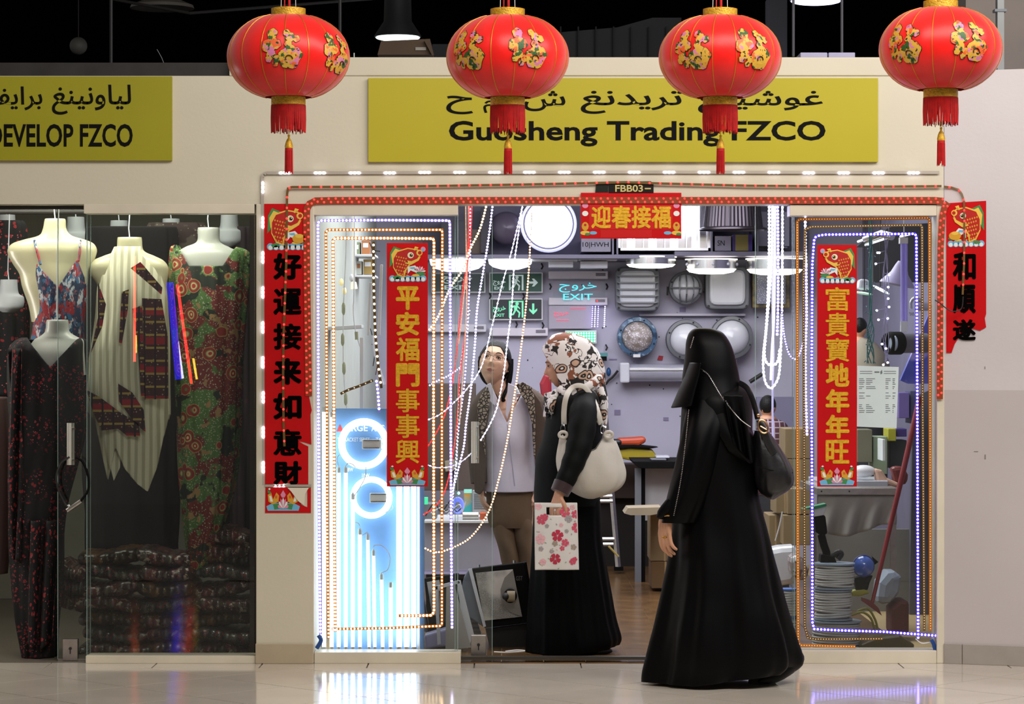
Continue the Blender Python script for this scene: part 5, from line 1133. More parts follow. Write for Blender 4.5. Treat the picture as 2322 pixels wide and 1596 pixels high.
MB().prism([(1012, 1330), (1030, 1324), (1068, 1468), (1010, 1474)], .45, .012).build('grey_board', mk('board_g', '9a9894', .5), label='grey board leaning behind the violet light rope end', cat='board')
MB().tube(ppath([(1120, 1478), (1150, 1479), (1190, 1476), (1172, 1474), (1146, 1477)], .3, 5), .004, 6).build('white_cable', m_white, label='short white cable on the threshold before the black box', cat='cable')
MB().tube(ppath([(722, 1440), (728, 1452), (718, 1470)], .03, 4), .01, 8).build('blue_plug', mk('blue_plug', '1c4a90', .4), label='blue plug hanging at the bottom left of the left window', cat='plug')
MB().tube(ppath([(2112, 1450), (2119, 1466), (2121, 1488)], .02, 4), .009, 8).build('blue_plug', mk('blue_plug', '1c4a90', .4), label='blue cable end hanging at the bottom right of the right window', cat='plug')
MB().tube(ppath([(2076, 1448), (2090, 1458), (2110, 1456)], .03, 4), .0025, 6).build('white_wire', m_white, label='thin white wire by the blue cable end', cat='wire')
MB().tube(ppath([(2120, 680), (2135, 690), (2143, 697), (2160, 706), (2180, 700), (2184, 672)], -.06, 5), .0028, 6).build('black_wire', m_dark, label='black wire crossing the right jamb to the ripped banner', cat='wire')
# ------------------------------------------------ right display window contents
t = thing('paper_notice', 'white printed notice taped to the right glass', 'notice', Wp(1990, 970, .045))
MB().prism([(1944, 829), (2038, 832), (2033, 971), (1943, 967)], .046, .001).build('paper_sheet', mk('notice_paper', 'cfdcdc', .6), t)
mb = MB(); rs = random.Random(5)
for y in (841, 846):
    mb.pbox(1950, y, 1978, y + 1.2, .0452, .0006); mb.pbox(2004, y, 2032, y + 1.2, .0452, .0006)
mb.prism([(1996, 843), (2000, 838), (2001, 846), (1997, 849)], .0452, .0006); mb.pbox(1983, 842, 1994, 845, .0452, .0006)
for y in (858, 862, 866, 870, 876, 880, 890, 897, 902, 917, 921, 925, 930, 934):
    mb.pbox(1948, y, 1948 + rs.uniform(6, 13), y + 1.3, .0452, .0006)
    if rs.random() < .8: mb.pbox(1964, y, 1964 + rs.uniform(6, 24), y + 1.3, .0452, .0006)
    mb.pbox(2008, y, 2008 + rs.uniform(5, 12), y + 1.3, .0452, .0006); mb.pbox(2024, y, 2024 + rs.uniform(2, 7), y + 1.6, .0452, .0006)
mb.build('printed_lines', mk('print_dk', '6a7074', .6), t)['kind'] = 'stuff'
m_reel = mk('white_cable', 'b8bab8', .35); m_flange = mk('reel_flange', '8a9aa8', .4)
def reel(x0, x1, y0, y1, Y, label, seed, flm=None):
    t = thing('cable_reel', label, 'cable reel', Wp((x0+x1)/2, y1, Y), 'reels of white cable in the right window'); c = Wp((x0+x1)/2, y1, Y); R = Lp((x1-x0)/2, Y); H = Lp(y1-y0, Y); n = max(6, int((y1-y0)/6.2))
    MB().lathe([(R*.2, 0), (R*1.06, 0), (R*1.06, .008), (R*.2, .008)], c, 36).build('flange', flm or m_flange, t, smooth=True); MB().lathe([(R*.2, H-.008), (R*1.06, H-.008), (R*1.06, H), (R*.2, H)], c, 36).build('flange', flm or m_flange, t, smooth=True)
    rs = random.Random(seed)
    for k in range(n):
        z = .012 + (H - .024) * (k + .5) / n; tl = rs.uniform(-.006, .006); rr = (H - .02) / n / 2 * 1.02
        MB().tube([c + Vector((R*.97*math.cos(a), R*.97*math.sin(a), z + tl*math.cos(a))) for a in [2*PI*q/24 for q in range(24)]], rr, 6, closed=True).build('cable_turn', m_reel, t, smooth=True)
    MB().lathe([(R*.9, .008), (R*.9, H-.008)], c, 24).build('core', mk('core_dk', '6a6c6c', .6), t)
reel(1849, 1936, 1276, 1334, .62, 'top reel of white cable in the tall stack', 1)
reel(1848, 1930, 1336, 1404, .62, 'middle reel of white cable in the tall stack', 2)
reel(1842, 1950, 1406, 1472, .62, 'bottom wider reel of white cable in the tall stack', 3)
reel(1762, 1806, 1334, 1400, .95, 'upper reel of white cable behind the walking woman hem', 4, mk('blue_flange', '3a6ab8', .4))
reel(1762, 1806, 1402, 1462, .95, 'lower reel of white cable behind the walking woman hem', 5)
t = thing('desk_lamp', 'blue round faced lamp on black base beside the reel stack', 'lamp', Wp(1955, 1372, .7))
ringlathe([(Lp(8), -.06), (Lp(25), -.03), (Lp(27), 0), (Lp(26), .012)], Wp(1958, 1283, .7), 'shade', mk('lamp_navy', '1c2c6c', .3), t); ringlathe([(Lp(25), .01), (Lp(18), .03), (Lp(8), .045), (0, .048)], Wp(1958, 1283, .7), 'lens', mk('blue_lens', '4a6ac0', .1, coat=1), t)
MB().prism([(1938, 1310), (1980, 1305), (1972, 1322), (1968, 1338), (1940, 1338)], .7, .08).build('base', m_blk, t, bevel=.006); MB().prism([(1978, 1262), (1992, 1274), (1984, 1280)], .7, .03).build('knob', m_blk, t)
t = thing('clamp_lamp', 'black jointed lamp with green rimmed white shade above the reels', 'lamp', Wp(1885, 1276, .66))
MB().prism([(1846, 1152), (1872, 1146), (1874, 1152), (1868, 1168), (1844, 1172)], .62, .1).build('lamp_shade', m_lens, t, bevel=.006); MB().prism([(1820, 1154), (1873, 1142), (1875, 1147), (1846, 1155)], .61, .1).build('green_rim', mk('green_rim', '1c8a5a', .3), t)
MB().prism([(1846, 1170), (1872, 1168), (1877, 1210), (1864, 1216), (1850, 1206)], .64, .09).build('lamp_socket', m_blk, t, bevel=.01); MB().tube([Wp(x, y, .68) for x, y in ((1862, 1212), (1868, 1235), (1874, 1252), (1876, 1275))], .02, 10).build('arm', m_blk, t, smooth=True); MB().prism([(1862, 1256), (1892, 1262), (1898, 1276), (1860, 1276)], .64, .1).build('clamp', m_blk, t, bevel=.006); MB().tube(ppath([(1886, 1262), (1900, 1252), (1908, 1256), (1900, 1268)], .66, 4), .014, 8).build('handle_loop', m_dark, t)
t = thing('red_broom', 'long red broom leaning inside the right window', 'broom', Wp(1982, 1395, .7))
MB().tube([Wp(2086, 900, .9), Wp(2050, 1060, .85), Wp(1978, 1366, .7)], [Lp(7), Lp(7), Lp(4.5)], 12).build('handle', mk('broom_red', '8a1c20', .4), t, smooth=True); MB().prism([(1955, 1356), (1975, 1362), (1992, 1378), (2000, 1396), (1976, 1378), (1956, 1364)], .68, .05).build('broom_head', mk('broom_red2', '7a2a28', .5), t)
for i, pp in enumerate(([(1930, 1395), (1955, 1388), (1975, 1402), (1984, 1430)], [(1945, 1385), (1968, 1380), (1984, 1404), (1990, 1426)])): MB().tube(ppath(pp, .6 + i * .05, 5), .006, 8).build('yellow_cable', mk('yel_cable', '8c8430', .5), label=['outer yellow cable loop on the window floor', 'inner yellow cable loop on the window floor'][i], cat='cable')
sack([(1930, 1340), (1960, 1332), (1974, 1345), (1950, 1352), (1930, 1352)], .7, .1, mk('yel_thing', '9a9430', .5), 'yellow_pouch', 'yellow pouch right of the middle reel', 'pouch', .01)
sack([(1985, 1370), (1992, 1320), (2012, 1296), (2032, 1290), (2046, 1310), (2040, 1345), (2022, 1372)], 1.0, .2, mk('blue_cloth', '9aa6b4', .7), 'cloth_bundle', 'pale blue cloth bundle slumped beside the broom', 'cloth', .04)
sack([(2020, 1380), (2040, 1360), (2062, 1362), (2062, 1440), (2020, 1440)], 1.0, .2, mk('red_box', '5a2824', .7), 'dark_red_bag', 'dark red bag at the right end of the window floor', 'bag', .02)
sack([(1950, 1460), (1985, 1446), (2040, 1440), (2075, 1462), (2070, 1474), (1950, 1474)], .5, .15, mk('olive_bag', '5e5330', .3), 'olive_plastic_bag', 'olive plastic bag at the foot of the right window', 'bag', .01)
t = thing('cloth_covered_table', 'table with steel edge and pale drape behind the right glass', 'table', Wp(1945, 1400, 1.4))
MB().pbox(1852, 1106, 2036, 1122, 1.2, .8).build('steel_edge', m_steel, t, bevel=.003)
m_drape = mk('pale_drape', 'a4a098', .7)
def dr(u, v):
    p = Wp(1856 + 176 * u, 1122 + (80 + 14 * math.sin(u * 5)) * v, 1.22); p.y += .03 * math.sin(u * 22 + v * 3) * v; return p
MB().sheet(dr, 60, 12).build('drape', m_drape, t, smooth='all', solid=.004)
for k in (1860, 2026): MB().box(Wp(k, 0, 1.6).x - .015, Wp(k, 0, 1.6).x + .015, 1.6, 1.63, 0, Wp(0, 1122, 1.6).z).build('leg', m_steel, t)
for k in (1863, 1926): MB().disc(k, 1114, 2, 1.196, .005, n=10).build('screw', m_dark, t)
MB().pbox(1856, 1090, 2014, 1106, 1.4, .5).build('glass_case', m_lens, label='low clear case on the steel edged table', cat='case', bevel=.004)
MB().ell(Wp(1958, 1068, 1.5), (Lp(28, 1.5), .05, Lp(14, 1.5)), 20, 12).build('white_bowl', m_white, label='white oval bowl on the table behind the notice', cat='bowl', smooth=True)
sack([(1984, 1062), (2000, 1066), (2012, 1084), (2040, 1096), (2036, 1106), (1990, 1100)], 1.45, .1, mk('peach_cloth', 'd0a890', .7), 'peach_cloth', 'peach cloth beside the white bowl', 'cloth', .02)
sack([(2020, 1060), (2045, 1056), (2062, 1076), (2056, 1100), (2030, 1098)], 1.5, .1, mk('dkred_lamp', '6a2420', .4), 'red_package', 'glossy dark red package right of the peach cloth', 'package', .02)
for i, (a, b, c_, d, col, lb) in enumerate(((1944, 974, 1978, 1048, '6c6a52', 'olive grey stack of cartons under the notice'), (1980, 990, 2012, 1075, '8fa080', 'pale green carton under the notice'), (2001, 996, 2008, 1045, 'c8ccc8', 'slim white box with red print'), (2014, 972, 2032, 1000, 'a8a428', 'yellow carton under the notice corner'), (2033, 972, 2056, 990, '3a2a6a', 'violet carton right of the notice'), (2018, 998, 2056, 1062, '2c3030', 'dark crate behind the broom handle'), (2038, 890, 2062, 948, '6c5c98', 'violet carton right of the notice middle'), (2064, 886, 2078, 960, '4a4a6a', 'dark violet carton beside the blue rope'))):
    MB().pbox(a, b, c_, d, 2.0 - .3 * (i == 2) + .02*i, .2).build('carton', mk('rc%d' % i, col, .6), label=lb, cat='box', bevel=.003)
t = thing('hanging_tube_lamp', 'violet-lit pair of long unlit tubes hanging inside the right window', 'lamp', Wp(2050, 760, .5))
for x in (2046, 2054): MB().tube([Wp(x, 542, .5), Wp(x, 728, .5)], Lp(4, .5), 12).build('glass_tube', mk('violet_tube', 'a49cd8', .3, emit=.12, ecol='9080ff', sample=False), t, smooth=True)
MB().pbox(2041, 538, 2059, 552, .48, .05).build('socket', m_white, t); MB().pbox(2043, 728, 2058, 752, .485, .03).build('clear_end', m_lens, t)
MB().tube([Wp(2050, 538, .5), Wp(2050, 200, .5)], .003, 6).build('cord', m_white, t)
t = thing('bell_shade_lamp', 'lilac bell shaped lamp shade tilted beside the long tubes', 'lamp', Wp(2030, 655, .8))
MB().lathe([(.02, .12), (.03, .10), (.045, .06), (.085, .01), (.09, 0), (.06, .0)], Wp(2034, 646, .8), 28, rot=Matrix.Rotation(R_(12), 3, 'Y')).build('shade', mk('lilac_shade', 'b0a8d0', .4), t, smooth=True)
for i, (x, y, col, rot, lb) in enumerate(((1962, 660, 'd8d0c0', 8, 'pale cone lamp with green lit rim hanging left in the right window'), (1998, 655, 'f0fff8', 28, 'tilted glowing disc lamp hanging in the right window'))):
    t = thing('cone_lamp', lb, 'lamp', Wp(x, y + 10, 1.0))
    MB().tube([Wp(x - 2, y, 1.0), Wp(x - 2, 200, 1.0)], .003, 6).build('cord', m_dark, t)
    if i == 0: MB().prism([(1950, 632), (1970, 634), (1976, 658), (1946, 656)], 1.0, .1).build('shade', m_lens, t, bevel=.01)
    MB().ell(Wp(x - (0 if i else 4), y + (2 if i else 5), 1.0), (Lp(23), .03, Lp(3.4)), 20, 8, rot=Matrix.Rotation(R_(rot), 3, 'Y')).build('lit_rim', mk('mint_glow%d' % i, 'f0fff4', emit=.5 if i == 0 else 1.6, ecol='a0f0c0' if i == 0 else 'f0fff8'), t, smooth=True)
t = thing('can_spotlight', 'grey cylinder spotlight with black rim facing left in the right window', 'lamp', Wp(2050, 810, .9))
MB().tube([Wp(2042, 778, .9), Wp(2100, 778, .95)], Lp(24), 24).build('cylinder_body', mk('can_grey', '77757c', .4), t, smooth=True)
MB().lathe([(Lp(22), 0), (Lp(28), .01), (Lp(28), .07), (Lp(24), .09), (Lp(20), .09), (Lp(18), .03)], Wp(2044, 778, .9), 28, 'X', rot=Matrix.Rotation(PI + .5, 3, 'Z')).build('black_rim', m_blk, t, smooth=True)
MB().ell(Wp(2026, 778, .84), (.01, Lp(18), Lp(20)), 16, 12, rot=Matrix.Rotation(.5, 3, 'Z')).build('lens', mk('spot_lens', '9aa8b8', .1), t, smooth=True)
t = thing('glass_jar_lamp', 'glass lamp with chrome elbow right of the long tubes', 'lamp', Wp(2090, 705, .6))
MB().tube(ppath([(2066, 700), (2066, 685), (2074, 676), (2090, 682)], .6, 5), .008, 10).build('chrome_elbow', m_chrome, t, smooth=True); MB().tube([Wp(2074, 694, .6), Wp(2104, 694, .6)], Lp(11), 16).build('glass_body', mk('jar', 'b8b8d0', .1), t, smooth=True)
MB().tube([Wp(2104, 694, .6), Vector((2.42, .6, Wp(0, 694, .6).z))], .008, 8).build('wall_arm', m_grey, t)
for k in range(4): MB().tube([Wp(2062 + k*3, 708, .58), Wp(2064 + k*3, 716, .58)], .003, 6).build('spring_turn', m_chrome, t)
MB().prism([(2042, 862), (2112, 700), (2122, 690), (2122, 870), (2060, 870)], 1.6, .05).build('blue_tarp', pattern('blue_tarp', '5a5ab0', [('noise', 3, .42, .52, '22389a'), ('noise', 5, .36, .42, '8c84c4')], .4), label='blue and lilac plastic sheet slanting in the right window', cat='sheet')
MB().prism([(2070, 900), (2120, 880), (2120, 1460), (2062, 1460)], 2.4, .05).build('grey_cabinet', mk('cab_grey', '55525e', .6), label='grey cabinet at the right end of the shop', cat='cabinet')
MB().prism([(1846, 1200), (2062, 1200), (2062, 1460), (1846, 1460)], 2.6, .05).build('drape_backing', mk('drape_grey', '77756f', .7), label='grey hanging sheet below the table in the right window', cat='sheet')
MB().tube([Wp(1960, 545, .8), Wp(2000, 530, .75), Wp(2024, 536, .7)], .02, 10).build('tube_fixture', m_chrome, label='chrome tube fixture near the top of the right window', cat='lamp', smooth=True)
for i, (a, b, c_, d) in enumerate(((1945, 548, 1966, 540), (1962, 556, 2016, 538), (2042, 536, 2068, 530))): MB().tube([Wp(a, b, .85 + i*.05), Wp(c_, d, .8)], Lp(2.6), 8).build('lit_tube', mk('tube_w', 'ffffff', emit=2, ecol='e8e4ff', sample=False), label=['short lit tube at the top right banner corner', 'slanted lit tube near the top of the right window', 'small lit tube at the right top of the window'][i], cat='lamp', group='small lit tubes at the top of the right window', smooth=True)
MB().prism([(1942, 560), (1966, 540), (2030, 510), (2120, 505), (2120, 640), (1980, 640), (1980, 560)], 2.2, .05).build('ceiling_rack', mk('rack_dk', '1d1c22', .7), label='dark rack of lamps behind the top of the right window', cat='rack')
t = thing('fairy_light_bunch', 'green-wired bunch of fairy lights hanging in the right window', 'light string', Wp(1974, 828, .3)); rs = random.Random(9)
mg = mk('teal_wire', '2a6a6a', .5)
for k in range(7):
    ph = rs.uniform(0, 6); pts = [Wp(1974 + math.sin(y * .045 + ph) * (3 + (y > 740) * 5), y, .3 + .01 * k) for y in range(440, 830, 16)]; MB().tube(pts, .0024, 5).build('wire', mg, t)
mb = MB()
for k in range(46): x, y = 1974 + rs.uniform(-11, 11), rs.uniform(530, 825); mb.tube([Wp(x, y, .3), Wp(x + rs.uniform(-7, 7), y + 3, .29)], .0022, 4)
o = mb.build('bulb_stem', mg, t); o['kind'] = 'stuff'
t = thing('fairy_light_bunch', 'clear-wired bunch of lit white fairy lights right of the green one', 'light string', Wp(2008, 832, .3))
for k in range(4):
    ph = rs.uniform(0, 6); pts = [Wp(2005 + k * 2.5 + math.sin(y * .05 + ph) * 3, y, .32) for y in range(440, 832, 14)]; MB().tube(pts, .0018, 5).build('wire', mk('clear_wire', '9a94b8', .3), t)
pts_ = [(1990, 573), (1994, 573), (1986, 598), (2016, 623), (1990, 653), (2014, 651), (2014, 677), (2016, 696), (1988, 704), (1992, 725), (2013, 722), (2000, 780), (2009, 790), (2013, 822), (2003, 827)]
for x, y in pts_:
    b = MB().tube([Wp(2006, y - 4, .32), Wp(x, y, .31)], .0015, 4).build('bulb_stem', mk('clear_wire', '9a94b8', .3), t); MB().ell(Wp(x, y, .305), (.006, .005, .005), 8, 6).build('bulb', m_led_w, t, smooth=True)
# boxes and bags seen between the black handbag and the right window
carton(1780, 972, 1846, 1040, 2.8, .35, 'upper tan carton behind the right glass edge'); carton(1782, 1041, 1846, 1100, 2.8, .35, 'middle tan carton behind the right glass edge')
carton(1760, 1104, 1800, 1164, 2.6, .35, 'tan carton below the black handbag'); carton(1786, 1108, 1842, 1166, 2.5, .35, 'wider tan carton beside it behind the amber strip')
carton(1776, 1168, 1838, 1236, 2.5, .35, 'brown marked carton above the white plastic bag'); carton(1744, 1168, 1774, 1238, 2.7, .35, 'narrow brown carton at the left of the marked one')
sack([(1740, 1246), (1770, 1240), (1800, 1238), (1815, 1250), (1816, 1300), (1800, 1324), (1762, 1330), (1752, 1300)], 1.6, .2, mk('white_poly', 'd4d6dc', .3, coat=.3), 'plastic_bag', 'crumpled white plastic bag with blue print behind the walking woman', 'bag', .03)
sack([(1790, 1262), (1816, 1256), (1836, 1290), (1830, 1320), (1796, 1310)], 1.3, .2, pattern('clear_bag', '9a8c8c', [('noise', 18, .42, .5, 'c8c8cc'), ('noise', 26, .4, .45, '6a4a44')], .2), 'plastic_bag', 'clear plastic bag of small parts behind the amber strips', 'bag', .03)
MB().tube(ppath([(1774, 1160), (1768, 1190), (1758, 1226)], 1.2, 4), .004, 6).build('white_cable', m_white, label='white cable end dangling in front of the brown carton', cat='cable')
MB().prism([(1716, 900), (1800, 900), (1800, 990), (1716, 990)], 5.0, .1).build('partition', mk('gp', '77738a', .6), label='grey partition behind the seated man in plaid', cat='panel')

# ------------------------------------------------ fashion shop: mannequin forms and garments
m_d1 = pattern('print_dress_blue_red', '1c2c48', [('noise', 20, .44, .48, 'b0b4bc'), ('noise', 14, .46, .50, '8a1420'), ('vor', 40, .16, .22, '14101c'), ('noise', 34, .40, .44, '245a80'), ('noise', 48, .38, .42, '8a4a50')], .7, .03, 12, stretch=(1.6, 1, .8))
m_d2 = pattern('print_dress_black_red', '0c0a0c', [('vor', 46, .26, .34, '7c2028'), ('vor', 80, .14, .2, 'b0606a'), ('noise', 7, .40, .46, '0b0a0b'), ('noise', 4, .42, .5, '0a090b')], .8, .05, 10)
m_d2b = pattern('print_lower_black_red', '0a090b', [('vor', 34, .26, .32, '8c2428'), ('vor', 44, .14, .18, 'b8585c'), ('noise', 2.4, .44, .5, '070708')], .8, .05, 10)
m_d4 = pattern('paisley_green_red', '4f7038', [('noise', 8, .47, .50, '6e2420'), ('vor', 95, .22, .32, 'a8ac90'), ('noise', 9, .40, .42, '1a2418'), ('noise', 14, .37, .39, '9a7a50'), ('ring', 10, .36, .38, 'a88a58'), ('ring', 10, .33, .35, '8a2820'), ('ring', 10, .22, .24, '5c7a40'), ('ring', 10, .19, .21, 'c8a878'), ('ring', 10, .14, .16, '9a2c20'), ('ring', 10, .06, .08, 'd8c890')], .7, .04, 7)
m_cream = pattern('pleated_cream', 'd6d3b8', [('wavex', 9, .25, .55, 'b0ac90')], .7, .02, 3)
m_band = pattern('brown_print_band', '3c1a20', [('vor', 60, .18, .26, '9a8870'), ('wavez', 2.2, .12, .18, '8c1424'), ('wavez', 5, .05, .08, 'a08848'), ('wavex', 6, .06, .1, '20101c')], .7)
m_pack = pattern('wrapped_garment', '3a2220', [('noise', 12, .44, .5, '6c3836'), ('vor', 60, .14, .22, '9a8074'), ('noise', 26, .40, .44, '504a3c'), ('noise', 34, .36, .38, 'a89c8c')], .35, .08, 8, coat=.5)
m_pack2 = pattern('wrapped_garment_grey', '30302c', [('noise', 14, .44, .5, '545044'), ('vor', 90, .16, .24, '8c8a80'), ('noise', 30, .38, .41, '7a3430')], .35, .08, 8, coat=.5)
m_pack3 = pattern('wrapped_garment_olive', '302416', [('noise', 9, .44, .5, '6a4826'), ('vor', 50, .14, .22, '94803c')], .35, .08, 8, coat=.5)
def bust(label, rows, Y, m, hook=True, group='hanging mannequin forms'):
    r0 = rows[0]; t = thing('mannequin_form', label, 'mannequin', Wp((rows[-1][1] + rows[-1][2]) / 2, rows[-1][0], Y), group)
    mb = MB(); loft(mb, rows, Y, 40, 40); mb.build('torso', m, t, smooth=True)
    if hook: MB().tube([Wp((r0[1] + r0[2]) / 2, r0[0], Y), Wp((r0[1] + r0[2]) / 2 - 2, r0[0] - 20, Y), Wp((r0[1] + r0[2]) / 2 + 3, 440, Y)], .003, 6).build('hook', m_lens, t)
    return t
bust('large cream torso form wearing the strappy red and blue print top', [(496, 103, 147, .045), (500, 101, 149, .05), (520, 97, 151, .05), (534, 88, 163, .055), (543, 55, 192, .06), (552, 28, 212, .07), (566, 17, 220, .08), (582, 20, 217, .08), (600, 30, 210, .08), (622, 44, 203, .085), (650, 50, 198, .09), (690, 64, 194, .09), (730, 72, 190, .09)], .5, m_form)
bust('white torso form with deep pointed neckline in the black floral dress', [(725, 107, 154, .045), (730, 105, 155, .05), (752, 102, 158, .05), (764, 88, 176, .055), (772, 76, 190, .06), (800, 60, 192, .09), (850, 50, 195, .1)], .30, m_formw)
bust('cream torso form wearing the pleated halter top', [(538, 267, 321, .045), (544, 266, 322, .05), (568, 262, 326, .05), (580, 235, 350, .06), (590, 212, 370, .07), (604, 202, 381, .08), (622, 205, 382, .08), (650, 222, 378, .085), (700, 236, 376, .09)], .5, m_form)
bust('white torso form in the green and red paisley dress', [(516, 449, 497, .045), (522, 448, 498, .05), (548, 446, 500, .05), (560, 420, 520, .06), (574, 400, 545, .08), (600, 395, 558, .09), (640, 400, 556, .09)], .6, m_formw)
for i, (x, y) in enumerate(((15, 487), (172, 492), (270, 500), (388, 496), (520, 486), (20, 634))):
    bust('faint white form hung %s' % ['at the far left top', 'behind the large cream form', 'behind the halter form', 'between the halter and paisley forms', 'at the right end of the back row', 'lowest at the far left edge'][i], [(y, x - 19, x + 19, .04), (y + 30, x - 22, x + 22, .05), (y + 40, x - 34, x + 34, .06), (y + 62, x - 32, x + 32, .07), (y + 74, x - 14, x + 14, .05)], 1.5 if i < 5 else .9, mk('faint_form', 'a6aaae', .5), group='faint forms in the back row')
def garment(label, rows, Y, m, keep=None, fold=None, name='dress', cat='dress', n=72, mm=90, group=None, extra=None, shift=None):
    t = thing(name, label, cat, Wp((rows[-1][1] + rows[-1][2]) / 2, rows[-1][0], Y), group); mb = MB(); loft(mb, rows, Y, n, mm, fold, keep, caps=False, shift=shift); mb.build('cloth', m, t, smooth='all', solid=.003); return t
def tri_side(px, py, a, b): return (b[0]-a[0])*(py-a[1]) - (b[1]-a[1])*(px-a[0])
def vneck(px, py, s):
    if s < -.1: return py > 640
    if px < 140: return py > 652 - (140 - px) * 1.05 - 0 if px > 88 else py > 600 + (88 - px) * 3
    return py > 652 - (px - 140) * 1.6 if px < 180 else py > 588 + (px - 180) * 3
foldA = lambda k, amp: (lambda a, py: amp * math.cos(k * a + py * .01) + amp * .5 * math.cos((k * 2 + 1) * a - py * .013))
t = garment('strappy print top in red, white and blue on the large cream form', [(585, 66, 196, .09), (620, 68, 198, .105), (650, 72, 197, .11), (700, 78, 193, .105), (760, 72, 190, .10), (800, 66, 200, .10)], .5, m_d1, vneck, foldA(9, .012), name='top', cat='top')
for pp in ([(78, 545, .44), (84, 570, .41), (92, 600, .39)], [(182, 545, .44), (181, 570, .41), (178, 592, .39)]): MB().tube(ppath(pp, 0, 4), Lp(3), 6).build('strap', m_d1, t)
def vneck2(px, py, s):
    if s < -.1: return py > 770
    return py > 832 - abs(px - 124) * 1.15
t = garment('long black dress with small red flowers hanging before the left glass door', [(766, 50, 185, .07), (775, 34, 192, .10), (800, 22, 194, .12), (900, 22, 196, .13), (1000, 26, 190, .13), (1150, 22, 150, .12), (1300, 26, 140, .12), (1400, 34, 132, .12), (1488, 50, 128, .11)], .30, m_d2, vneck2, foldA(7, .05))
MB().sheet(lambda u, v: Wp(18 + 30 * u + 10 * v, 790 + 480 * v, .18) + Vector((0, .03 * math.sin(u * 9 + v * 7), 0)), 12, 50).build('sleeve', m_d2b, t, smooth='all', solid=.003)
MB().sheet(lambda u, v: Wp(52 + (78 - 20 * v) * u + 12 * v, 1180 + (300 - 60 * abs(u - .4)) * v, .16) + Vector((0, .04 * math.sin(u * 14 + v * 3), 0)), 40, 40).build('skirt_panel', m_d2b, t, smooth='all', solid=.003)
hem = [(190, 900), (225, 890), (262, 905), (285, 1060), (318, 1100), (340, 1114), (372, 1070), (388, 960), (400, 900)]
def halter(px, py, s):
    if s < -.2: return py > 640 and py < 900
    if px < 262: top = 560 + (262 - px) * 2.3
    elif px > 322: top = 575 + (px - 322) * 1.1
    else: top = 560
    h = np.interp(px, [188, 200, 222, 250, 270, 290, 318, 340, 360, 385], [880, 930, 955, 1090, 1010, 1060, 1095, 1113, 1060, 940])
    return top < py < h
t = garment('cream pleated halter top with brown printed bands and pointed hem', [(556, 262, 326, .07), (580, 244, 350, .09), (640, 225, 374, .12), (720, 218, 380, .13), (800, 205, 383, .13), (880, 194, 384, .13), (960, 200, 384, .13), (1040, 214, 380, .12), (1114, 240, 372, .10)], .5, m_cream, halter, foldA(19, .02), name='top', cat='top', n=140, mm=120)
def cloth_patch(t, poly, Y, name, m): MB().prism(poly, Y, .004).build(name, m, t)
for poly in ([(322, 676), (366, 678), (380, 760), (382, 904), (328, 906), (326, 780)], [(296, 608), (318, 594), (324, 600), (368, 652), (366, 668), (350, 654)], [(196, 884), (226, 900), (274, 936), (314, 960), (318, 990), (290, 990), (268, 972), (230, 976), (210, 932)], [(276, 662), (292, 656), (290, 700), (276, 780), (270, 776)], [(268, 870), (300, 890), (326, 930), (330, 980), (306, 960), (270, 910)], [(300, 700), (322, 692), (326, 800), (330, 900), (320, 900), (312, 780)], [(222, 640), (240, 690), (232, 740), (206, 800), (222, 720)]):
    cloth_patch(t, poly, .352, 'printed_band', m_band)
for poly in ([(230, 985), (262, 955), (276, 985), (272, 1060), (258, 1090), (248, 1050)], [(262, 960), (282, 970), (290, 1020), (296, 1000), (300, 1030), (322, 1060), (316, 1100), (296, 1080), (280, 1010)]): MB().prism(poly, .40, .01).build('hem_point', m_cream, t)
fold4 = lambda a, py: .03 * math.cos(11 * a + py * .006) + .015 * math.cos(23 * a)
t = garment('long green and red paisley dress on the white form at right', [(556, 396, 440, .08), (566, 388, 556, .10), (620, 386, 566, .12), (700, 392, 560, .13), (820, 398, 550, .12), (950, 402, 545, .13), (1080, 406, 536, .13), (1180, 416, 510, .13), (1260, 426, 482, .12), (1288, 432, 470, .10)], .6, m_d4, lambda px, py, s: (s < -.1 and py > 580) or py > 604 - abs(px - 472) * .0 - (0 if abs(px - 472) < 38 else (abs(px - 472) - 38) * 1.6), fold4, n=120, mm=140)
for i, (a, b, c_, d, m, lb) in enumerate(((-30, 500, 60, 900, m_d2b, 'dark patterned garment at the far left edge'), (196, 520, 400, 1250, mk('dark_fabric', '15100f', .9), 'dark garment hanging behind the halter top'), (330, 505, 470, 740, pattern('rust_print', '2e1c1a', [('noise', 10, .44, .5, '4a4038'), ('vor', 40, .16, .2, '6c6458')], .8), 'rust patterned garment behind the middle row'), (524, 520, 580, 1240, pattern('maroon_print', '1c0a12', [('vor', 14, .2, .24, '3a1420')], .8), 'dark maroon garment at the right end of the rail'), (130, 540, 240, 760, pattern('speckle', '2c2c28', [('noise', 16, .44, .5, '6a6444'), ('vor', 50, .14, .2, '8c8a7c')], .8), 'speckled garment behind the strappy top'), (-40, 640, 40, 900, pattern('grey_speckle', '22262e', [('noise', 14, .45, .5, '4c5048')], .8), 'grey speckled garment low at the far left'), (440, 540, 560, 1250, mk('dark_fabric2', '1e1512', .9), 'dark garment behind the paisley dress'))):
    garment(lb, [(b, a + 10, c_ - 10, .03), (b + 30, a, c_, .06), ((b + d) / 2, a - 4, c_ + 4, .07), (d, a, c_, .05)], 1.25 + i * .09, m, None, foldA(9, .05), n=60, mm=30, group='garments in the back row')
garment('pale pink cardigan edge at the far left of the shop', [(900, -60, 14, .08), (1000, -60, 20, .1), (1200, -60, 22, .1), (1300, -60, 14, .1)], .45, mk('pink_knit', '6c5450', .8), None, foldA(6, .05), name='cardigan', cat='cardigan', n=40, mm=30)
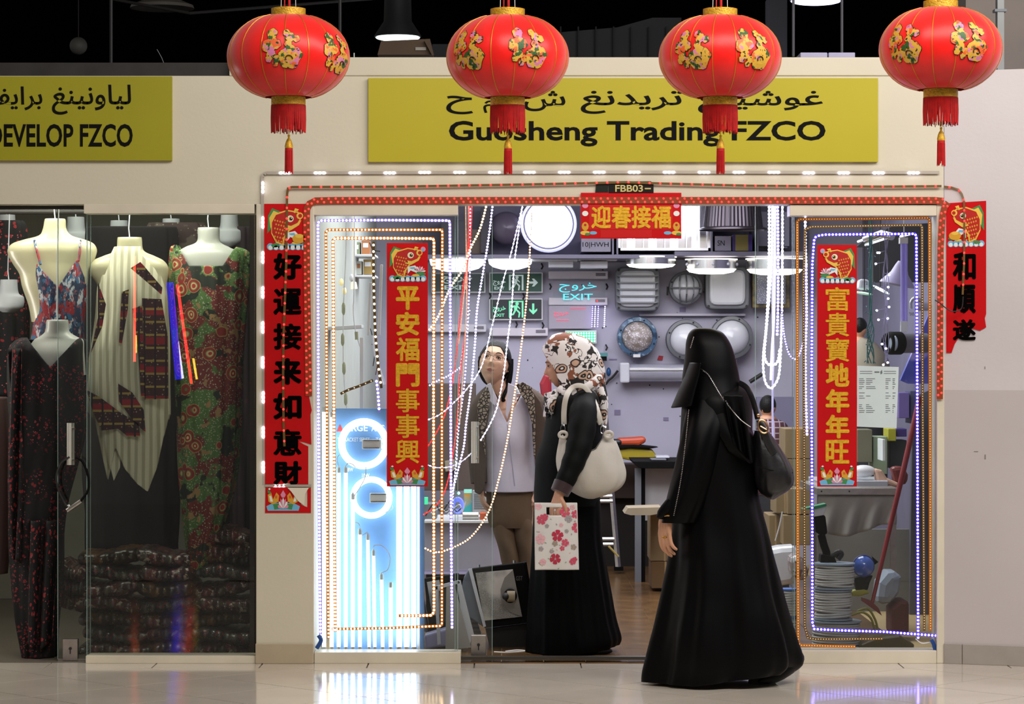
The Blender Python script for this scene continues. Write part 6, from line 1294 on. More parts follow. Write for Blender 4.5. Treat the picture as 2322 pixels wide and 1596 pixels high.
MB().pbox(-60, 466, 189, 474, .04, .03).build('trim_12', m_dark, kind='structure')
MB().tube([Wp(-60, 480, .6), Wp(580, 480, .6)], .012, 8).build('clothes_rail', m_dark, label='dark clothes rail across the top of the fashion window', cat='rail')
# wrapped folded garments piled on the floor
rs = random.Random(21); pk = 0
def packet(x0, x1, y0, y1, Y, m, label):
    t = thing('wrapped_garment', label, 'garment', Wp((x0 + x1)/2, y1, Y), 'wrapped folded garments piled in the fashion window'); s1, s2_, tilt = rs.uniform(0, 6), rs.uniform(0, 6), rs.uniform(-.014, .014)
    mb = MB(); cx, cy = (x0+x1)/2, (y0+y1)/2; c = Wp(cx, cy, Y + .22); A = Lp((x1-x0)/2, Y); H = Lp((y1-y0)/2, Y); vs = []; fs = []; nu, nv = 60, 14
    for i in range(nv):
        b = 2*PI*i/nv
        for k in range(nu + 1):
            u = -1 + 2*k/nu; e = (1 - abs(u)**6) ** .5 if abs(u) < 1 else 0
            z = H * math.copysign(abs(math.sin(b)) ** .55, math.sin(b)) * (.5 + .5*e) * (1 + .10*math.sin(5*u + s1) + .05*math.sin(19*u + s2_) + .03*math.sin(41*u)); y = .22 * math.cos(b) * (.8 + .2*e) * (1 + .05*math.sin(13*u + s2_))
            vs.append(c + Vector((u*A, y, z + .012*math.sin(2.2*u + s1) + tilt*u)))
    for i in range(nv):
        for k in range(nu): fs.append((i*(nu+1)+k, i*(nu+1)+k+1, ((i+1)%nv)*(nu+1)+k+1, ((i+1)%nv)*(nu+1)+k))
    fs += [tuple(i*(nu+1) for i in range(nv)), tuple(i*(nu+1)+nu for i in range(nv))]
    mb.add(vs, fs).build('folded_cloth', m, t, smooth='all')
tier = ['bottom', 'second', 'third', 'fourth', 'fifth', 'sixth', 'seventh', 'eighth', 'ninth']
for j in range(7):
    yb_ = 1488 - j * 35; cols = [(194, 330), (322, 456), (448, 580)]
    for i, (a, b) in enumerate(cols):
        mm_ = (m_pack, m_pack2, m_pack3, m_pack)[(i * 2 + j) % 4]
        packet(a + rs.uniform(-8, 4), b + rs.uniform(-6, 10) * (i < 2), yb_ - 38, yb_, .35 + rs.uniform(0, .06) + j*.02, mm_, '%s wrapped dark garment in the %s pile of the fashion window, counted from the floor' % (tier[j], ['left', 'middle', 'right'][i]))
for j in range(2):
    packet(472, 580, 1222 - j * 26, 1262 - j * 24, .5, m_pack, '%s wrapped garment on the raised right corner of the pile' % ('lower', 'upper')[j])
for j in range(3): packet(136, 205, 1330 + j * 34 - 60, 1370 + j * 34 - 60, .4, (m_pack, m_pack2, m_pack)[j], '%s wrapped garment behind the left glass door' % ('highest', 'middle', 'lowest')[j])
t = thing('cable_lock', 'black loop lock with steel barrel hanging from the left door handle', 'lock', Wp(160, 1160, .04))
MB().tube(ppath([(172, 1036), (188, 1048), (200, 1080), (200, 1110), (186, 1132), (176, 1144)], .05, 6), .006, 8).build('cable', m_blk, t, smooth=True); MB().tube(ppath([(158, 1036), (138, 1050), (128, 1080), (132, 1110), (144, 1136), (154, 1150)], .05, 6), .0052, 8).build('cable', mk('cable_clear', '2c2c2a', .2), t, smooth=True)
MB().tube([Wp(152, 1158, .05), Wp(184, 1136, .05)], .011, 12).build('barrel', m_steel, t, smooth=True); MB().ell(Wp(156, 1147, .045), .008, 10, 8).build('barrel_ring', m_chrome, t, smooth=True)
# neon tubes of the shop opposite, behind the viewer; they show as reflections in the fashion window
for i, (px, y0, y1, r, col, slant, st) in enumerate(((305, 580, 820, 3, 'ff4a30', 0, 26), (402, 645, 870, 3.4, 'ff3020', 32, 26), (385, 640, 860, 8, '2a20ff', 20, 10), (400, 758, 858, 3, 'e0e0ff', 14, 22), (438, 812, 860, 2.6, 'ffd040', 8, 22), (308, 760, 800, 2.4, 'ffd040', 0, 20))):
    a = Wp(px, y0, .05); Ym = -14.0; k = (2 * D0 + .1 - .0 + 1) / (D0)   # mirrored path length ratio
    def mir(x, y): p = Wp(x, y, 14.1); return Vector((p.x, -14.0, p.z))
    MB().tube([mir(px, y0), mir(px + slant, y1)], r * 27.1 / F, 8).build('neon_tube', mk('neon_%d' % i, 'ffffff', emit=st, ecol=col, sample=False), label='%s neon tube of the shop opposite, seen mirrored in the fashion window' % ['left red', 'slanting red', 'broad blue', 'thin white', 'right yellow', 'left yellow'][i], cat='neon tube', smooth=True)
# ------------------------------------------------ people
def head_geo(mb, c, Rm, sc=1.0, nu=120, nv=90, female=True):
    """sculpted head, local: x across, -y forward, z up; returns nothing"""
    c = Vector(c); vs = []; fs = []
    g = lambda x, s: math.exp(-(x / s) ** 2)
    for i in range(nv + 1):
        p = PI * i / nv
        for k in range(nu):
            a = 2*PI*k/nu; x = .074 * math.sin(p) * math.cos(a); y = .093 * math.sin(p) * math.sin(a); z = -.112 * math.cos(p)
            if z < -.01:
                t = min(1, (-.01 - z) / .1); x *= 1 - .36 * t ** 1.6; 
                if y > 0: y *= 1 - .55 * t
                else: y *= 1 - .10 * t; y -= .012 * t * (1 if y < -.03 else .3)
            if y < 0:
                fr = min(1, -y / .06)
                y += fr * .004 * g(x, .03) * 0
                y += fr * .009 * (g(x - .031, .014) + g(x + .031, .014)) * g(z - .008, .013)      # sockets
                y -= fr * .004 * g(x, .05) * g(z - .033, .012)                                     # brow
                nz = -.026; prog = max(0, min(1, (.016 - z) / (.016 - nz))) if z > nz else max(0, 1 - (nz - z) / .012)
                y -= fr * (.024 * prog ** 1.3) * g(x, .0085 + .005 * prog)                          # nose
                y -= fr * .006 * g(z + .035, .006) * (g(x - .011, .006) + g(x + .011, .006))        # nostril wings
                y -= fr * .0075 * g(x, .021) * (g(z + .053, .0055) + g(z + .066, .0065) * 1.05)      # lips
                y += fr * .002 * g(x, .02) * g(z + .0595, .0025)
                y -= fr * .007 * g(x, .02) * g(z + .094, .014)                                      # chin
                y -= fr * .004 * (g(x - .042, .018) + g(x + .042, .018)) * g(z + .02, .02)           # cheeks
            vs.append(c + Rm @ (Vector((x, y, z)) * sc))
    for i in range(nv):
        for k in range(nu): fs.append((i*nu+k, i*nu+(k+1) % nu, (i+1)*nu+(k+1) % nu, (i+1)*nu+k))
    mb.add(vs, fs)
    for s in (-1, 1):                                                                              # ears
        mb.ell(c + Rm @ (Vector((s * .074, .012, -.004)) * sc), (.008*sc, .017*sc, .03*sc), 12, 8, Rm)
def face_details(t, c, Rm, sc, eye=True, both=(1, -1), brow_m=None, lips=True, closed=False):
    c = Vector(c); L = lambda x, y, z: c + Rm @ (Vector((x, y, z)) * sc)
    if lips:
        for zc, rr, dy in ((-.0545, .0026, 0), (-.0625, .0034, .0012)):
            n_ = 13; pts = [L(-.0195 + .039 * k / (n_-1), -.0885 + dy + .010 * abs(-1 + 2 * k / (n_-1)) ** 2, zc + (-.0585 - zc) * abs(-1 + 2*k/(n_-1)) ** 2.2 + (.0012 * math.cos(4 * PI * k / (n_-1)) if rr < .003 else 0)) for k in range(n_)]
            MB().tube(pts, [rr * max(.15, 1 - abs(-1 + 2*k/(n_-1)) ** 2) * sc for k in range(n_)], 8).build('lip', m_lip, t, smooth=True)
    for s in both:
        if not closed:
            MB().ell(L(s*.031, -.0745, .008), (.0125*sc, .008*sc, .0052*sc), 16, 12, Rm).build('eye', mk('eye_white', 'd8d0c8', .2), t, smooth=True)
            MB().ell(L(s*.031, -.0815, .008), (.0044*sc, .002*sc, .0044*sc), 14, 10, Rm).build('iris', mk('iris_dark', '1a0e08', .15), t, smooth=True)
        MB().tube(smooth_path([L(s*.017, -.084, .006), L(s*.024, -.086, .0118), L(s*.034, -.084, .0128), L(s*.045, -.077, .008)], 5), [.0008 + .0014 * math.sin(PI * i / 15) for i in range(16)], 6).build('eyelashes', m_hair, t, smooth=True)
        MB().tube(smooth_path([L(s*.014, -.0925, .026), L(s*.026, -.0925, .0325), L(s*.04, -.086, .032), L(s*.05, -.076, .026)], 5), [.0008 + .0024 * math.sin(PI * i / 15) for i in range(16)], 6, flat=.6).build('eyebrow', brow_m or m_hair, t, smooth=True)
def hand_geo(mb, w_, d, nrm, side, curl=.5, sc=1.0, spread=.02):
    """w_ wrist, d direction of the hand, nrm back-of-hand normal, side +1/-1 for thumb side; curl in radians per joint"""
    w_ = Vector(w_); d = Vector(d).normalized(); nrm = Vector(nrm); nrm = (nrm - d * nrm.dot(d)).normalized(); s = d.cross(nrm) * side
    kn = []
    for k in range(4):
        off = (1.5 - k) * .0195 * sc; b = w_ + d * (.086 - .004 * abs(k - 1)) * sc + s * off; kn.append(b)
        mb.tube([w_ + s * off * .5 - d * .01 * sc, w_ + d * .045 * sc + s * off * .8, b], [.013*sc, .0125*sc, .0098*sc], 8)
        L = (.040, .045, .042, .033)[k] * sc; dd = (d + s * (1.5 - k) * spread * 1.5).normalized(); ax = s; pts = [b]; r = [.0092*sc]; cu = 0
        for j in range(3):
            cu += curl * (.7 if j == 0 else 1); v = dd * math.cos(cu) - nrm * math.sin(cu); pts.append(pts[-1] + v * L * (1, .68, .55)[j]); r.append((.0084, .0078, .006)[j] * sc)
        mb.tube(smooth_path(pts, 3), list(np.interp(np.linspace(0, 3, 10), [0, 1, 2, 3], r)), 8); mb.ell(pts[-1], r[-1], 8, 6)
    tb = w_ + d * .02 * sc + s * .022 * sc; v1 = (d * .75 + s * .6 - nrm * .35).normalized(); v2 = (d * .9 + s * .15 - nrm * .45).normalized()
    mb.tube(smooth_path([tb, tb + v1 * .036 * sc, tb + v1 * .036 * sc + v2 * .030 * sc, tb + v1 * .036*sc + v2 * .030*sc + (v2 - nrm * .4).normalized() * .022 * sc], 3), list(np.interp(np.linspace(0, 3, 10), [0, 1, 2, 3], [.014*sc, .0115*sc, .0095*sc, .007*sc])), 8)
    mb.ell(tb + v1 * .036*sc + v2 * .030*sc + (v2 - nrm * .4).normalized() * .022*sc, .007*sc, 8, 6)
def body_geo(mb, neck, hips, chest_r=(.15, .095), hip_r=(.155, .11), feet=None, neck_to=None):
    neck = Vector(neck); hips = Vector(hips)
    ring = [(neck + Vector((0, 0, .0)), .05, .055), (neck - Vector((0, 0, .03)), .075, .06), (neck - Vector((0, 0, .07)), chest_r[0], chest_r[1] * .85)]
    sh = neck - Vector((0, 0, .07))
    for f, a, b in ((.25, chest_r[0], chest_r[1]), (.55, chest_r[0] * .82, chest_r[1] * .85), (.8, hip_r[0] * .9, hip_r[1] * .9), (1.0, hip_r[0], hip_r[1])):
        ring.append((sh.lerp(hips, f), a, b))
    ring.append((hips - Vector((0, 0, .1)), hip_r[0] * .85, hip_r[1] * .85)); vs = []; n = 28
    for c, a, b in ring:
        for k in range(n): an = 2*PI*k/n; vs.append(c + Vector((a * math.cos(an), b * math.sin(an), 0)))
    m_ = len(ring); fs = [(i*n+k, i*n+(k+1) % n, (i+1)*n+(k+1) % n, (i+1)*n+k) for i in range(m_-1) for k in range(n)] + [tuple(range(n)), tuple((m_-1)*n+k for k in range(n))]
    mb.add(vs, fs)
def leg(mb, hip, knee, ankle, toe):
    mb.tube(smooth_path([hip, knee, ankle], 5), list(np.interp(np.linspace(0, 2, 11), [0, 1, 2], [.06, .044, .034])), 12)
    mb.tube([Vector(ankle) + Vector((0, 0, .0)), Vector(ankle) * .4 + Vector(toe) * .6 + Vector((0, 0, .01)), toe], [.036, .034, .022], 10)

# --- shopkeeper
YK = 1.2
t = thing('person', 'woman with glasses, white shirt, khaki trousers and open brown cardigan behind light strings', 'person', (Wp(1150, 0, YK).x, YK, 0), 'people at the shop')
hc = Wp(1121, 824, YK - .02); Rm = Matrix.Rotation(R_(-10), 3, 'Z') @ Matrix.Rotation(R_(8), 3, 'Y') @ Matrix.Rotation(R_(-17), 3, 'X'); sc = 1.02
mb = MB(); head_geo(mb, hc, Rm, sc)
nk = Wp(1142, 905, YK + .03)
mb.tube([hc + Rm @ Vector((0, .025, -.05)), nk + Vector((-.012, -.0, .02)), nk - Vector((0, 0, .05))], [.052, .05, .07], 20)
body_geo(mb, nk, Wp(1160, 1120, YK + .03), (.15, .085), (.105, .08))
shl = Wp(1092, 925, YK + .03); shr = Wp(1222, 925, YK + .03)
mb.tube(smooth_path([Wp(1150, 925, YK+.03), shl, Wp(1084, 1010, YK), Wp(1088, 1090, YK - .04)], 4), list(np.interp(np.linspace(0, 3, 13), [0, 1, 2, 3], [.05, .045, .036, .026])), 12)
mb.tube(smooth_path([Wp(1160, 925, YK+.03), shr, Wp(1238, 1010, YK + .05), Wp(1225, 1085, YK + .02)], 4), list(np.interp(np.linspace(0, 3, 13), [0, 1, 2, 3], [.05, .045, .036, .026])), 12)
hand_geo(mb, Wp(1088, 1090, YK - .04), (.1, 0, -1), (-1, -.2, 0), 1, .35); hand_geo(mb, Wp(1225, 1085, YK + .02), (0, 0, -1), (1, -.2, 0), -1, .35)
hy = Wp(1160, 1130, YK + .03)
leg(mb, hy + Vector((-.05, 0, -.02)), Vector((hy.x - .012, YK + .01, .50)), Vector((hy.x + .012, YK + .02, .07)), Vector((hy.x - .0, YK - .14, .025)))
leg(mb, hy + Vector((.055, 0, -.02)), Vector((hy.x + .068, YK + .03, .50)), Vector((hy.x + .085, YK + .06, .07)), Vector((hy.x + .10, YK - .10, .025)))
q = remeshed(mb, .0038, 2); Ri = Rm.transposed()
def paint_lips(q, c, sc):
    for i, f in enumerate(q.f):
        m_ = sum((Vector(q.v[j]) for j in f), Vector()) / len(f); l = Ri @ (m_ - c) / sc
        if False and abs(l.x) < .023 and abs(l.z + .060) < .0105 * (1 - abs(l.x) / .030): q.mi[i] = 1
paint_lips(q, hc, sc)
q.build('body', [m_skin, m_lip], t, smooth='all', fix=False)
face_details(t, hc, Rm, sc, brow_m=mk('brow_soft', '3a2a22', .8))
L = lambda x, y, z: hc + Rm @ (Vector((x, y, z)) * sc)
hm = MB()                                                     # hair: cap drawn back, with long tail on the right
vs = []; fs = []; nu, nv = 160, 100
for i in range(nv + 1):
    p = PI * i / nv * .9
    for k in range(nu):
        a = 2*PI*k/nu; x = .081 * math.sin(p) * math.cos(a); y = .012 + .101 * math.sin(p) * math.sin(a); z = .004 + .116 * math.cos(p)
        vs.append(L(x, y, z))
for i in range(nv):
    for k in range(nu):
        zz = .116 * math.cos(PI * (i + .5) / nv * .9); yy = math.sin(2*PI*(k+.5)/nu) * math.sin(PI*(i+.5)/nv*.9); xx = abs(math.cos(2*PI*(k+.5)/nu) * math.sin(PI*(i+.5)/nv*.9))
        if zz > .066 - .10 * max(0, xx - .35) and yy < 0.1 or yy >= .1 or (yy > -.18 and zz > -.03): fs.append((i*nu+k, i*nu+(k+1) % nu, (i+1)*nu+(k+1) % nu, (i+1)*nu+k))
hm.add(vs, fs).build('hair', m_hair, t, smooth='all', solid=.006)
MB().tube(smooth_path([L(.074, .02, .04), L(.082, .03, -.02), L(.08, .05, -.09), L(.07, .05, -.17), Wp(1168, 900, YK + .1)], 4), [.016]*8 + [.010]*9, 10).build('hair_lock', m_hair, t, smooth=True)
MB().tube(smooth_path([L(-.070, .0, .05), L(-.078, .01, .0), L(-.074, .03, -.06)], 4), [.010]*5 + [.006]*4, 8).build('hair_lock', m_hair, t, smooth=True)
gl = thing('glasses', None, None, L(0, -.1, 0)); gl.parent = t; gl.location = WL[gl] - WL[t]
for s in (-1, 1):
    MB().tube([L(s*.032 + .024*max(-.95, min(.95, 1.25*math.cos(a))), -.101, .004 + .0145*max(-.9, min(.9, 1.2*math.sin(a)))) for a in [2*PI*k/28 for k in range(28)]], .0011, 6, closed=True).build('rim', mk('glasses_frame', '3c3038', .3, .6), gl)
    MB().tube([L(s*.056, -.100, .008), L(s*.080, -.04, .010), L(s*.082, .01, .006)], .0013, 6).build('temple', mk('glasses_frame', '3c3038', .3, .6), gl)
MB().tube([L(-.009, -.103, .008), L(0, -.109, .010), L(.009, -.103, .008)], .0012, 6).build('bridge', mk('glasses_frame', '3c3038', .3, .6), gl)
m_shirt = mk('white_shirt', 'd3d0de', .7, bump=(14, .3)); m_card = mk('brown_cardigan', '54463c', .85, bump=(60, .2)); m_leo = pattern('leopard_trim', 'a09484', [('edge', 55, .09, .16, '2c241e'), ('vor', 55, .1, .2, '7c6a54')], .8)
m_khaki = mk('khaki_trousers', '6e5a44', .8, bump=(12, .4))
mb = MB()
def shirtk(px, py, s):
    if s < -.1: return py > 893
    return py > 958 - abs(px - 1150) * 2.0 if abs(px - 1150) < 40 else py > 874
loft(mb, [(876, 1112, 1176, .05, .03), (888, 1096, 1196, .085, .03), (902, 1086, 1222, .105, .02), (940, 1090, 1218, .115, .02), (990, 1094, 1214, .125, .01), (1040, 1096, 1212, .12, .02), (1080, 1096, 1214, .125, .02), (1114, 1096, 1212, .13, .02)], YK, 80, 70, lambda a, py: .012 * math.sin(py * .06 + 3 * a) + .01 * math.cos(9 * a + py * .02), shirtk, caps=False)
mb.build('shirt', m_shirt, t, smooth='all', solid=.003)
MB().prism([(1104, 872), (1112, 868), (1128, 905), (1122, 920), (1098, 898)], YK - .13, .008).build('collar', m_shirt, t, bevel=.002); MB().prism([(1152, 868), (1170, 876), (1172, 905), (1160, 918), (1150, 950), (1146, 940)], YK - .13, .008).build('collar', m_shirt, t, bevel=.002)
MB().tube([Wp(1150 + (y - 960) * .12, y, YK - .128 + (y > 1060) * .004) for y in range(962, 1112, 14)], .0025, 5).build('placket_seam', mk('seam', 'a8a4b4', .8), t)
mb = MB()
loft(mb, [(1100, 1102, 1208, .115, .03), (1150, 1103, 1208, .12, .03), (1180, 1106, 1208, .112, .03), (1196, 1112, 1207, .10, .03)], YK, 40, 16, None, None, caps=False)
mb.build('trouser_seat', m_khaki, t, smooth='all')
for nm, rows in (('leg', [(1160, 1112, 1156, .08, .02), (1200, 1118, 1168, .09, .02), (1260, 1134, 1176, .08, .01), (1310, 1144, 1180, .07, .01), (1380, 1150, 1182, .06, .02), (1425, 1146, 1188, .06, .03), (1440, 1144, 1190, .065, .03)]), ('leg', [(1160, 1160, 1205, .08, .03), (1200, 1160, 1208, .09, .03), (1260, 1168, 1210, .08, .04), (1310, 1174, 1208, .07, .04), (1380, 1180, 1210, .06, .06), (1425, 1180, 1214, .06, .06), (1440, 1180, 1216, .065, .06)])):
    mb = MB(); loft(mb, rows, YK, 32, 50, lambda a, py: .03 * math.sin(py * .09 + 2 * a)); mb.build('trouser_leg', m_khaki, t, smooth='all')
for s, pts in ((-1, [Wp(1118, 893, YK + .03), Wp(1094, 925, YK + .01), Wp(1082, 1000, YK - .01), Wp(1086, 1095, YK - .05)]), (1, [Wp(1182, 893, YK + .03), Wp(1220, 925, YK + .03), Wp(1242, 1000, YK + .05), Wp(1230, 1085, YK + .02)])):
    MB().tube(smooth_path(pts, 6), list(np.interp(np.linspace(0, 3, 19), [0, 1, 2, 3], [.055, .062, .05, .042])), 18).build('cardigan_sleeve', m_card, t, smooth=True)
for poly, m, nm, dy in (([(1100, 880), (1090, 900), (1078, 960), (1074, 1060), (1076, 1116), (1088, 1122), (1098, 1110), (1104, 1040), (1102, 980), (1110, 930), (1108, 900)], m_card, 'cardigan_front', .02), ([(1182, 876), (1206, 884), (1226, 910), (1240, 960), (1240, 1060), (1216, 1060), (1208, 1000), (1206, 950), (1196, 920)], m_card, 'cardigan_front', .02), ([(1106, 876), (1112, 898), (1108, 930), (1098, 980), (1102, 1040), (1096, 1010), (1086, 960), (1082, 920), (1092, 892)], m_leo, 'printed_trim', .0), ([(1170, 872), (1186, 866), (1206, 878), (1212, 905), (1214, 950), (1214, 1035), (1210, 1035), (1206, 960), (1196, 920), (1182, 896)], m_leo, 'printed_trim', .0)):
    mb = MB(); mb.prism(poly, YK - .135 + dy, .05 if nm == 'cardigan_front' else .012); mb.build(nm, m, t, bevel=.006)
for s in (-1, 1): MB().ell((hy.x + (.09 if s > 0 else -.03), YK - .04, .045), (.045, .12, .045), 20, 12).build('shoe', m_blk, t, smooth=True)

# --- woman in the patterned headscarf
YH = .48
t = thing('person', 'woman in a patterned headscarf and long black dress, seen in profile holding a floral bag', 'person', (Wp(1300, 0, YH).x, YH, 0), 'people at the shop')
hc = Wp(1282, 829, YH); Rm = Matrix.Rotation(R_(-90), 3, 'Z') @ Matrix.Rotation(R_(9), 3, 'X'); sc = .99; Ri = Rm.transposed()
mb = MB(); head_geo(mb, hc, Rm, sc)
mb.tube([hc + Vector((.02, 0, -.05)), Wp(1305, 900, YH), Wp(1308, 925, YH)], [.052, .052, .075], 20)
body_geo(mb, Wp(1308, 905, YH), Wp(1292, 1130, YH + .02), (.11, .16), (.14, .16))
el = Wp(1312, 1020, YH - .31); wr = Wp(1267, 1122, YH - .36)
mb.tube(smooth_path([Wp(1320, 925, YH - .12), Wp(1324, 960, YH - .24), el, wr], 4), list(np.interp(np.linspace(0, 3, 13), [0, 1, 2, 3], [.055, .048, .038, .025])), 12)
hand_geo(mb, wr, (-.22, -.05, -1), (-.75, -.75, .0), -1, .62, .98)
mb.tube(smooth_path([Wp(1305, 925, YH + .12), Wp(1300, 970, YH + .2), Wp(1290, 1030, YH + .2), Wp(1250, 1090, YH + .15)], 4), list(np.interp(np.linspace(0, 3, 13), [0, 1, 2, 3], [.055, .048, .038, .025])), 12)
hand_geo(mb, Wp(1250, 1090, YH + .15), (-.6, -.1, -.8), (0, .8, .6), -1, .5)
for dy in (-.08, .08): leg(mb, Wp(1292, 1130, YH) + Vector((0, dy, 0)), Vector((Wp(1290, 0, YH).x, YH + dy, .48)), Vector((Wp(1295, 0, YH).x, YH + dy, .07)), Vector((Wp(1235, 0, YH).x, YH + dy, .025)))
q = remeshed(mb, .0038, 2); paint_lips(q, hc, sc); q.build('body', [m_skin2, m_lip], t, smooth='all', fix=False)
face_details(t, hc, Rm, sc, both=(1, -1), closed=False)
m_scarf = pattern('scarf_print', 'e4dfdc', [('line', 9, .006, .010, '2a2220'), ('noise', 12, .42, .43, '8a5238'), ('noise', 12, .395, .405, '181210'), ('noise', 15, .40, .41, '1a1412'), ('ring', 11, .30, .32, '2a1c18'), ('ring', 11, .24, .26, 'c8a48c'), ('ring', 11, .14, .16, '1a1210'), ('ring', 11, .07, .08, 'e4dfdc')], .75, .10, 7)
def scarfk(px, py, s):
    fe = np.interp(py, [757, 790, 812, 830, 850, 870, 885, 900, 960], [1255, 1228, 1240, 1254, 1262, 1268, 1268, 1200, 1200])
    if px < fe: return False
    return py < np.interp(px, [1235, 1256, 1276, 1300, 1330, 1350, 1362, 1380], [945, 935, 908, 886, 880, 905, 958, 965]) if s > 0 else py < 930
mb = MB()
loft(mb, [(755, 1272, 1292, .02, 0), (757, 1262, 1302, .04), (764, 1246, 1324, .065), (778, 1234, 1344, .088), (795, 1230, 1355, .102), (812, 1230, 1363, .108), (832, 1234, 1369, .11), (855, 1236, 1372, .108), (878, 1236, 1374, .112), (900, 1234, 1377, .14), (925, 1232, 1378, .17), (965, 1232, 1376, .185)], YH, 150, 110, lambda a, py: .010 * math.sin(py * .07 + 5 * a) + .006 * math.sin(11 * a + py * .12), scarfk, caps=False)
mb.build('headscarf', m_scarf, t, smooth='all', solid=.004)
MB().tube(smooth_path([Wp(1262, 886, YH - .075), Wp(1258, 900, YH - .10), Wp(1250, 918, YH - .12), Wp(1246, 938, YH - .11)], 5), [.014, .018, .020, .021, .022, .023, .024, .025, .025, .024, .023, .022, .02, .018, .014, .01], 10).build('scarf_end', m_scarf, t, smooth=True)
MB().tube(smooth_path([Wp(1268, 880, YH - .09), Wp(1285, 893, YH - .13), Wp(1312, 888, YH - .15), Wp(1340, 872, YH - .14), Wp(1366, 850, YH - .07)], 5), [.012] + [.022] * 18 + [.012, .01], 10).build('scarf_fold', m_scarf, t, smooth=True)
MB().tube(smooth_path([Wp(1360, 880, YH - .10), Wp(1368, 910, YH - .12), Wp(1368, 940, YH - .12), Wp(1366, 962, YH - .11)], 5), [.02] * 10 + [.018, .016, .014, .011, .008, .004], 10).build('scarf_end', m_scarf, t, smooth=True)
m_green = mk('dark_green_jersey', '030605', .6, bump=(30, .1), spec=.15)
mb = MB()
def dressf(a, py): return (.03 * math.cos(9 * a + py * .004) + .02 * math.cos(17 * a)) * min(1, max(0, (py - 1120) / 200))
loft(mb, [(880, 1272, 1330, .09), (892, 1256, 1352, .15), (905, 1246, 1362, .19), (940, 1240, 1368, .20), (985, 1232, 1366, .185), (1030, 1219, 1362, .17), (1070, 1213, 1360, .17), (1110, 1212, 1360, .175), (1145, 1212, 1360, .18)], YH, 80, 60, lambda a, py: .01 * math.sin(py * .08 + 4 * a), None, caps=False)
mb.build('upper_dress', m_green, t, smooth='all', solid=.003)
mb = MB()
loft(mb, [(1108, 1216, 1356, .165), (1145, 1211, 1361, .175), (1220, 1208, 1364, .185), (1290, 1205, 1374, .20), (1350, 1201, 1384, .21), (1410, 1197, 1394, .225), (1455, 1194, 1404, .235), (1474, 1193, 1400, .235)], YH, 120, 80, dressf, None, caps=False, shift=lambda p, a, py: p + Vector((0, 0, .028 * max(0, math.cos(a)) * max(0, (py - 1380) / 94))))
mb.build('long_skirt', m_abaya2, t, smooth='all', solid=.003)
MB().ell((Wp(1345, 0, YH).x, YH - .15, .022), (.09, .035, .022), 18, 10).build('shoe', m_blk, t, smooth=True)
mb = MB(); mb.tube(smooth_path([Wp(1325, 905, YH - .12), Wp(1322, 950, YH - .24), Wp(1312, 1015, YH - .31), Wp(1290, 1072, YH - .34), Wp(1269, 1116, YH - .36)], 6), [x * (1 + .04 * math.sin(i * 1.7)) for i, x in enumerate(np.interp(np.linspace(0, 4, 25), [0, 1, 2, 3, 4], [.066, .070, .062, .050, .042]))], 22)
mb.build('sleeve', m_green, t, smooth=True)
MB().tube([Wp(1279, 1096, YH - .35), Wp(1269, 1117, YH - .36)], [.05, .046], 18).build('cuff', mk('maroon_cuff', '2a0a10', .6, sheen=.3), t, smooth=True)
a_ = Wp(1258, 1157, YH - .40); MB().ell(a_, .006, 10, 8).build('ring', m_chrome, t, smooth=True)
t = thing('sunglasses', 'black sunglasses hooked at the chest of the woman in the patterned headscarf', 'sunglasses', Wp(1240, 950, YH - .12))
for y in (928, 940): MB().ell(Wp(1240 + (y - 928) * .2, y, YH - .13), (Lp(5.5), .006, Lp(7)), 16, 10).build('lens', mk('dark_lens', '080a0c', .08), t, smooth=True)
MB().tube([Wp(1246, 920, YH - .14), Wp(1252, 935, YH - .14), Wp(1250, 950, YH - .13)], .002, 6).build('temple', m_chrome, t)

# white shoulder bag
t = thing('shoulder_bag', 'slouchy white leather bag on the shoulder of the woman in the patterned headscarf', 'bag', Wp(1345, 1130, YH - .24), 'handbags carried by the women')
m_wl = mk('white_leather', 'c8c2b6', .5, bump=(9, .5))
mb = MB(); YBg = YH - .24
def bagk(px, py, s): return py > np.interp(px, [1262, 1276, 1300, 1325, 1350, 1372, 1386, 1392], [1004, 985, 1018, 1030, 1018, 985, 984, 1000])
loft(mb, [(982, 1272, 1388, .03), (1000, 1268, 1396, .05), (1020, 1265, 1404, .07), (1045, 1263, 1411, .085), (1070, 1266, 1418, .09), (1090, 1274, 1416, .085), (1108, 1288, 1402, .07), (1120, 1306, 1378, .05), (1127, 1322, 1356, .03), (1130, 1334, 1346, .01)], YBg, 100, 80, lambda a, py: .02 * math.sin(7 * a + py * .03) * min(1, (py - 980) / 60) + .012 * math.cos(13 * a - py * .05), bagk, caps=False)
mb.build('bag_body', m_wl, t, smooth='all', solid=.004)
for x, y in ((1277, 986), (1380, 986)):
    MB().tube([Wp(x + 9 * math.cos(a) , y + 7 * math.sin(a), YBg - .055) for a in [2*PI*k/16 for k in range(16)]], .008, 8, closed=True).build('knot', m_wl, t, smooth=True)
for pts, r in (([(1279, 962), (1279, 930), (1284, 900), (1296, 880), (1312, 874), (1328, 880), (1345, 905), (1356, 935), (1363, 962)], .2),):
    path = [Wp(x, y, YBg + (.06 if 2 < i < 7 else 0)) for i, (x, y) in enumerate(pts)]
    MB().tube(smooth_path(path, 6), Lp(6.5), 10, flat=.35).build('strap', m_wl, t, smooth=True)
MB().tube(smooth_path([Wp(x, y, YBg + .10) for x, y in ((1290, 950), (1290, 920), (1298, 892), (1314, 884), (1328, 892), (1340, 915), (1350, 940), (1360, 960))], 6), Lp(4.5), 10, flat=.35).build('strap', m_wl, t, smooth=True)
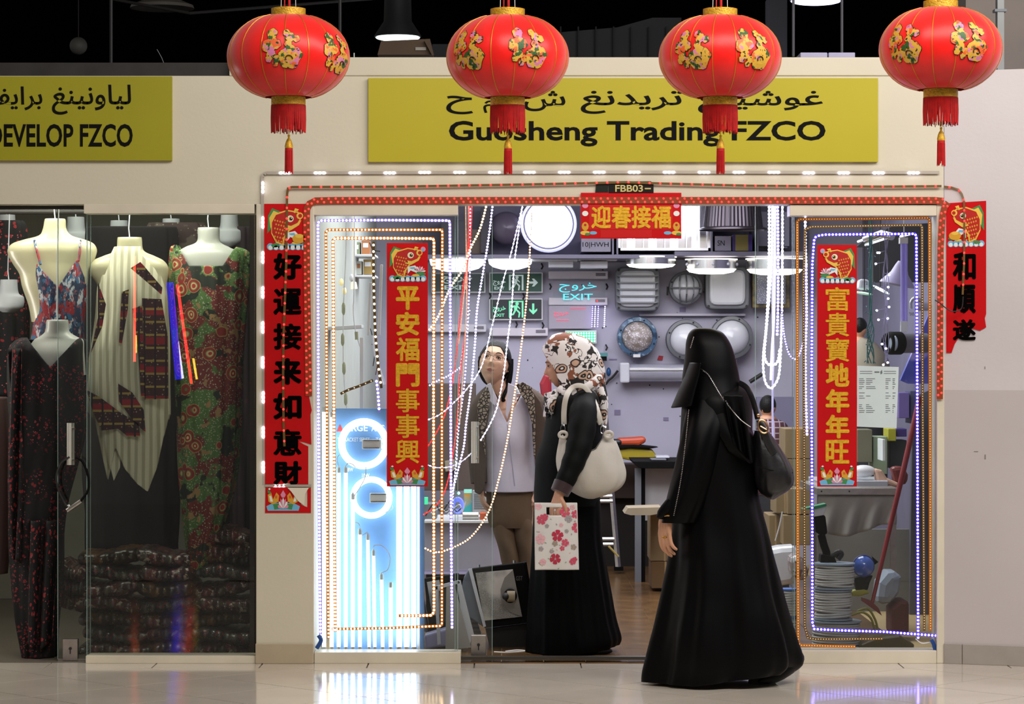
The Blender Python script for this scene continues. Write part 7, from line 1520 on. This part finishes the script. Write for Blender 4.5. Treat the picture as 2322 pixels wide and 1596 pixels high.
for x, y in ((1277, 972), (1366, 974)):
    MB().tube([Wp(x + 5 * math.cos(a), y + 9 * math.sin(a), YBg - .02) for a in [2*PI*k/16 for k in range(16)]], .003, 6, closed=True).build('ring', m_chrome, t, smooth=True); MB().tube([Wp(x, y - 14, YBg - .01), Wp(x, y - 6, YBg - .02)], .005, 8).build('clasp', m_chrome, t)
MB().tube([Wp(1341, y, YBg - .092 + abs(y - 1070) * .0007) for y in range(1030, 1126, 12)], .0018, 5).build('seam', mk('seam_w', 'a8a296', .6), t)
# floral carrier bag
t = thing('floral_carrier_bag', 'white plastic carrier bag with pink and grey flower print hanging from her hand', 'bag', Wp(1262, 1293, YH - .33))
YF = YH - .385; m_pl = mk('white_plastic_bag', 'e2ded8', .35, noise=(8, .03)); mb = MB()
def wav(u, v): p = Wp(1212 + (97 + 3 * v) * u + (v) * 1, 1141 + 151 * v, YF); p.y += .006 * math.sin(u * 9 + v * 5) + .03 * (1 - abs(2 * u - 1)) * -math.sin(v * PI) * .5; return p
def hole(u, v): return .27 < u < .62 and .065 < v < .19
nu, nv = 40, 50; vs = [wav(i / nu, j / nv) for j in range(nv + 1) for i in range(nu + 1)]
fs = [(j*(nu+1)+i, j*(nu+1)+i+1, (j+1)*(nu+1)+i+1, (j+1)*(nu+1)+i) for j in range(nv) for i in range(nu) if not hole((i+.5)/nu, (j+.5)/nv)]
MB().add(vs, fs).build('bag_front', m_pl, t, smooth='all', solid=.001)
vs2 = [Vector((v.x, v.y + .03 + .03, v.z)) for v in vs]; MB().add(vs2, fs).build('bag_back', m_pl, t, smooth='all', solid=.001)
fk = {'pink': mk('petal_pink', 'd8506c', .5), 'rose': mk('petal_rose', 'c02c48', .5), 'pale': mk('petal_pale', 'eeb4bc', .5), 'grey': mk('petal_grey', 'a8a0a0', .5), 'leaf': mk('leaf_grey_green', '9ab09a', .5), 'tan': mk('petal_tan', 'a8988a', .5)}
keys = list(fk); mb = MB(); rs = random.Random(4)
def wp_(px, py, off): u = (px - 1212) / 99; v = (py - 1141) / 151; p = wav(u, v); p.y -= .0018 + off; return p
fl_ = [(1221, 1148, 9, 'pale'), (1282, 1160, 13, 'pink'), (1228, 1178, 12, 'pink'), (1236, 1172, 8, 'pink'), (1290, 1176, 9, 'grey'), (1306, 1166, 10, 'pink'), (1308, 1196, 12, 'pink'), (1264, 1214, 14, 'rose'), (1225, 1222, 12, 'pale'), (1281, 1230, 9, 'pink'), (1274, 1243, 6, 'pink'), (1258, 1267, 13, 'rose'), (1230, 1274, 8, 'pale'), (1297, 1273, 8, 'pink'), (1302, 1268, 6, 'pink'), (1258, 1232, 7, 'tan'), (1300, 1240, 7, 'tan'), (1273, 1190, 5, 'pale'), (1240, 1192, 5, 'grey'), (1285, 1204, 5, 'grey'), (1250, 1250, 5, 'grey'), (1226, 1244, 6, 'grey'), (1245, 1158, 5, 'pale'), (1300, 1150, 6, 'pale')]
for n_, (cx, cy, r, k) in enumerate(fl_):
    mb.m(keys.index(k)); a0 = rs.uniform(0, 6)
    for p_ in range(5):
        a = a0 + p_ * 2*PI/5; ring = []
        for (f, da) in ((.08, 0), (.5, -.62), (.9, -.46), (1, -.14), (.9, 0), (1, .14), (.9, .46), (.5, .62)): ring.append(wp_(min(1309, max(1213, cx + r*f*math.cos(a+da))), min(1291, max(1142, cy + r*f*math.sin(a+da))), .0002 * (n_ % 5)))
        if not (1238 < cx + r*.6*math.cos(a) < 1274 and 1150 < cy + r*.6*math.sin(a) < 1170): mb.add(ring, [tuple(range(8))])
for n_ in range(34):
    cx, cy = rs.uniform(1218, 1305), rs.uniform(1175, 1288); a = rs.uniform(0, 6); r = rs.uniform(4, 7); mb.m(keys.index(rs.choice(['leaf', 'grey', 'leaf', 'pale'])))
    mb.add([wp_(min(1309, max(1213, cx + r*f*math.cos(a+da))), min(1291, cy + r*f*math.sin(a+da)), -.0004) for f, da in ((0, 0), (.6, -.5), (1, 0), (.6, .5))], [(0, 1, 2, 3)])
mb.build('flower_print', [fk[k] for k in keys], t)['kind'] = 'stuff'

# --- woman in black walking past
YW = -.80
t = thing('person', 'woman walking left in a full black veil and abaya with silver bead trim', 'person', (Wp(1620, 0, YW).x, YW, 0), 'people at the shop')
hc = Wp(1604, 812, YW); Rm = Matrix.Rotation(R_(-112), 3, 'Z') @ Matrix.Rotation(R_(6), 3, 'X')
mb = MB(); head_geo(mb, hc, Rm, .98, 60, 40)
mb.tube([hc + Vector((.015, .01, -.05)), Wp(1624, 890, YW), Wp(1628, 925, YW)], [.052, .052, .075], 20)
body_geo(mb, Wp(1628, 900, YW), Wp(1625, 1140, YW), (.13, .14), (.15, .15))
wr = Wp(1511, 1166, YW - .14)
mb.tube(smooth_path([Wp(1604, 935, YW - .06), Wp(1590, 990, YW - .11), Wp(1562, 1070, YW - .13), wr], 4), list(np.interp(np.linspace(0, 3, 13), [0, 1, 2, 3], [.052, .045, .036, .024])), 12)
hand_geo(mb, wr, (-.08, -.05, -1), (-.8, -.6, 0), 1, .40, 1.1)
mb.tube(smooth_path([Wp(1655, 925, YW + .08), Wp(1665, 990, YW + .10), Wp(1650, 1050, YW + .10), Wp(1620, 1085, YW + .12)], 4), list(np.interp(np.linspace(0, 3, 13), [0, 1, 2, 3], [.052, .045, .036, .024])), 12)
hand_geo(mb, Wp(1635, 1085, YW + .08), (-1, 0, -.2), (0, 1, 0), 1, .6)
xw = Wp(1600, 0, YW).x
leg(mb, (xw - .02, YW - .08, .80), (xw - .02, YW - .04, .47), (xw - .03, YW - .04, .08), (xw - .16, YW - .05, .03)); leg(mb, (xw + .06, YW + .08, .80), (xw + .12, YW + .08, .46), (xw + .18, YW + .05, .12), (xw + .12, YW + .03, .03))
remeshed(mb, .004, 2).build('body', m_skin2, t, smooth='all', fix=False)
mb = MB()
def abf(a, py):
    k = min(1, max(0, (py - 1050) / 350)); return k * (.06 * math.cos(6 * a + .5 + (py - 1300) * .0015) + .03 * math.cos(11 * a + 1.0 + py * .003) + .012 * math.cos(19 * a - py * .004)) + .01 * math.sin(4 * a + py * .03)
loft(mb, [(872, 1574, 1680, .09), (890, 1556, 1696, .13), (915, 1548, 1704, .155), (960, 1544, 1706, .165), (1020, 1540, 1706, .165), (1080, 1534, 1712, .165), (1140, 1530, 1722, .17), (1200, 1524, 1738, .18), (1270, 1518, 1752, .20), (1340, 1508, 1768, .22), (1400, 1496, 1784, .24), (1450, 1484, 1798, .25), (1490, 1476, 1806, .25), (1522, 1470, 1806, .24), (1543, 1468, 1790, .235)], YW, 160, 110, abf, None, caps=False,
     shift=lambda p, a, py: p + Vector((0, 0, .045 * max(0, math.cos(a - .4)) * max(0, (py - 1460) / 83))))
mb.build('abaya', m_abaya, t, smooth='all', solid=.003)
MB().tube(smooth_path([Wp(1720, 1546, YW - .12), Wp(1755, 1530, YW - .08), Wp(1790, 1508, YW), Wp(1808, 1494, YW + .05), Wp(1803, 1470, YW + .08)], 5), [.006, .012, .02, .028, .032, .036, .038, .04, .04, .04, .038, .036, .034, .034, .034, .032, .03, .026, .02, .012, .006], 12).build('trailing_hem', m_abaya, t, smooth=True)
MB().tube(smooth_path([Wp(1700, 1549, YW + .0), Wp(1735, 1544, YW + .02), Wp(1765, 1520, YW + .05)], 4), [.02, .028, .034, .036, .036, .034, .03, .024, .014], 12).build('shoe', mk('shoe_sole', '3c3a36', .6), t, smooth=True)
# veil: head covering, face veil and back drape
mb = MB()
loft(mb, [(744, 1584, 1606, .015, 0), (747, 1572, 1622, .035), (756, 1563, 1640, .06), (775, 1557, 1654, .085), (800, 1555, 1664, .10), (830, 1551, 1671, .112), (860, 1547, 1676, .12), (890, 1548, 1682, .135), (930, 1552, 1692, .16), (970, 1556, 1704, .178), (1010, 1600, 1712, .18), (1035, 1650, 1710, .17), (1048, 1680, 1704, .16)], YW, 100, 90, lambda a, py: .012 * math.sin(py * .03 + 5 * a) + .02 * math.cos(9 * a) * min(1, max(0, (py - 860) / 120)), lambda px, py, s: (py < np.interp(px, [1540, 1600, 1625, 1650, 1700, 1720], [930, 950, 985, 1030, 1050, 1040])) if s > -.2 else py < 1000, caps=False)
mb.build('veil', m_abaya, t, smooth='all', solid=.003)
mb = MB()
def fv(u, v):
    a = (-1 + 2 * u); px = np.interp(v, [0, .3, .7, 1], [1562, 1552, 1534, 1521]) + (1 - math.cos(a * 1.3)) * (30 + 26 * v); py = 822 + 96 * v + 6 * math.cos(a * 1.5) * v
    p = Wp(float(px), py, YW); p.y = YW - .045 + .125 * math.sin(a * 1.3) * (1 + .1 * v) - 0; return p
mb.sheet(fv, 30, 30).build('face_veil', m_abaya, t, smooth='all', solid=.004)
# front drape hanging from the far shoulder down to a point, plus wide near sleeve
mb = MB()
loft(mb, [(895, 1566, 1650, .06, -.06), (950, 1550, 1642, .085, -.10), (1000, 1540, 1628, .09, -.125), (1060, 1526, 1612, .09, -.135), (1120, 1510, 1594, .088, -.14), (1155, 1500, 1582, .08, -.14), (1180, 1496, 1572, .065, -.14)], YW, 56, 50, lambda a, py: .04 * math.cos(5 * a + py * .01) + .02 * math.cos(9 * a - py * .02), None, caps=False)
mb.build('wide_sleeve', m_abaya, t, smooth='all', solid=.003)
MB().tube(smooth_path([Wp(1524, 1140, YW - .17), Wp(1500, 1166, YW - .17), Wp(1489, 1172, YW - .17)], 4), [.03, .03, .029, .027, .024, .02, .014, .01, .004], 10).build('sleeve_cuff', m_abaya, t, smooth=True)
mb = MB(); mb.sheet(lambda u, v: Wp(1640 + 44 * u + 22 * v - 26 * (1 - u) * (v < 0), 895 + v * (110 + 45 * u), YW - .185 + .02 * math.sin(u * 12) * v - .0 * u) , 20, 30); mb.build('back_drape', m_abaya, t, smooth='all', solid=.003)
m_bead = mk('silver_beads', 'd8d8d8', .2, 1)
def beads(pp, Y, label, step=5, r=.0028):
    P_ = ppath(pp, Y, 8); mb = MB(); acc = 0; nxt = 0
    for a, b in zip(P_, P_[1:]):
        L_ = (b - a).length
        while nxt <= acc + L_: mb.ell(a.lerp(b, (nxt - acc) / L_), r, 6, 4); nxt += Lp(step, YW)
        acc += L_
    o = mb.build('bead_trim', m_bead, t, smooth=True, label=label); o['kind'] = 'stuff'
MB().tube(ppath([(1563, 832, YW - .02), (1585, 835, YW - .10), (1604, 848, YW - .128), (1624, 880, YW - .15), (1640, 905, YW - .17), (1660, 930, YW - .20), (1680, 952, YW - .215), (1702, 968, YW - .22)], 0, 6), .0018, 5).build('veil_cord', m_bead, t)
beads([(1595, 841, YW - .118), (1608, 852, YW - .132), (1626, 882, YW - .155)], 0, None, 4); beads([(1640, 900, YW - .175), (1658, 928, YW - .205)], 0, None, 4); beads([(1566, 788, YW - .055), (1574, 762, YW - .06)], 0, None, 4)
beads([(1562, 930, YW - .17), (1556, 990, YW - .205), (1548, 1060, YW - .225), (1540, 1110, YW - .23), (1528, 1168, YW - .215)], 0, None, 4)
MB().tube([Wp(1514 + 9 * math.cos(a), 1172 + 3 * math.sin(a), YW - .17 + .026 * math.sin(a)) for a in [2*PI*k/24 for k in range(24)]], .0035, 6, closed=True).build('bracelet', mk('gold_bangle', 'c89a50', .3, 1), t, smooth=True)
MB().tube([Wp(1507 + 4.5 * math.cos(a), 1218 + 1.5*math.sin(a), YW - .185 + .01 * math.sin(a)) for a in [2*PI*k/16 for k in range(16)]], .003, 6, closed=True).build('ring', mk('gold_bangle', 'c89a50', .3, 1), t, smooth=True)
# black handbag
t = thing('shoulder_bag', 'black leather handbag with gold buckle behind the back of the veiled woman', 'bag', Wp(1755, 1132, YW), 'handbags carried by the women')
m_bl = mk('black_leather', '1a191b', .32, noise=(10, .2), bump=(10, .5)); mb = MB()
loft(mb, [(976, 1712, 1740, .03), (990, 1709, 1752, .05), (1020, 1707, 1772, .07), (1050, 1708, 1790, .08), (1072, 1710, 1799, .085), (1095, 1713, 1800, .08), (1112, 1720, 1788, .07), (1124, 1732, 1768, .05), (1132, 1744, 1756, .02)], YW - .05, 60, 60, lambda a, py: .03 * math.sin(6 * a + py * .02) + .012 * math.cos(14 * a - py * .06), None)
mb.build('bag_body', m_bl, t, smooth='all')
MB().tube(smooth_path([Wp(1676, 868, YW - .05), Wp(1694, 880, YW - .11), Wp(1708, 910, YW - .13), Wp(1718, 950, YW - .12)], 6), Lp(6.5, YW), 10, flat=.3).build('strap', m_bl, t, smooth=True)
MB().tube(smooth_path([Wp(1722, 952, YW - .11), Wp(1730, 972, YW - .12), Wp(1740, 1000, YW - .12), Wp(1756, 1030, YW - .12)], 6), Lp(8, YW), 10, flat=.3).build('strap_tab', m_bl, t, smooth=True)
m_gb = mk('gold_buckle', 'd8a878', .25, 1)
MB().tube([Wp(1730 + 11 * math.cos(a) + 3 * math.sin(a), 967 + 15 * math.sin(a), YW - .14) for a in [2*PI*k/24 for k in range(24)]], .0045, 8, closed=True).build('buckle', m_gb, t, smooth=True); MB().ell(Wp(1719, 942, YW - .145), (.009, .005, .009), 12, 8).build('stud', m_gb, t, smooth=True); MB().tube([Wp(1724, 966, YW - .142), Wp(1738, 974, YW - .142)], .003, 6).build('buckle_pin', m_gb, t)
MB().tube(smooth_path([Wp(1718, 1058, YW - .13), Wp(1750, 1066, YW - .135), Wp(1798, 1072, YW - .08)], 5), .0018, 5).build('seam', m_blk, t)
# people deep in the shop
def far_person(hx, hy, hr, rows, Y, label, mtop, hair):
    t = thing('person', label, 'person', (Wp(hx, 0, Y).x, Y, 0), 'people at the shop'); mb = MB(); sc = Lp(hr, Y) / .112; c = Wp(hx, hy, Y)
    head_geo(mb, c, Matrix.Rotation(R_(-150), 3, 'Z'), sc, 40, 30); mb.tube([c + Vector((0, 0, -.05)), c + Vector((0, 0, -.18))], [.05, .08], 16); body_geo(mb, c + Vector((.03, 0, -.15)), c + Vector((.05, 0, -.62))); remeshed(mb, .006, 2).build('body', m_skin2, t, smooth='all', fix=False)
    MB().ell(c + Vector((0, .0, .02)), (.086 * sc, .10 * sc, .105 * sc), 24, 16).build('hair', hair, t, smooth=True); mb = MB(); loft(mb, rows, Y, 40, 30, lambda a, py: .02 * math.sin(5*a + py*.1)); mb.build('shirt', mtop, t, smooth='all')
    r = rows[-1]; mb = MB(); loft(mb, [(r[0] - 20, r[1] + 3, r[2] - 3, r[3] * .96), (r[0] + 60, r[1] + 3, r[2] - 3, r[3]), (r[0] + 240, r[1] + 8, r[2] - 8, r[3])], Y, 32, 12); mb.build('trousers', mk('dark_trousers', '1c1a1e', .8), t, smooth='all')
far_person(1741, 926, 25, [(950, 1728, 1762, .08), (960, 1720, 1782, .12), (985, 1712, 1792, .15), (1040, 1708, 1796, .16), (1120, 1706, 1796, .17)], 4.2, 'seated man in a maroon plaid shirt half hidden by the black handbag', pattern('plaid', '48202a', [('wavex', 9, .06, .1, 'a8949c'), ('wavez', 9, .06, .1, '9c8c94')], .8), m_hair)
far_person(1950, 748, 22, [(766, 1944, 1962, .05), (776, 1938, 1984, .09), (800, 1930, 2006, .12), (829, 1926, 2016, .14), (900, 1926, 2018, .15)], 3.4, 'man in a beige shirt glimpsed behind the right glass above the notice', mk('beige_shirt', '8f8672', .8), m_hair)
